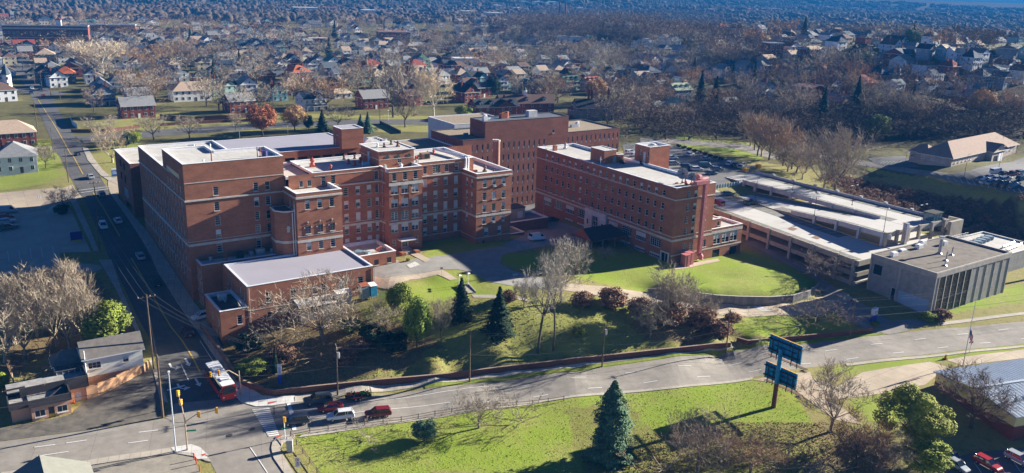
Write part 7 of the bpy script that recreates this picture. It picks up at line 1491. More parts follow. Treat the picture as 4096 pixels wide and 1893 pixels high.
LRED=mat('russet_oak_leaves',(.33,.12,.055),.9,.35,.8);LORG=mat('tan_oak_leaves',(.46,.29,.13),.9,.3,.8);LGRN=mat('olive_evergreen_leaves',(.16,.20,.03),.9,.4,.7);LDK=mat('dark_conifer_needles',(.020,.042,.022),.95,.35,.8);LBL=mat('blue_green_needles',(.09,.16,.085),.9,.4,.6);LYG=mat('yellow_green_leaves',(.22,.26,.03),.9,.3,.7);BRAM=mat('brown_bramble',(.25,.14,.085),.95,.4,.9)
PROTO={}
ORD='first second third fourth fifth sixth seventh eighth ninth tenth eleventh twelfth thirteenth fourteenth fifteenth sixteenth seventeenth eighteenth nineteenth'.split()
def proto(key):
    if key in PROTO:return PROTO[key]
    kind,i=key
    if kind=='near':t_,c_=bare_tree(100+i,14,5.5,.25,4000,.024,limbs=8);mm=([BARKG,BARKD][i % 2],TWG if i != 2 else TWP)
    elif kind=='mid':t_,c_=bare_tree(200+i,14,6,.22,2200,.05,limbs=7,rmin=.05);mm=(BARKD,[TWG,TWR,TWO,TWG,TWP,TWD][i % 6])
    elif kind=='far':t_,c_=bare_tree(300+i,14,6.5,.2,1300,.13,limbs=6,rmin=.09);mm=(BARKD,[TWG,TWR,TWO,TWD][i % 4])
    elif kind=='wide':t_,c_=bare_tree(400+i,10,9,.2,5500,.026,limbs=9,gnarl=.35,updir=.1);mm=(BARKD,TWR)
    elif kind=='tall':t_,c_=bare_tree(500+i,20,6,.55,1900,.024,limbs=8,br=.014);mm=(BARKD,mat('pale_grey_twigs',(.38,.335,.27),.95,.2,.6))
    elif kind=='sycamore':t_,c_=bare_tree(600+i,20,7,.35,4500,.045,limbs=7);mm=(BARKW,mat('sycamore_twigs',(.60,.50,.36),.9,.2,.6))
    elif kind=='shrub':t_,c_=bare_tree(700+i,3,2.6,.06,2600,.014,limbs=12,br=.012,rmin=.012);mm=(TWP,[TWP,TWO,TWR][i % 3])
    elif kind=='grove':t_,c_=bare_tree(800+i,14,4.2,.15,2400,.022,limbs=7,gnarl=.15,updir=.6);mm=(mat('grove_bark',(.45,.36,.24),.9,.3,2),mat('golden_tan_twigs',(.42,.33,.22),.95,.2,.6) if i % 2 else TWP)
    elif kind=='oak':t_,_=bare_tree(900+i,12,5.5,.2,10,.05);c_=leaf_crown(i,12,5.8,2,5200,.55);mm=(BARKD,LRED if i==0 else LORG)
    elif kind=='cone':
        t_=MB();t_.tube((0,0,-.3),(0,0,11),.28,.04,8,cap=False);c_=leaf_crown(i,12,3.6 if i != 1 else 2.6,.4,7000,.55,'cone');mm=(BARKD,[LDK,LDK,LBL][i % 3])
    elif kind=='bigspruce':
        t_=MB();t_.tube((0,0,-.3),(0,0,13),.32,.04,8,cap=False);c_=leaf_crown(7,14,4.2,.3,20000,.42,'full');mm=(BARKD,LBL)
    elif kind=='ever':t_,_=bare_tree(950+i,9,3.5,.15,10,.05);c_=leaf_crown(20+i,9,3.8,.6,7500,.42);mm=(BARKD,[LGRN,LDK,LYG,LBL][i % 4])
    elif kind=='pine':t_,_=bare_tree(970,13,4.5,.3,10,.05);c_=leaf_crown(33,13,4.6,1.2,11000,.4,'pine');mm=(BARKD,mat('golden_pine_needles',(.26,.28,.04),.9,.45,.5))
    elif kind=='bush':t_=MB();t_.tube((0,0,-.2),(0,0,1.2),.1,.03,6,cap=False);c_=leaf_crown(40+i,2.2,1.6,-.1,2600,.24);mm=(BARKD,[LGRN,LDK,BRAM,LYG,LBL][i % 5])
    PROTO[key]=(t_.mesh('trunk',mm[0]),c_.mesh('crown',mm[1]),{'near':(14,5.5),'mid':(14,6),'far':(14,6.5),'wide':(10,9),'tall':(20,6),'sycamore':(20,7),'shrub':(3,2.6),'grove':(14,4.2),'oak':(12,5.8),'cone':(12,3.6),'bigspruce':(14,4.2),'ever':(9,3.8),'pine':(13,5),'bush':(2.2,1.6)}[kind]);return PROTO[key]
FORBID=[]
trd=random.Random(11)
def tree(key,px,py,ty,wpx,label,name=None,group=None,cat='tree',world=None,h=None,r_=None,mats=None):
    """base at px,py ; top row ty ; crown width in photo pixels"""
    c=G(px,py) if world is None else world;tm,cm,(H0,R0)=proto(key);wpx=wpx*(1.3 if key[0]=='cone' else 1);dist=math.hypot(c[0],c[1])
    if h is None:h=max(.8,hgt(c,px,ty)-c[2])
    if r_ is None:r_=wpx/2/FPX*math.hypot(dist,CAMH)
    k=key[0];name=name or {'cone':'conifer_tree','bigspruce':'spruce_tree','oak':'oak_tree','ever':'evergreen_tree','pine':'pine_tree','bush':'bush','shrub':'bare_shrub','sycamore':'sycamore_tree'}.get(k,'bare_tree')
    t_=thing(name,label,cat,tuple(c),trd.uniform(0,6.28),group);s=(r_/R0,r_/R0,h/H0)
    a=inst('trunk',tm,t_,scale=s);b2=inst('crown',cm,t_,scale=s)
    if mats:
        for o,m in zip((a,b2),mats):
            if m:o.material_slots[0].link='OBJECT';o.material_slots[0].material=m
    return t_
N='near'
tree((N,2),1296,1372,1098,330,'large gnarled bare tree in front of the lavender roofed hall')
tree(('ever',0),1598,1262,1120,115,'upper green leafy evergreen by the tan concrete path');tree(('ever',2),1668,1392,1175,125,'ivy covered light green column tree on the slope',mats=(None,mat('ivy_leaves',(.15,.21,.03),.9,.4,.6)))
tree(('cone',0),1845,1272,1112,95,'dark spruce behind the garden steps');tree(('cone',0),1995,1335,1148,115,'dark pointed spruce alone in the middle of the slope')
tree((N,1),1765,1368,1170,105,'small pale bare tree between the ivy tree and the spruce');tree((N,0),1540,1330,1205,130,'small bare tree left of the ivy covered tree');tree(('shrub',2),1180,1330,1225,150,'tangled reddish bare shrub against the hall wall',cat='shrub')
tree(('shrub',0),1130,1395,1240,150,'pale tangled bare thicket at the foot of the hall wall',cat='shrub');tree(('shrub',1),1260,1440,1380,150,'rusty bare thicket below the big gnarled tree',cat='shrub')
tree(('tall',0),2150,1412,1040,200,'tall bare tree with slim dark trunk, left of two on the slope');tree(('tall',1),2212,1402,1000,190,'tall bare tree with forked dark trunk, right of two on the slope');tree((N,2),2243,1212,925,190,'big pale bare tree at the edge of the shaded driveway',mats=(None,MATS['pale_grey_twigs']));tree((N,1),2095,1235,1110,110,'greyish bare tree left of the tall pair')
tree((N,0),2684,1306,1045,215,'dark spreading bare tree in front of the round lawn');tree((N,1),2661,1268,1080,120,'slim bare tree just left of the spreading one');tree((N,1),2728,1288,1130,110,'slim bare tree just right of the spreading one');tree((N,0),2600,1350,1190,135,'small bare tree low on the slope left of the spreading one')
tree((N,1),2845,1290,1195,90,'small rounded bare tree by the driveway edge');tree(('wide',0),3264,1296,1160,225,'low wide bare tree on the lawn by the driveway mouth');tree((N,0),3290,1130,1000,170,'bare reddish tree against the garage wall',mats=(None,TWR));tree((N,1),2420,1040,985,60,'bush like bare tree by the pavilion')
tree(('bigspruce',0),2438,1842,1520,195,'big blue green spruce on the near lawn');tree((N,0),3322,1728,1430,235,'bare spreading tree in front of the concrete lot');tree(('pine',0),3632,1790,1540,285,'golden green pine left of the metal roofed building');tree((N,1),3882,1712,1462,250,'dark bare tree against the yellow metal building',mats=(None,TWD))
tree(('ever',2),3690,1893,1745,190,'bright green bushy evergreen at the bottom edge below the pine')
tree((N,0),1916,1712,1550,190,'bare tree above the evergreen dome near the fence');tree(('shrub',0),2080,1690,1560,125,'russet bare shrub beside the split rail fence',cat='shrub');tree(('shrub',0),1482,1760,1680,130,'pale tan bare shrub on the near lawn',cat='shrub')
tree(('ever',3),1698,1762,1675,115,'dense blue green evergreen dome on the near lawn');tree(('ever',0),1012,1500,1435,135,'round clipped green shrub at the street corner','bush',cat='bush');tree(('cone',1),1102,1490,1385,38,'slim dark column evergreen near the corner sign');tree(('shrub',1),1790,1690,1650,60,'small russet shrub right of the evergreen dome',cat='shrub')
for i,(px,py,ty,w_,kk,lb) in enumerate(((2790,1893,1640,220,'near','vine hung bare tree at the bottom edge, leftmost'),(2880,1860,1670,200,'shrub','tangled grey thicket at the bottom edge'),(3000,1893,1730,220,'near','bare tree at the bottom edge below the billboard'),(3130,1893,1760,200,'shrub','russet thicket below the billboard foot'),(3420,1880,1640,200,'near','bare tree between the spreading tree and the pine'),(3250,1893,1775,190,'shrub','pale thicket at the bottom edge under the spreading tree'),(3520,1893,1700,180,'near','small bare tree just left of the pine foot'),(2650,1893,1790,200,'shrub','dark brown bramble at the bottom edge right of the spruce'),(2745,1770,1625,90,'near','hanging vine covered small tree above the thicket'),(3360,1893,1800,160,'shrub','grey brown thicket at the bottom edge, centre right'),(2930,1790,1715,100,'shrub','grey thicket near the billboard shadow'))):
    tree((kk,i % 3),px,py,ty,w_,lb,cat='tree' if kk=='near' else 'shrub',mats=(None,[TWR,TWG,TWO,TWG,BRAM][i % 5]))
for i,(px,py,ty,w_) in enumerate(((10,1330,1050,170),(75,1300,1045,150),(150,1345,1070,160),(215,1300,1020,170),(230,1385,1030,190),(300,1310,1035,150),(330,1370,1050,160),(170,1250,1040,130),(20,1450,1160,220),(100,1420,1180,170),(365,1400,1120,120),(60,1380,1090,170),(280,1400,1110,160))):
    tree(('grove',i % 4),px,py,ty,w_,'golden bare tree of the west grove, %s' % ['at the left edge, upper','second from the left edge','with dark lower limbs','with the topmost twigs','big one in front','right of the topmost','near the right end','behind the middle','at the left edge, lower','lower left of the middle','rightmost by the green tree','lower left behind the sagging branch','front right'][i])
tree(('ever',0),432,1400,1195,190,'broad olive green evergreen behind the cream house');tree(('shrub',1),60,1560,1440,260,'brown thicket left of the small shop',cat='shrub');tree(('shrub',1),210,1480,1400,190,'golden brown thicket behind the cream house',cat='shrub');tree(('ever',2),5,1560,1490,70,'yellow green bush at the left edge','bush',cat='bush')
tree((N,1),258,840,740,105,'bare tree at the shaded car park corner');tree(('bush',1),250,855,815,60,'dark clipped bush in the car park corner',cat='bush')
tree(('ever',0),168,640,565,75,'round yellow green tree beside the white house');tree((N,1),183,672,570,75,'bare grey tree in front of the round green tree');tree(('grove',1),450,650,490,130,'pale bare tree on the verge below the sunny street');tree(('grove',2),420,560,460,120,'pale bare tree at the back street corner');tree(('ever',2),535,575,520,65,'bright green tree behind the street parking block');tree(('ever',1),505,590,535,45,'dark green bush beside the bright green tree')
tree((N,1),615,560,450,105,'bare tree in front of the brick house with white shutters');tree((N,1),758,555,455,90,'bare tree beside the dark board fence');tree((N,1),943,520,445,60,'small bare tree by the little street lamp')
tree(('oak',0),1052,545,402,125,'russet leaved oak tree behind the lavender roof');tree(('oak',1),1180,525,415,120,'tan leaved oak tree right of the russet one');tree(('cone',0),1290,535,440,55,'dark spruce right of the tan oak');tree(('cone',2),1443,530,458,42,'blue spruce, left of the pair beside the lane');tree(('cone',2),1472,532,448,45,'blue spruce, right of the pair beside the lane');tree(('mid',0),1352,510,405,90,'bare tree right of the dark spruce');tree(('ever',1),1235,520,455,45,'small green tree left of the dark spruce')
tree(('sycamore',0),1736,500,248,130,'white barked sycamore near the back street');tree(('sycamore',1),412,318,142,150,'big pale sycamore among the left houses');tree(('mid',1),1620,510,330,120,'dark bare tree left of the white sycamore');tree(('mid',4),1572,470,190,130,'tall bare tree with pale trunk in the middle of the back street');tree(('ever',0),1855,478,418,85,'green bush beside the dormered brick house');tree(('cone',0),1888,405,325,55,'dark evergreen left of the dormered houses');tree(('ever',1),1970,385,300,75,'big dark round evergreen behind the dormered houses')
tree(('cone',0),2858,435,305,62,'tall dark spruce on the right hillside, upper');tree(('cone',0),2860,470,375,55,'tall dark spruce on the right hillside, lower');tree(('mid',3),3370,325,165,150,'big dark bare tree high on the right hillside');tree((N,0),3625,510,320,150,'twisting dark bare tree at the right above the ravine');tree(('ever',3),3640,205,110,80,'layered pale green conifer on the right hillside');tree(('ever',1),3430,280,170,110,'big dark conifer mass left of the big bare tree');tree(('ever',3),3455,300,195,60,'pale green conifer beside the dark conifer mass')
tree((N,0),3290,790,480,175,'big bare tree behind the garage, left trunk');tree((N,1),3330,805,470,200,'big bare tree behind the garage, right leaning trunk');tree(('ever',2),3460,470,410,40,'narrow yellow green tree on the hillside');tree(('ever',0),3480,430,360,90,'rounded green tree on the hillside above the ravine',mats=(None,LBL));tree(('ever',0),3510,560,450,90,'green leafy tree by the hillside scrub')
for i in range(14):px=3000+i*17+trd.uniform(-8,8);py=590+i*9+trd.uniform(-22,20);tree(('mid' if i % 3 else 'grove',i % 6 if i % 3 else i % 4),px,py,py-trd.uniform(110,190),105,'bare tree in the grove behind the garage, %s from the left' % ORD[i],group='grove behind the garage')
for i,(px,py,w_,k,lb) in enumerate(((600,1631-400,0,0,''),(2560,1250,120,2,'brown bramble mound beside the path, right of the driveway tree'),(2450,1225,150,2,'long brown bramble hedge along the driveway'),(2330,1220,110,2,'russet bramble hedge under the tall trees'),(2030,1205,90,2,'dark red brown hedge by the garden path'),(2885,1340,110,2,'dark brown bramble mound by the wall gap'),(2930,1290,80,2,'brown bush beside the dark utility pole'),(2680,1290,170,2,'brown thicket under the spreading tree'),(2800,1300,150,2,'brown thicket right of the spreading tree'),(1400,1330,110,0,'olive bush below the cooling tanks'),(1440,1400,90,2,'rusty leafed bush low on the slope'),(1380,1450,120,2,'rusty leafed undergrowth beside the pole'),(1580,1400,150,1,'dark ivy thicket left of the ivy covered tree'),(1490,1360,130,1,'dark shrub below the small bare tree'),(2310,1340,70,0,'low olive bush on the slope right of the tall pair'),(1632,1045,22,3,'small yellow bush by the kitchen annexe'),(3500,1305,40,3,'round yellow green bush by the monument sign'),(3710,1282,70,3,'low trimmed bush at the office corner, left'),(3765,1275,80,2,'brown mounded bush at the office corner, right'),(230,1652,30,0,'small round bush right of the shop door'),(170,1660,30,0,'small round bush left of the shop door'),(268,1647,26,0,'small round bush at the shop corner'),(1120,1450,140,2,'brown undergrowth below the corner annexe'),(1000,1400,130,1,'dark undergrowth against the corner annexe'))):
    if lb:tree(('bush',k),px,py,py-w_*.5,w_,lb,cat='bush')
for i in range(9):tree(('bush',1),2715+i*21,588+i*6.5,576+i*6.5,24,'clipped dark hedge bush along the car park, %s from the left' % ORD[i],cat='hedge',group='hedge along the car park')
# ---------------------------------------------------------------- houses of the town
WC={'white':(.72,.73,.72),'cream':(.55,.48,.34),'tan':(.36,.28,.20),'mint':(.34,.50,.42),'teal':(.16,.32,.36),'grey':(.28,.30,.32),'bluegrey':(.20,.26,.32),'dark':(.07,.07,.075),'green':(.14,.22,.14),'brown':(.20,.12,.08),'yellow':(.50,.40,.18),'stone':(.22,.19,.17)}
RC={'grey':(.24,.24,.24),'slate':(.09,.11,.13),'navy':(.035,.05,.075),'black':(.03,.03,.035),'tan':(.40,.30,.22),'brown':(.14,.085,.065),'red':(.26,.06,.04),'orange':(.42,.11,.04),'green':(.06,.14,.09),'sage':(.27,.33,.22),'cream':(.50,.42,.31),'teal':(.06,.20,.19),'white':(.55,.55,.53),'pink':(.45,.24,.18)}
RN={'navy':'navy grey','black':'near black','slate':'slate grey','red':'red brown','orange':'orange red','sage':'pale sage green','pink':'pinkish tan','teal':'teal green'}
def wmat(c):return BRICKH if c=='brick' else mat('siding_'+c,WC[c],.8,.08,1.5)
def rmat(c):return mat('shingle_'+c,RC[c],.9,.16,1.2)
HW={}
def hwin(w,h):
    k=(w,h)
    if k not in HW:
        q=MB();q.box(-w/2-.1,w/2+.1,-.06,.02,-.1,h+.1,0);q.box(-w/2,-.04,-.08,-.06,0,h,1);q.box(.04,w/2,-.08,-.06,0,h,1);HW[k]=q.mesh('window',[WHITE,GLASS])
    return HW[k]
HOUSES=[];LATER=[]
kn={'g':'front gabled','s':'side gabled','h':'hip roofed','c':'cross gabled','d':'gambrel roofed','f':'flat roofed','r':'low ranch style'}
hr=random.Random(21)
def house(px,py,wpx,wall,roof,kind,label=None,rot=None,st=None,depth=None,dorm=0,porch=None,chim=True,fr=None):
    c=G(px,py);dist=math.hypot(c[0],c[1],);w_=wpx/FPX*math.hypot(dist,CAMH);w_=max(5.5,min(w_,34));wp_=w_/1.04
    st=st or (1 if kind=='r' else 2);hh=2.75*st+.3;d_=depth or min(13,max(7,wp_*(.75 if kind=='s' else 1.15)))
    if rot is None:rot=TH+hr.choice([0,0,0,.1,-.08])
    back=np.array([-math.sin(rot),math.cos(rot)])*d_*.5;c2=(c[0]+back[0]*.6,c[1]+back[1]*.6);z=T1(*c2)
    lb=label or '%s %s house, %s roof,' % ({'brick':'red brick','mint':'mint green','bluegrey':'blue grey'}.get(wall,wall),kn[kind],RN.get(roof,roof))
    t_=thing('house',lb,'house',(c2[0],c2[1],z),rot,None);wm,rm=wmat(wall),rmat(roof);x,y=wp_/2,d_/2
    q=MB();q.box(-x,x,-y,y,-2.5,hh,0)
    if not label:LATER.append((t_,lb,px,py))
    if kind=='c':q.box(-x*.15,x*.8,-y-1.3,-y,-2,hh,0)
    q.build('wall',wm,t_);r_=MB();ph=wp_*.42 if kind in 'g' else min(3.6,d_*.36)
    mats=[rm,wm,WHITE]
    if kind=='g':gable_roof(r_,-x,x,-y,y,hh,min(4.2,ph),axis='y')
    elif kind in 'sr':gable_roof(r_,-x,x,-y,y,hh,ph if kind=='s' else 1.8,hip=0 if kind=='s' else 2.5)
    elif kind=='h':gable_roof(r_,-x,x,-y,y,hh,min(3.8,min(x,y)*.85),hip=min(x,y)*.9,axis='x' if x>y else 'y')
    elif kind=='c':gable_roof(r_,-x,x,-y,y,hh,3.2);gable_roof(r_,-x*.15,x*.8,-y-1.3,y*.2,hh,2.9,axis='y')
    elif kind=='d':
        a=[(-x-.4,hh-.1),(-x*.62,hh+2.3),(0,hh+3.5),(x*.62,hh+2.3),(x+.4,hh-.1)]
        for (x0,z0),(x1,z1) in zip(a[:-1],a[1:]):r_.quad((x0,-y-.4,z0),(x1,-y-.4,z1),(x1,y+.4,z1),(x0,y+.4,z0),0)
        for yy in (-y,y):r_.poly([(p,yy,z2-.12) for p,z2 in a],1)
    elif kind=='f':r_.box(-x-.05,x+.05,-y-.05,y+.05,hh-.02,hh+.35,2,0)
    ro=r_.build('roof',mats,t_)
    if chim and kind != 'f' and wp_>7:
        for s in ([-.55] if hr.random()<.6 else [.5]):q=MB();q.box(x*s-.4,x*s+.4,-.3,.4,hh,hh+ph+1.2 if kind != 'r' else hh+2.6);q.build('chimney',BRICKH,ro)
    if porch is None:porch=wall != 'brick' and hr.random()<.55 and kind in 'gch' and wp_>7
    if porch:
        q=MB();yb=-y-(1.3 if kind=='c' else 0);q.add([(-x,yb-2.2,2.5),(x*.9,yb-2.2,2.5),(x*.9,yb,3.2),(-x,yb,3.2)],[(0,1,2,3)],0);q.box(-x,x*.9,yb-2.2,yb,2.3,2.48,1)
        for k in range(4):xx=-x+.1+(x*1.9-.3)*k/3;q.box(xx,xx+.16,yb-2.15,yb-2.0,-1,2.3,1)
        q.build('porch',[rm,WHITE],t_)
    for i in range(dorm):
        xx=-x+wp_*(i+.5)/dorm;q=MB();q.box(xx-.75,xx+.75,-y*.75,-y*.1,hh+.3,hh+1.9,0);gable_roof(q,xx-.75,xx+.75,-y*.75,y*.05,hh+1.9,.8,m=1,mw=0,ov=.18,axis='y');do=q.build('dormer',[WHITE,rm,WHITE],ro);inst('window',hwin(.8,1.0),do,(xx,-y*.75-.02,hh+.65))
    n=max(2,min(6,int(wp_/2.6)));yf=-y
    for s in range(st):
        for k in range(n):
            xx=-x+wp_*(k+.5)/n
            yy=yf-1.3 if (kind=='c' and -x*.15<xx<x*.8) else yf
            if s==0 and k==n//2:q=MB();q.box(xx-.5,xx+.5,yy-.08,yy,0,2.1);q.build('door',WHITE if wall=='brick' else mat('dark_door',(.08,.05,.04),.7,0),t_);continue
            inst('window',hwin(.95,1.35),t_,(xx,yy,1+2.75*s))
        for k in range(2):inst('window',hwin(.9,1.3),t_,(-x,-y+d_*(k+.5)/2,1+2.75*s),-math.pi/2)
    if kind in 'gd' and wp_>6:inst('window',hwin(.8,1.0),t_,(0,-y-.02,hh+.5))
    FORBID.append((c2[0],c2[1],max(x,y)+.5));HOUSES.append((px,py,wpx));return t_
hl='''0 1320 1120 300 brick grey s|0 990 1000 200 bluegrey slate g|0 1220 850 150 white grey s|0 1350 900 180 dark grey s|0 1830 960 360 white tan h|0 2140 910 230 mint black c|0 2370 900 170 white grey g|0 2300 1070 260 brick grey s|0 1320 680 130 white navy g|0 1450 670 110 tan brown g
0 1215 655 70 white slate s|0 1300 565 140 grey brown h|0 1430 560 90 grey black g|0 2030 590 170 teal navy c|0 1950 530 140 teal teal g|0 2130 605 100 white grey s|0 1710 460 150 brick grey h|0 1850 480 160 brown brown h|0 1990 445 110 white grey g|0 2160 500 110 tan black g
0 2240 315 110 white grey c|0 2360 325 90 white navy c|0 1380 375 110 white black g|0 1460 262 90 white green g|0 1375 228 100 white grey g|0 870 262 90 white teal c|0 960 250 90 white slate g|0 1110 240 90 white brown g|0 1190 228 80 white black g|0 440 235 110 white navy h
0 560 830 150 white slate g|0 630 790 170 dark orange h|0 440 780 130 brown black g|0 770 655 90 tan tan g|0 720 565 140 grey grey s|0 870 600 130 tan tan s|0 440 595 160 tan tan h|0 460 500 150 brick brown h|0 240 490 170 teal red c|0 400 680 90 tan tan s|0 880 800 110 white slate g|0 2060 760 130 grey slate h
0 1640 365 120 brick brown g|0 1520 335 80 tan black g|0 1090 370 80 grey green g|0 1400 470 80 tan slate g|0 1930 190 60 brick black g|0 2200 125 80 grey navy g|0 2090 98 80 tan navy h|0 1520 100 70 brick orange h|0 2150 700 150 grey navy s|0 650 120 60 white grey s|0 320 150 80 tan cream g|0 160 180 90 white grey s|0 30 200 90 brick red s|0 1660 80 60 white slate s
1 430 770 210 brick orange h|1 690 875 240 brick slate c|1 550 1045 230 white navy c|1 1130 1035 280 brick grey s|1 980 815 230 green green h|1 1170 805 190 tan cream h|1 330 905 180 brick tan h|1 130 935 140 tan brown g|1 820 935 190 white cream r|1 1500 1005 190 brick brown s|1 1120 700 200 brick red h|1 880 690 140 cream navy g|1 740 660 130 white green g
1 550 690 140 white navy g|1 360 645 130 white navy g|1 240 690 110 white grey g|1 480 565 120 brick tan h|1 160 565 90 white brown g|1 770 555 110 white teal r|1 510 492 90 white navy c|1 180 485 110 white navy c|1 870 405 90 white grey g|1 990 405 90 grey black g|1 970 325 80 white navy g|1 1255 465 80 white navy g|1 1345 460 80 teal teal g|1 1610 440 110 cream brown h
1 1990 395 90 white tan c|1 2110 405 100 white slate h|1 2040 485 90 white navy s|1 2150 488 100 white navy s|1 2240 470 80 tan brown g|1 1650 565 140 brick slate h|1 1890 610 160 brick black h|1 2160 620 110 white navy g|1 2080 560 100 cream tan c|1 1590 635 120 green green h|1 1540 700 190 brick red h|1 1960 790 150 brick tan h|1 2110 820 190 teal black c|1 2330 860 140 white navy g
1 1400 835 160 white grey h|1 1600 790 170 grey slate h|1 1780 800 130 white grey h|1 860 495 90 tan grey s|1 480 285 80 white navy g|1 560 270 130 grey slate s|1 820 340 90 white brown g|1 1240 340 90 white navy g|1 1340 335 80 grey slate g|1 60 330 80 teal navy g|1 150 330 80 grey navy g|1 240 330 80 teal slate g|1 450 385 100 dark navy g|1 300 200 60 cream tan g|1 110 245 80 teal slate g|1 1930 300 80 white slate s|1 2260 850 120 white grey h
2 570 860 190 sage_ green s|2 770 870 180 tan orange s|2 300 910 140 brick black c|2 110 890 150 stone slate c|2 1000 890 200 tan tan h|2 1330 765 190 brick slate h|2 1240 635 130 white grey h|2 1265 560 110 white navy g|2 1385 575 110 white navy s|2 1575 760 110 tan cream g|2 1640 810 110 white red g|2 1680 700 80 white navy g|2 1770 710 90 white navy g|2 1610 945 230 bluegrey sage s
2 1610 1125 190 brick sage g|2 1740 1165 110 white pink r|2 1400 1055 200 white grey r|2 2010 1005 160 brick grey r|2 830 695 150 white sage s|2 1200 445 70 white navy g|2 980 445 100 white slate r|2 860 455 130 tan navy r|2 250 415 90 white slate s|2 260 465 120 brick tan h|2 455 460 60 tan white g|2 520 460 60 white white g|2 930 295 110 grey slate s|2 1130 295 80 white slate s|2 2005 290 120 brick orange h
2 2220 335 160 white black h|2 1765 275 70 white pink s|2 2060 220 90 white navy g|2 2140 215 90 white navy g|2 2200 215 70 cream navy g|2 1870 505 100 teal grey h|2 1980 480 120 tan cream s|2 2180 525 110 grey slate h|2 2140 425 170 brick navy s|2 1940 420 90 dark navy h|2 2270 745 150 cream cream r|2 1290 430 50 white white f|2 740 400 60 white green s|2 2400 470 60 white grey s
3 430 975 330 brick pink d|3 720 1080 200 tan pink d|3 930 880 230 brick red h|3 620 862 150 white slate c|3 570 745 180 brick pink c|3 740 765 100 teal navy g|3 850 745 110 grey navy g|3 460 755 110 green black c|3 300 745 150 grey black h|3 190 750 90 grey slate g|3 1840 865 210 white cream r|3 1840 920 180 white black r|3 1590 815 170 white navy s
3 1530 890 130 bluegrey brown s|3 1750 735 130 brick red h|3 1790 615 130 white cream c|3 1950 655 160 white navy h|3 1690 570 90 teal cream s|3 1530 560 110 grey navy g|3 2190 715 140 grey slate r|3 1770 390 160 white navy s|3 1690 315 90 white slate s|3 1510 345 170 dark brown h|3 420 430 260 grey slate r|3 680 430 180 grey navy r|3 450 500 230 brick tan r|3 1790 500 130 grey tan h|3 2390 510 230 bluegrey slate r
3 1110 450 100 white cream r|3 2240 840 110 grey slate g|3 2040 830 130 teal slate h|3 1250 800 120 green slate h|3 1010 600 90 white white r|3 250 650 100 cream cream r|3 1230 900 150 white slate s|3 1380 860 110 brown brown g|3 1080 810 130 dark navy h|3 2000 500 100 white tan s|3 2150 230 80 white white r|3 2420 320 80 brick white r|3 260 270 120 tan slate s|3 1450 250 60 white white r'''
WC['sage_']=(.36,.42,.34)
for row in hl.replace('\n','|').split('|'):
    ci,x,y,w_,wl,rf,kd=row.split();s=.41984;ppx,ppy=int(ci)*1024+int(x)*s,int(y)*s
    dorm=0
    if (ci,x) in (('2','570'),('2','1610'),('2','770')) and y in ('860','945','870'):dorm=3
    if (ci,x,y)==('1','430','770'):dorm=1
    wl2=wl;lb=None
    if wl=='sage_':lb='pale green house with green dormered roof behind the bare street trees'
    house(ppx,ppy,int(w_)*s*.93,wl,rf,kd,lb,dorm=dorm)
fr_=random.Random(77);fc=0;ft=0
while fc<125 and ft<4000:
    ft+=1;px=fr_.uniform(-40,4130);py=95+(fr_.random()**1.3)*(330 if px<2700 else 370)
    if px<330 and py>250 or (px>2050 and px<2950 and py<175):continue
    c=G(px,py);c=(c[0],c[1])
    u_,v_=c[0]*UU[0]+c[1]*UU[1],c[0]*VV[0]+c[1]*VV[1]
    if any((c[0]-a)**2+(c[1]-b2)**2<(r_+7.5)**2 for a,b2,r_ in FORBID) or math.hypot(*c)<400:continue
    fc+=1;wm_=fr_.choice([9,10,11,12])*FPX/math.hypot(math.hypot(*c),CAMH);house(px,py,wm_,fr_.choice(['white','white','white','cream','grey','bluegrey','brick','tan','teal']),fr_.choice(['grey','grey','slate','navy','brown','tan','black']),fr_.choice('gggschsr'))
# named houses near the frame edge
house(52,588,150,'brick','tan','h','red brick house with tan hipped roof at the left edge above the white house',chim=True);house(68,690,135,'white','grey','h','white two storey house with grey pyramid roof on the left lawn',porch=False)
house(10,405,90,'white','brown','h','white house with brown roof at the left edge, part of the turreted house',porch=False)
c=G(37,392);t_=thing('house_turret','slender white turret with dark pointed roof at the left edge','turret',tuple(c),TH);q=MB();q.tube((0,0,-1),(0,0,12),2.1,2.1,8);q.build('wall',wmat('white'),t_);q=MB();q.tube((0,0,12),(0,0,17.5),2.6,.03,8);q.build('roof',rmat('slate'),t_)
for z in (3,6.5,9.5):inst('window',hwin(.95,1.35),t_,(0,-2.12,z))
# the dormered brick house, cupola house, dark manor
house(1985,470,190,'brick','black','c','brick house with near black dormered roof just behind the dark brick wing',dorm=4,depth=11,rot=TH-.1)
t_=house(2105,455,225,'brick','brown','s','long brick house with brown dormered roof and white cupola',dorm=3,depth=12,rot=TH-.3,chim=False);q=MB();q.box(-1,1,-1,1,8.5,11,0);q.tube((0,0,11),(0,0,11.5),1.1,1.1,8,0);q.tube((0,0,11.5),(0,0,13.4),1.1,.05,8,1);q.build('cupola',[WHITE,rmat('green')],t_)
t_=house(2395,475,190,'stone','black','s','dark stone manor with tall brick chimneys and near black roof',depth=14,rot=TH-.5,chim=False);
for xx in (-5,-3.5,5):q=MB();q.box(xx-.5,xx+.5,-.5,.5,6,14);q.tube((xx,0,14),(xx,0,15),.35,.35,8);q.build('chimney',BRICKH,t_)
house(2335,465,70,'stone','brown','h','low brown roofed wing in front of the dark stone manor',st=1,chim=False)
house(3600,205,60,'white','navy','g','white gabled house between the hillside conifer and bare tree')
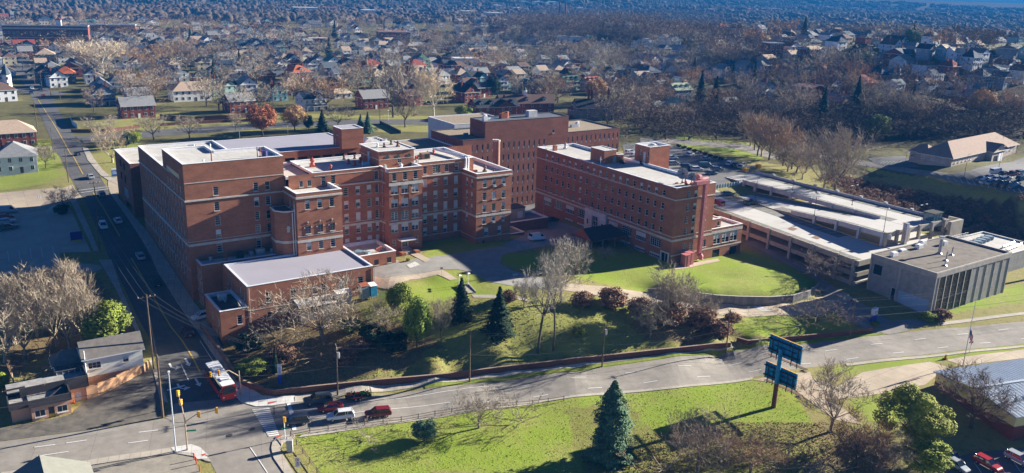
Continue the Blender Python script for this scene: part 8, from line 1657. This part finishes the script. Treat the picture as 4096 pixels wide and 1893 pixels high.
# large town buildings
def bigblock(px,py,wpx,h,dep,wall,roofc,label,name,rows=2,cat='building',cop=None,cup=False,rot=TH-.25):
    c=G(px,py);w_=wpx/FPX*math.hypot(math.hypot(c[0],c[1]),CAMH);t_=thing(name,label,cat,(c[0],c[1],c[2]),rot);q=MB();q.box(-w_/2,w_/2,0,dep,-3,h);q.build('wall',wall,t_)
    q=MB();q.box(-w_/2-.3,w_/2+.3,-.3,dep+.3,h,h+.5,0,0);q.box(-w_/2+.2,w_/2-.2,.3,dep-.3,h+.5,h+.52,1);q.build('roof',[cop or CONCL,rmat(roofc)],t_)
    n=int(w_/3.2)
    for s in range(rows):
        for k in range(n):
            if k % 5==4:continue
            inst('window',hwin(1.5,2.1),t_,(-w_/2+w_*(k+.5)/n,-.02,1.2+s*(h/rows)))
    dn=math.hypot(c[0],c[1]);FORBID.append((c[0]*(1-28/dn),c[1]*(1-28/dn),w_*.33));FORBID.append((c[0]*(1-60/dn),c[1]*(1-60/dn),w_*.33)) if 'school' in name else None
    FORBID.append((c[0]-math.sin(rot)*dep/2,c[1]+math.cos(rot)*dep/2,w_/2));return t_,w_
t_,w_=bigblock(190,181,262,16,12,BRICKH,'navy','large red brick school with pale cornice and small red topped cupola','school_building',2,'school');q=MB();q.box(8,12,4,8,16.5,21,0);q.box(7.6,12.4,3.6,8.4,21,21.4,1);q.tube((10,6,21.4),(10,6,23.5),2.6,.6,4,1);q.build('cupola',[WHITE,rmat('red')],t_)
q=MB();q.box(-w_/2-.4,w_/2+.4,-.5,-.3,13.4,14.8);q.box(-w_/2-.3,w_/2+.3,-.4,-.3,6.2,6.7);q.build('cornice',STONE,t_)
bigblock(432,137,180,9,20,BRICKH,'slate','long flat roofed red brick building right of the school','brick_building',1);bigblock(1580,178,118,12,18,BRICKH,'red','red brick flat roofed building in the middle of the town','brick_building',2)
bigblock(1275,185,66,7,14,BRICKH,'tan','small flat brick building behind the bare trees, upper centre','brick_building',1);bigblock(1080,182,90,5,12,mat('teal_garage_wall',(.18,.36,.42),.7,.05),'slate','long low teal building in front of the row houses','garage_row',0)
bigblock(560,133,95,4.5,14,wmat('white'),'white','low white building right of the long brick building','white_building',0);bigblock(370,150,60,4,12,wmat('white'),'grey','low white shed behind the school','white_building',0)
bigblock(2290,192,125,11,16,wmat('white'),'slate','long white building with rows of dark arched windows below the wooded hill','white_building',2,rot=TH-.8)
bigblock(2100,200,150,4,10,wmat('bluegrey'),'slate','long low blue grey building left of the white arcade building','low_building',0);bigblock(3104,238,56,11,12,BRICKH,'slate','three storey brick apartment block on the right hillside','apartment_block',3)
bigblock(1870,268,100,6,12,wmat('white'),'white','pale flat roofed building in bare trees, centre right','white_building',1)
t_,w_=bigblock(1428,152,86,4.6,9,wmat('green'),'green','filling station canopy with yellow green edge in the town','station_canopy',0,'canopy',cop=mat('lime_yellow',(.55,.6,.03),.5,0))
for i in range(9):
    bigblock([1225,1330,1480,1530,1600,1668,1790,1880,1985][i],[51,50,62,60,56,56,66,64,72][i],[90,50,50,42,50,40,60,56,60][i],9,40,wmat(['white','grey','white','white','white','bluegrey','tan','white','white'][i]),['white','red','white','red','white','slate','slate','white','white'][i],'%s flat commercial building in the far valley strip' % ['leftmost white','red roofed grey','bright white','red topped white','plain white roofed','blue grey','tan walled','long white','rightmost low white'][i],'commercial_building',0)
for i,(px,py) in enumerate(((2100,12),(2160,13),(2220,14),(2290,6),(2080,42),(2000,30),(2860,45),(3110,40),(3320,30),(2330,40))):bigblock(px,py+8,30,10,40,wmat('white'),'white','tiny white building in the blue valley, %s' % ['left of the smokestacks','just left of the left smokestack','between the two smokestacks','right of the smokestacks','below and left of the smokestacks','at the river bend','above the orange roofed hillside house','above the brick apartment block','above the big dark bare tree','over the wooded hill crest'][i],'white_building',0)
for px,ty,lb in ((2236,8,'left'),(2261,12,'right')):c=G(px,78);q=MB();q.tube((0,0,0),(0,0,hgt(c,px,ty)-c[2]),2.2,1.6,8);tag(q.build('smokestack',BRICKD,loc=tuple(c)),'thin brick smokestack beyond the wooded hill, %s one' % lb,'chimney')
q=MB();dm=[wmat('white'),wmat('cream'),wmat('grey'),BRICKH,wmat('tan'),rmat('grey'),rmat('slate'),rmat('navy'),rmat('brown'),rmat('tan'),GLASS,WHITE];k=0;it=0
while k<520 and it<9000:
    it+=1;px,py=fr_.uniform(-60,4160),28+(fr_.random()**.9)*300
    if 2080<px<2950 and py<185:continue
    c=G(px,py);dn=math.hypot(c[0],c[1])
    if dn<480 or dn>2400 or any((c[0]-a)**2+(c[1]-b2)**2<(r_+6.5)**2 for a,b2,r_ in FORBID):continue
    k+=1;FORBID.append((c[0],c[1],5.5));x,y,h=fr_.uniform(3.6,5.5),fr_.uniform(4,6),fr_.choice([3.2,5.6,5.8]);o_=len(q.v);a_=len(q.f);wi,ri=fr_.choice([0,0,0,1,2,3,4]),fr_.choice([5,5,6,7,8,9])
    q.box(-x,x,-y,y,-2,h,wi);gable_roof(q,-x,x,-y,y,h,fr_.uniform(2.2,3.4),ri,wi,.4,fr_.choice('xyy'),fr_.choice([0,0,2.5]));
    for s in range(1 if h<4 else 2):
        for j in (-.5,.5):q.quad((x*j-.5,-y-.03,1+2.7*s),(x*j+.5,-y-.03,1+2.7*s),(x*j+.5,-y-.03,2.3+2.7*s),(x*j-.5,-y-.03,2.3+2.7*s),10)
    for j in range(a_,len(q.f)):q.m[j]=11 if q.m[j]==2 and wi != 2 and len(q.f[j])==4 and j>a_+8 else q.m[j]
    ct,st_=math.cos(TH),math.sin(TH);q.v[o_:]=[(vx*ct-vy*st_+c[0],vx*st_+vy*ct+c[1],vz+c[2]) for vx,vy,vz in q.v[o_:]]
tag(q.build('distant_houses',dm),'hundreds of small distant gabled houses filling the far side of the town','houses',None,'stuff')
# ---------------------------------------------------------------- trees between the houses
FX=[tuple(map(float,f)) for f in FORBID]
FA=np.array(FX)
streets=[GG([(218,589),(319,580),(252,475),(190,350),(130,245),(40,130),(-20,60),(-120,60),(-60,130),(60,285),(150,430)]),GG([(280,585),(1800,500),(1800,470),(280,540)]),GG([(2480,560),(2480,760),(3050,700),(3000,560)]),GG([(3440,610),(4300,560),(4300,830),(3440,700)])]
hospital=[W(150,36),W(150,260),W(300,250),W(300,36)]
def okpos(x,y,mrg=2.0):
    d=np.hypot(FA[:,0]-x,FA[:,1]-y)
    if (d<FA[:,2]*.85+mrg).any():return False
    X,Y=np.array([x]),np.array([y])
    if inpoly(X,Y,hospital)[0]:return False
    return not any(inpoly(X,Y,s)[0] for s in streets)
cnt=0;tries=0;placed=[]
while cnt<205 and tries<6000:
    tries+=1;px=trd.uniform(-60,4150);py=trd.uniform(150,520) if trd.random()<.8 else trd.uniform(110,300)
    if px<2400 and py>470:continue
    if px<300 and py>330:continue
    c=G(px,py)
    dn=math.hypot(c[0],c[1])
    if c[1]>1500 or not okpos(c[0],c[1]) or not okpos(c[0]*(1+13/dn),c[1]*(1+13/dn),2):continue
    if any((c[0]-a)**2+(c[1]-b2)**2<49 for a,b2 in placed):continue
    placed.append((c[0],c[1]));cnt+=1
    H_=trd.uniform(12,22) if px>1900 else trd.uniform(12,20);r_=H_*trd.uniform(.36,.5)
    u=trd.random()
    if u<.86:key=('mid',trd.randrange(6)) if py>230 else ('far',trd.randrange(4));nm='bare %s tree' % {0:'grey brown',1:'reddish',2:'rusty',3:'grey',4:'pale tan',5:'dark'}[key[1]];gp='bare trees among the houses'
    elif u<.93:key=('cone',0);nm='dark conifer';r_=H_*.24;gp='evergreens among the houses'
    elif u<.97:key=('ever',trd.choice([0,1]));nm='dense evergreen';H_ *= .6;r_=H_*.42;gp='evergreens among the houses'
    else:key=('oak',1);nm='tan leaved oak';gp='bare trees among the houses'
    LATER.append((tree(key,0,0,0,0,nm,group=gp,world=c,h=H_,r_=r_),nm+' among the houses,',px,py))
LM=[('the red brick school',190,150),('the big pale sycamore',400,230),('the white corner turret',37,380),('the long flat brick building',432,125),('the white shuttered brick house',560,440),('the tan hipped duplex',768,395),('the mint green house',898,375),('the russet oak',1050,480),('the orange roofed brick house',1205,310),('the tan leaved oak',1180,470),('the white sycamore',1736,380),('the green hipped house',1435,335),('the lime green canopy',1428,145),('the flat red block',1580,165),('the round dark evergreen',1970,345),('the cupola house',2105,430),('the stone manor',2395,420),('the white arcade building',2290,170),('the wooded hill',2450,90),('the pink roofed shed',2779,485),('the hillside spruces',2860,400),('the apartment block',3104,215),('the orange hillside roof',2890,115),('the layered pale conifer',3640,160),('the great dark tree',3370,245),('the pink gambrel house',3252,380),('the dark red roof',3462,350),('the clinic',3900,600),('the right edge shed',4075,210),('the teal garage row',1080,175)]
buck={}
for o,base,px,py in LATER:
    nm_,lx,ly=min(LM,key=lambda q:math.hypot(q[1]-px,1.6*(q[2]-py)));dx,dy=px-lx,1.6*(py-ly)
    d_=('right of' if dx>0 else 'left of') if abs(dx)>1.5*abs(dy) else (('below' if dy>0 else 'above') if abs(dy)>1.5*abs(dx) else ('below right of' if dx>0 else 'below left of') if dy>0 else ('above right of' if dx>0 else 'above left of'))
    buck.setdefault((base,d_,nm_),[]).append((math.hypot(dx,dy),o.name,o))
for (base,d_,nm_),L_ in buck.items():
    for i,(_,_,o) in enumerate(sorted(L_)):o['label']='%s %s%s %s' % (base,'' if len(L_)==1 else 'nearest ' if i==0 else ORD[i]+' nearest ',d_,nm_)
# far woods that read as one mass: merged low detail bare crowns
def woods(name,label,n,region,key,seed,hmin,hmax,mats_):
    rd=np.random.RandomState(seed);tm,cm,(H0,R0)=proto(key);srcs=[]
    for me_,mi in ((tm,0),(cm,1)):
        v=np.zeros(len(me_.vertices)*3);me_.vertices.foreach_get('co',v);li=np.zeros(len(me_.loops),np.int32);me_.loops.foreach_get('vertex_index',li);lt=np.zeros(len(me_.polygons),np.int32);me_.polygons.foreach_get('loop_total',lt);srcs.append((v.reshape(-1,3),li,lt,mi))
    k=0;tr_=0;sv_,idx,tot,mi_=[],[],[],[];off=0
    while k<n and tr_<n*8:
        tr_+=1;p=region(rd)
        if p is None:continue
        x,y=p;z=T1(x,y);H_=rd.uniform(hmin,hmax);s=H_/H0;sr=s*rd.uniform(.8,1.15);a=rd.uniform(0,6.28);ca_,sa_=math.cos(a),math.sin(a)
        for v,li,lt,mi in srcs:
            w_=np.empty_like(v);w_[:,0]=(v[:,0]*ca_-v[:,1]*sa_)*sr+x;w_[:,1]=(v[:,0]*sa_+v[:,1]*ca_)*sr+y;w_[:,2]=v[:,2]*s+z;sv_.append(w_);idx.append(li+off);tot.append(lt);mi_.append(np.full(len(lt),mi,np.int32));off+=len(v)
        k+=1
    V_=np.concatenate(sv_);me_=bpy.data.meshes.new(name);me_.vertices.add(len(V_));me_.vertices.foreach_set('co',V_.ravel())
    idx=np.concatenate(idx);tot=np.concatenate(tot);mi_=np.concatenate(mi_);me_.loops.add(len(idx));me_.loops.foreach_set('vertex_index',idx);me_.polygons.add(len(tot));st_=np.concatenate([[0],np.cumsum(tot)[:-1]]).astype(np.int32);me_.polygons.foreach_set('loop_start',st_);me_.polygons.foreach_set('material_index',mi_)
    for m in mats_:me_.materials.append(m)
    me_.polygons.foreach_set('use_smooth',np.full(len(tot),key[1]==3));me_.update(calc_edges=True);o=bpy.data.objects.new(name,me_);COL.objects.link(o);tag(o,label,'woodland',None,'stuff')
def low(kind,seed,n,w_):# cheaper crowns for the merged woods
    key=(kind,seed)
    t_,c_=bare_tree(seed,14,6.5,.2,n,w_,limbs=5,rmin=.12);PROTO[key]=(t_.mesh('t',BARKD),c_.mesh('c',TWG),(14,6.5));return key
k1_,k2_=low('low',1001,620,.11),low('low',1002,620,.12)
k3_=('low',3);q=MB();q.tube((0,0,0),(0,0,7),.3,.2,4,cap=False);q2=MB();r9=random.Random(9)
for _ in range(11):a=r9.uniform(0,6.28);d=r9.uniform(0,19);r8=r9.uniform(4.5,8);q2.blob((d*math.cos(a),d*math.sin(a),r9.uniform(3,5.5)),(r8,r8,r9.uniform(4.5,6.5)),7,4,0,.35,r9)
PROTO[k3_]=(q.mesh('t',BARKD),q2.mesh('c',TWG,True),(12,25))
def reg_px(x0,x1,y0,y1,mrg=1.0):
    def f(rd):
        c=G(rd.uniform(x0,x1),rd.uniform(y0,y1))
        return (c[0],c[1]) if okpos(c[0],c[1],mrg) else None
    return f
def reg_az(a0,a1,d0,d1):
    def f(rd):
        a=R(rd.uniform(a0,a1));d=math.sqrt(rd.uniform(d0*d0,d1*d1));x,y=d*math.sin(a),d*math.cos(a)
        return (x,y) if len(FA) and (np.hypot(FA[:,0]-x,FA[:,1]-y)>FA[:,2]).all() else None
    return f
woods('neighbourhood_trees','mass of small bare trees filling the gaps between the distant houses',230,reg_px(-80,2700,70,300,5),k1_,5,9,15,[BARKD,TWG])
woods('neighbourhood_trees','mass of rusty bare trees filling the gaps between the distant houses',230,reg_px(-80,4180,30,170,4),k2_,6,10,17,[BARKD,TWO])
woods('wooded_hill','dark bare woods covering the hill behind the white arcade building',300,reg_px(2080,2900,50,175,2),k2_,7,13,21,[BARKD,TWD])
woods('hillside_woods','dark bare woods along the right hillside and ravine',110,reg_px(2900,4180,60,330,4.5),k1_,8,11,18,[BARKD,TWD]);woods('ravine_woods','tangled bare woods between the hillside houses and the clinic',230,reg_px(2520,4180,425,560,2),k1_,9,7,12,[BARKD,mat('ravine_twigs',(.13,.09,.06),.95,.3,.6)])
woods('valley_woods','far bare woods across the river flats and blue ridges',6500,reg_az(-36,36,1250,4300),k3_,10,9,14,[BARKD,mat('far_wood',(.09,.066,.05),.95,.3,.02)])
# brambles on the slope right of the garage
q=MB();rb=random.Random(3)
poly=GG([(3330,700),(3700,775),(4096,805),(4200,900),(4096,985),(3760,925),(3520,850),(3300,740)]);xs=[p[0] for p in poly];ys=[p[1] for p in poly];k=0;sh_=[]
while k<420:
    x,y=rb.uniform(min(xs),max(xs)),rb.uniform(min(ys),max(ys))
    if not inpoly(np.array([x]),np.array([y]),poly)[0]:continue
    k+=1;z=T1(x,y);r_=rb.uniform(.9,2.2)
    for _ in range(70):
        a=rb.uniform(0,6.28);e=rb.uniform(0,1.4);p=Vector((x+r_*math.cos(a)*math.cos(e),y+r_*math.sin(a)*math.cos(e),z+r_*.95*math.sin(e)));d=Vector((rb.gauss(0,1),rb.gauss(0,1),rb.gauss(.2,.8))).normalized()*rb.uniform(.4,1.0);w_=d.orthogonal().normalized()*rb.uniform(.06,.16);q.add([p-w_,p+w_,p+d],[(0,1,2)])
tag(q.build('brambles',BRAM),'dense brown brambles covering the slope between garage and clinic road','undergrowth',None,'stuff')
# leaf litter and tussocks on the wooded slope and lawn
def scatter(name,label,polypx,n,size,m,h=.25,seed=1):
    q=MB();rb=random.Random(seed);poly=GG(polypx);xs=[p[0] for p in poly];ys=[p[1] for p in poly];k=0;it=0
    while k<n and it<n*6:
        it+=1;x,y=rb.uniform(min(xs),max(xs)),rb.uniform(min(ys),max(ys))
        if not inpoly(np.array([x]),np.array([y]),poly)[0]:continue
        k+=1;z=T1(x,y);a=rb.uniform(0,6.28);s=size*rb.uniform(.5,1.5);dx,dy=math.cos(a)*s,math.sin(a)*s;q.add([(x-dx,y-dy,z-.02),(x+dx,y+dy,z-.02),(x+dx*.3-dy*.6,y+dy*.3+dx*.6,z+h*rb.uniform(.3,1.2))],[(0,1,2)])
    tag(q.build(name,m),label,'ground cover',None,'stuff')
scatter('grass_tufts','bright green grass tufts on the near lawn',[(1180,1740),(1770,1670),(2500,1580),(3060,1515),(3300,1720),(3200,1893),(1275,1893)],9000,.10,mat('fresh_grass',(.27,.39,.03),.9,.2,.5),.12,2)
scatter('fallen_leaves','pale fallen leaves scattered over the near lawn',[(1180,1740),(1770,1670),(2500,1580),(3060,1515),(3300,1720),(3200,1893),(1275,1893)],3500,.11,mat('dry_leaf',(.42,.30,.13),.9,.3,2),.05,3)
scatter('dry_grass','tufts of dry grass on the wooded slope',[(950,1500),(1050,1380),(1500,1220),(2300,1200),(2850,1260),(2910,1370),(2400,1435),(1500,1520),(1080,1570)],9000,.14,mat('dry_grass_tuft',(.34,.30,.11),.9,0,.25,col2=(.20,.17,.06)),.16,4)
scatter('leaf_litter','brown leaf litter under the near thickets',[(2560,1740),(2900,1690),(3340,1690),(3560,1750),(3600,1893),(2400,1893)],9000,.16,mat('brown_leaf',(.30,.18,.08),.9,.35,2),.12,5)
# ---------------------------------------------------------------- haze (the air of the valley)
q=MB();q.box(-9500,9500,-600,9800,-12,78.6)
hz=bpy.data.materials.new('haze');hz.use_nodes=True;t=hz.node_tree
for n in list(t.nodes):
    if n.type=='BSDF_PRINCIPLED':t.nodes.remove(n)
pv=t.nodes.new('ShaderNodeVolumePrincipled');pv.inputs['Color'].default_value=(.012,.125,.34,1);pv.inputs['Density'].default_value=.00028;pv.inputs['Anisotropy'].default_value=0.0
t.links.new(pv.outputs[0],t.nodes['Material Output'].inputs['Volume'])
o=q.build('haze',hz);tag(o,kind='stuff')
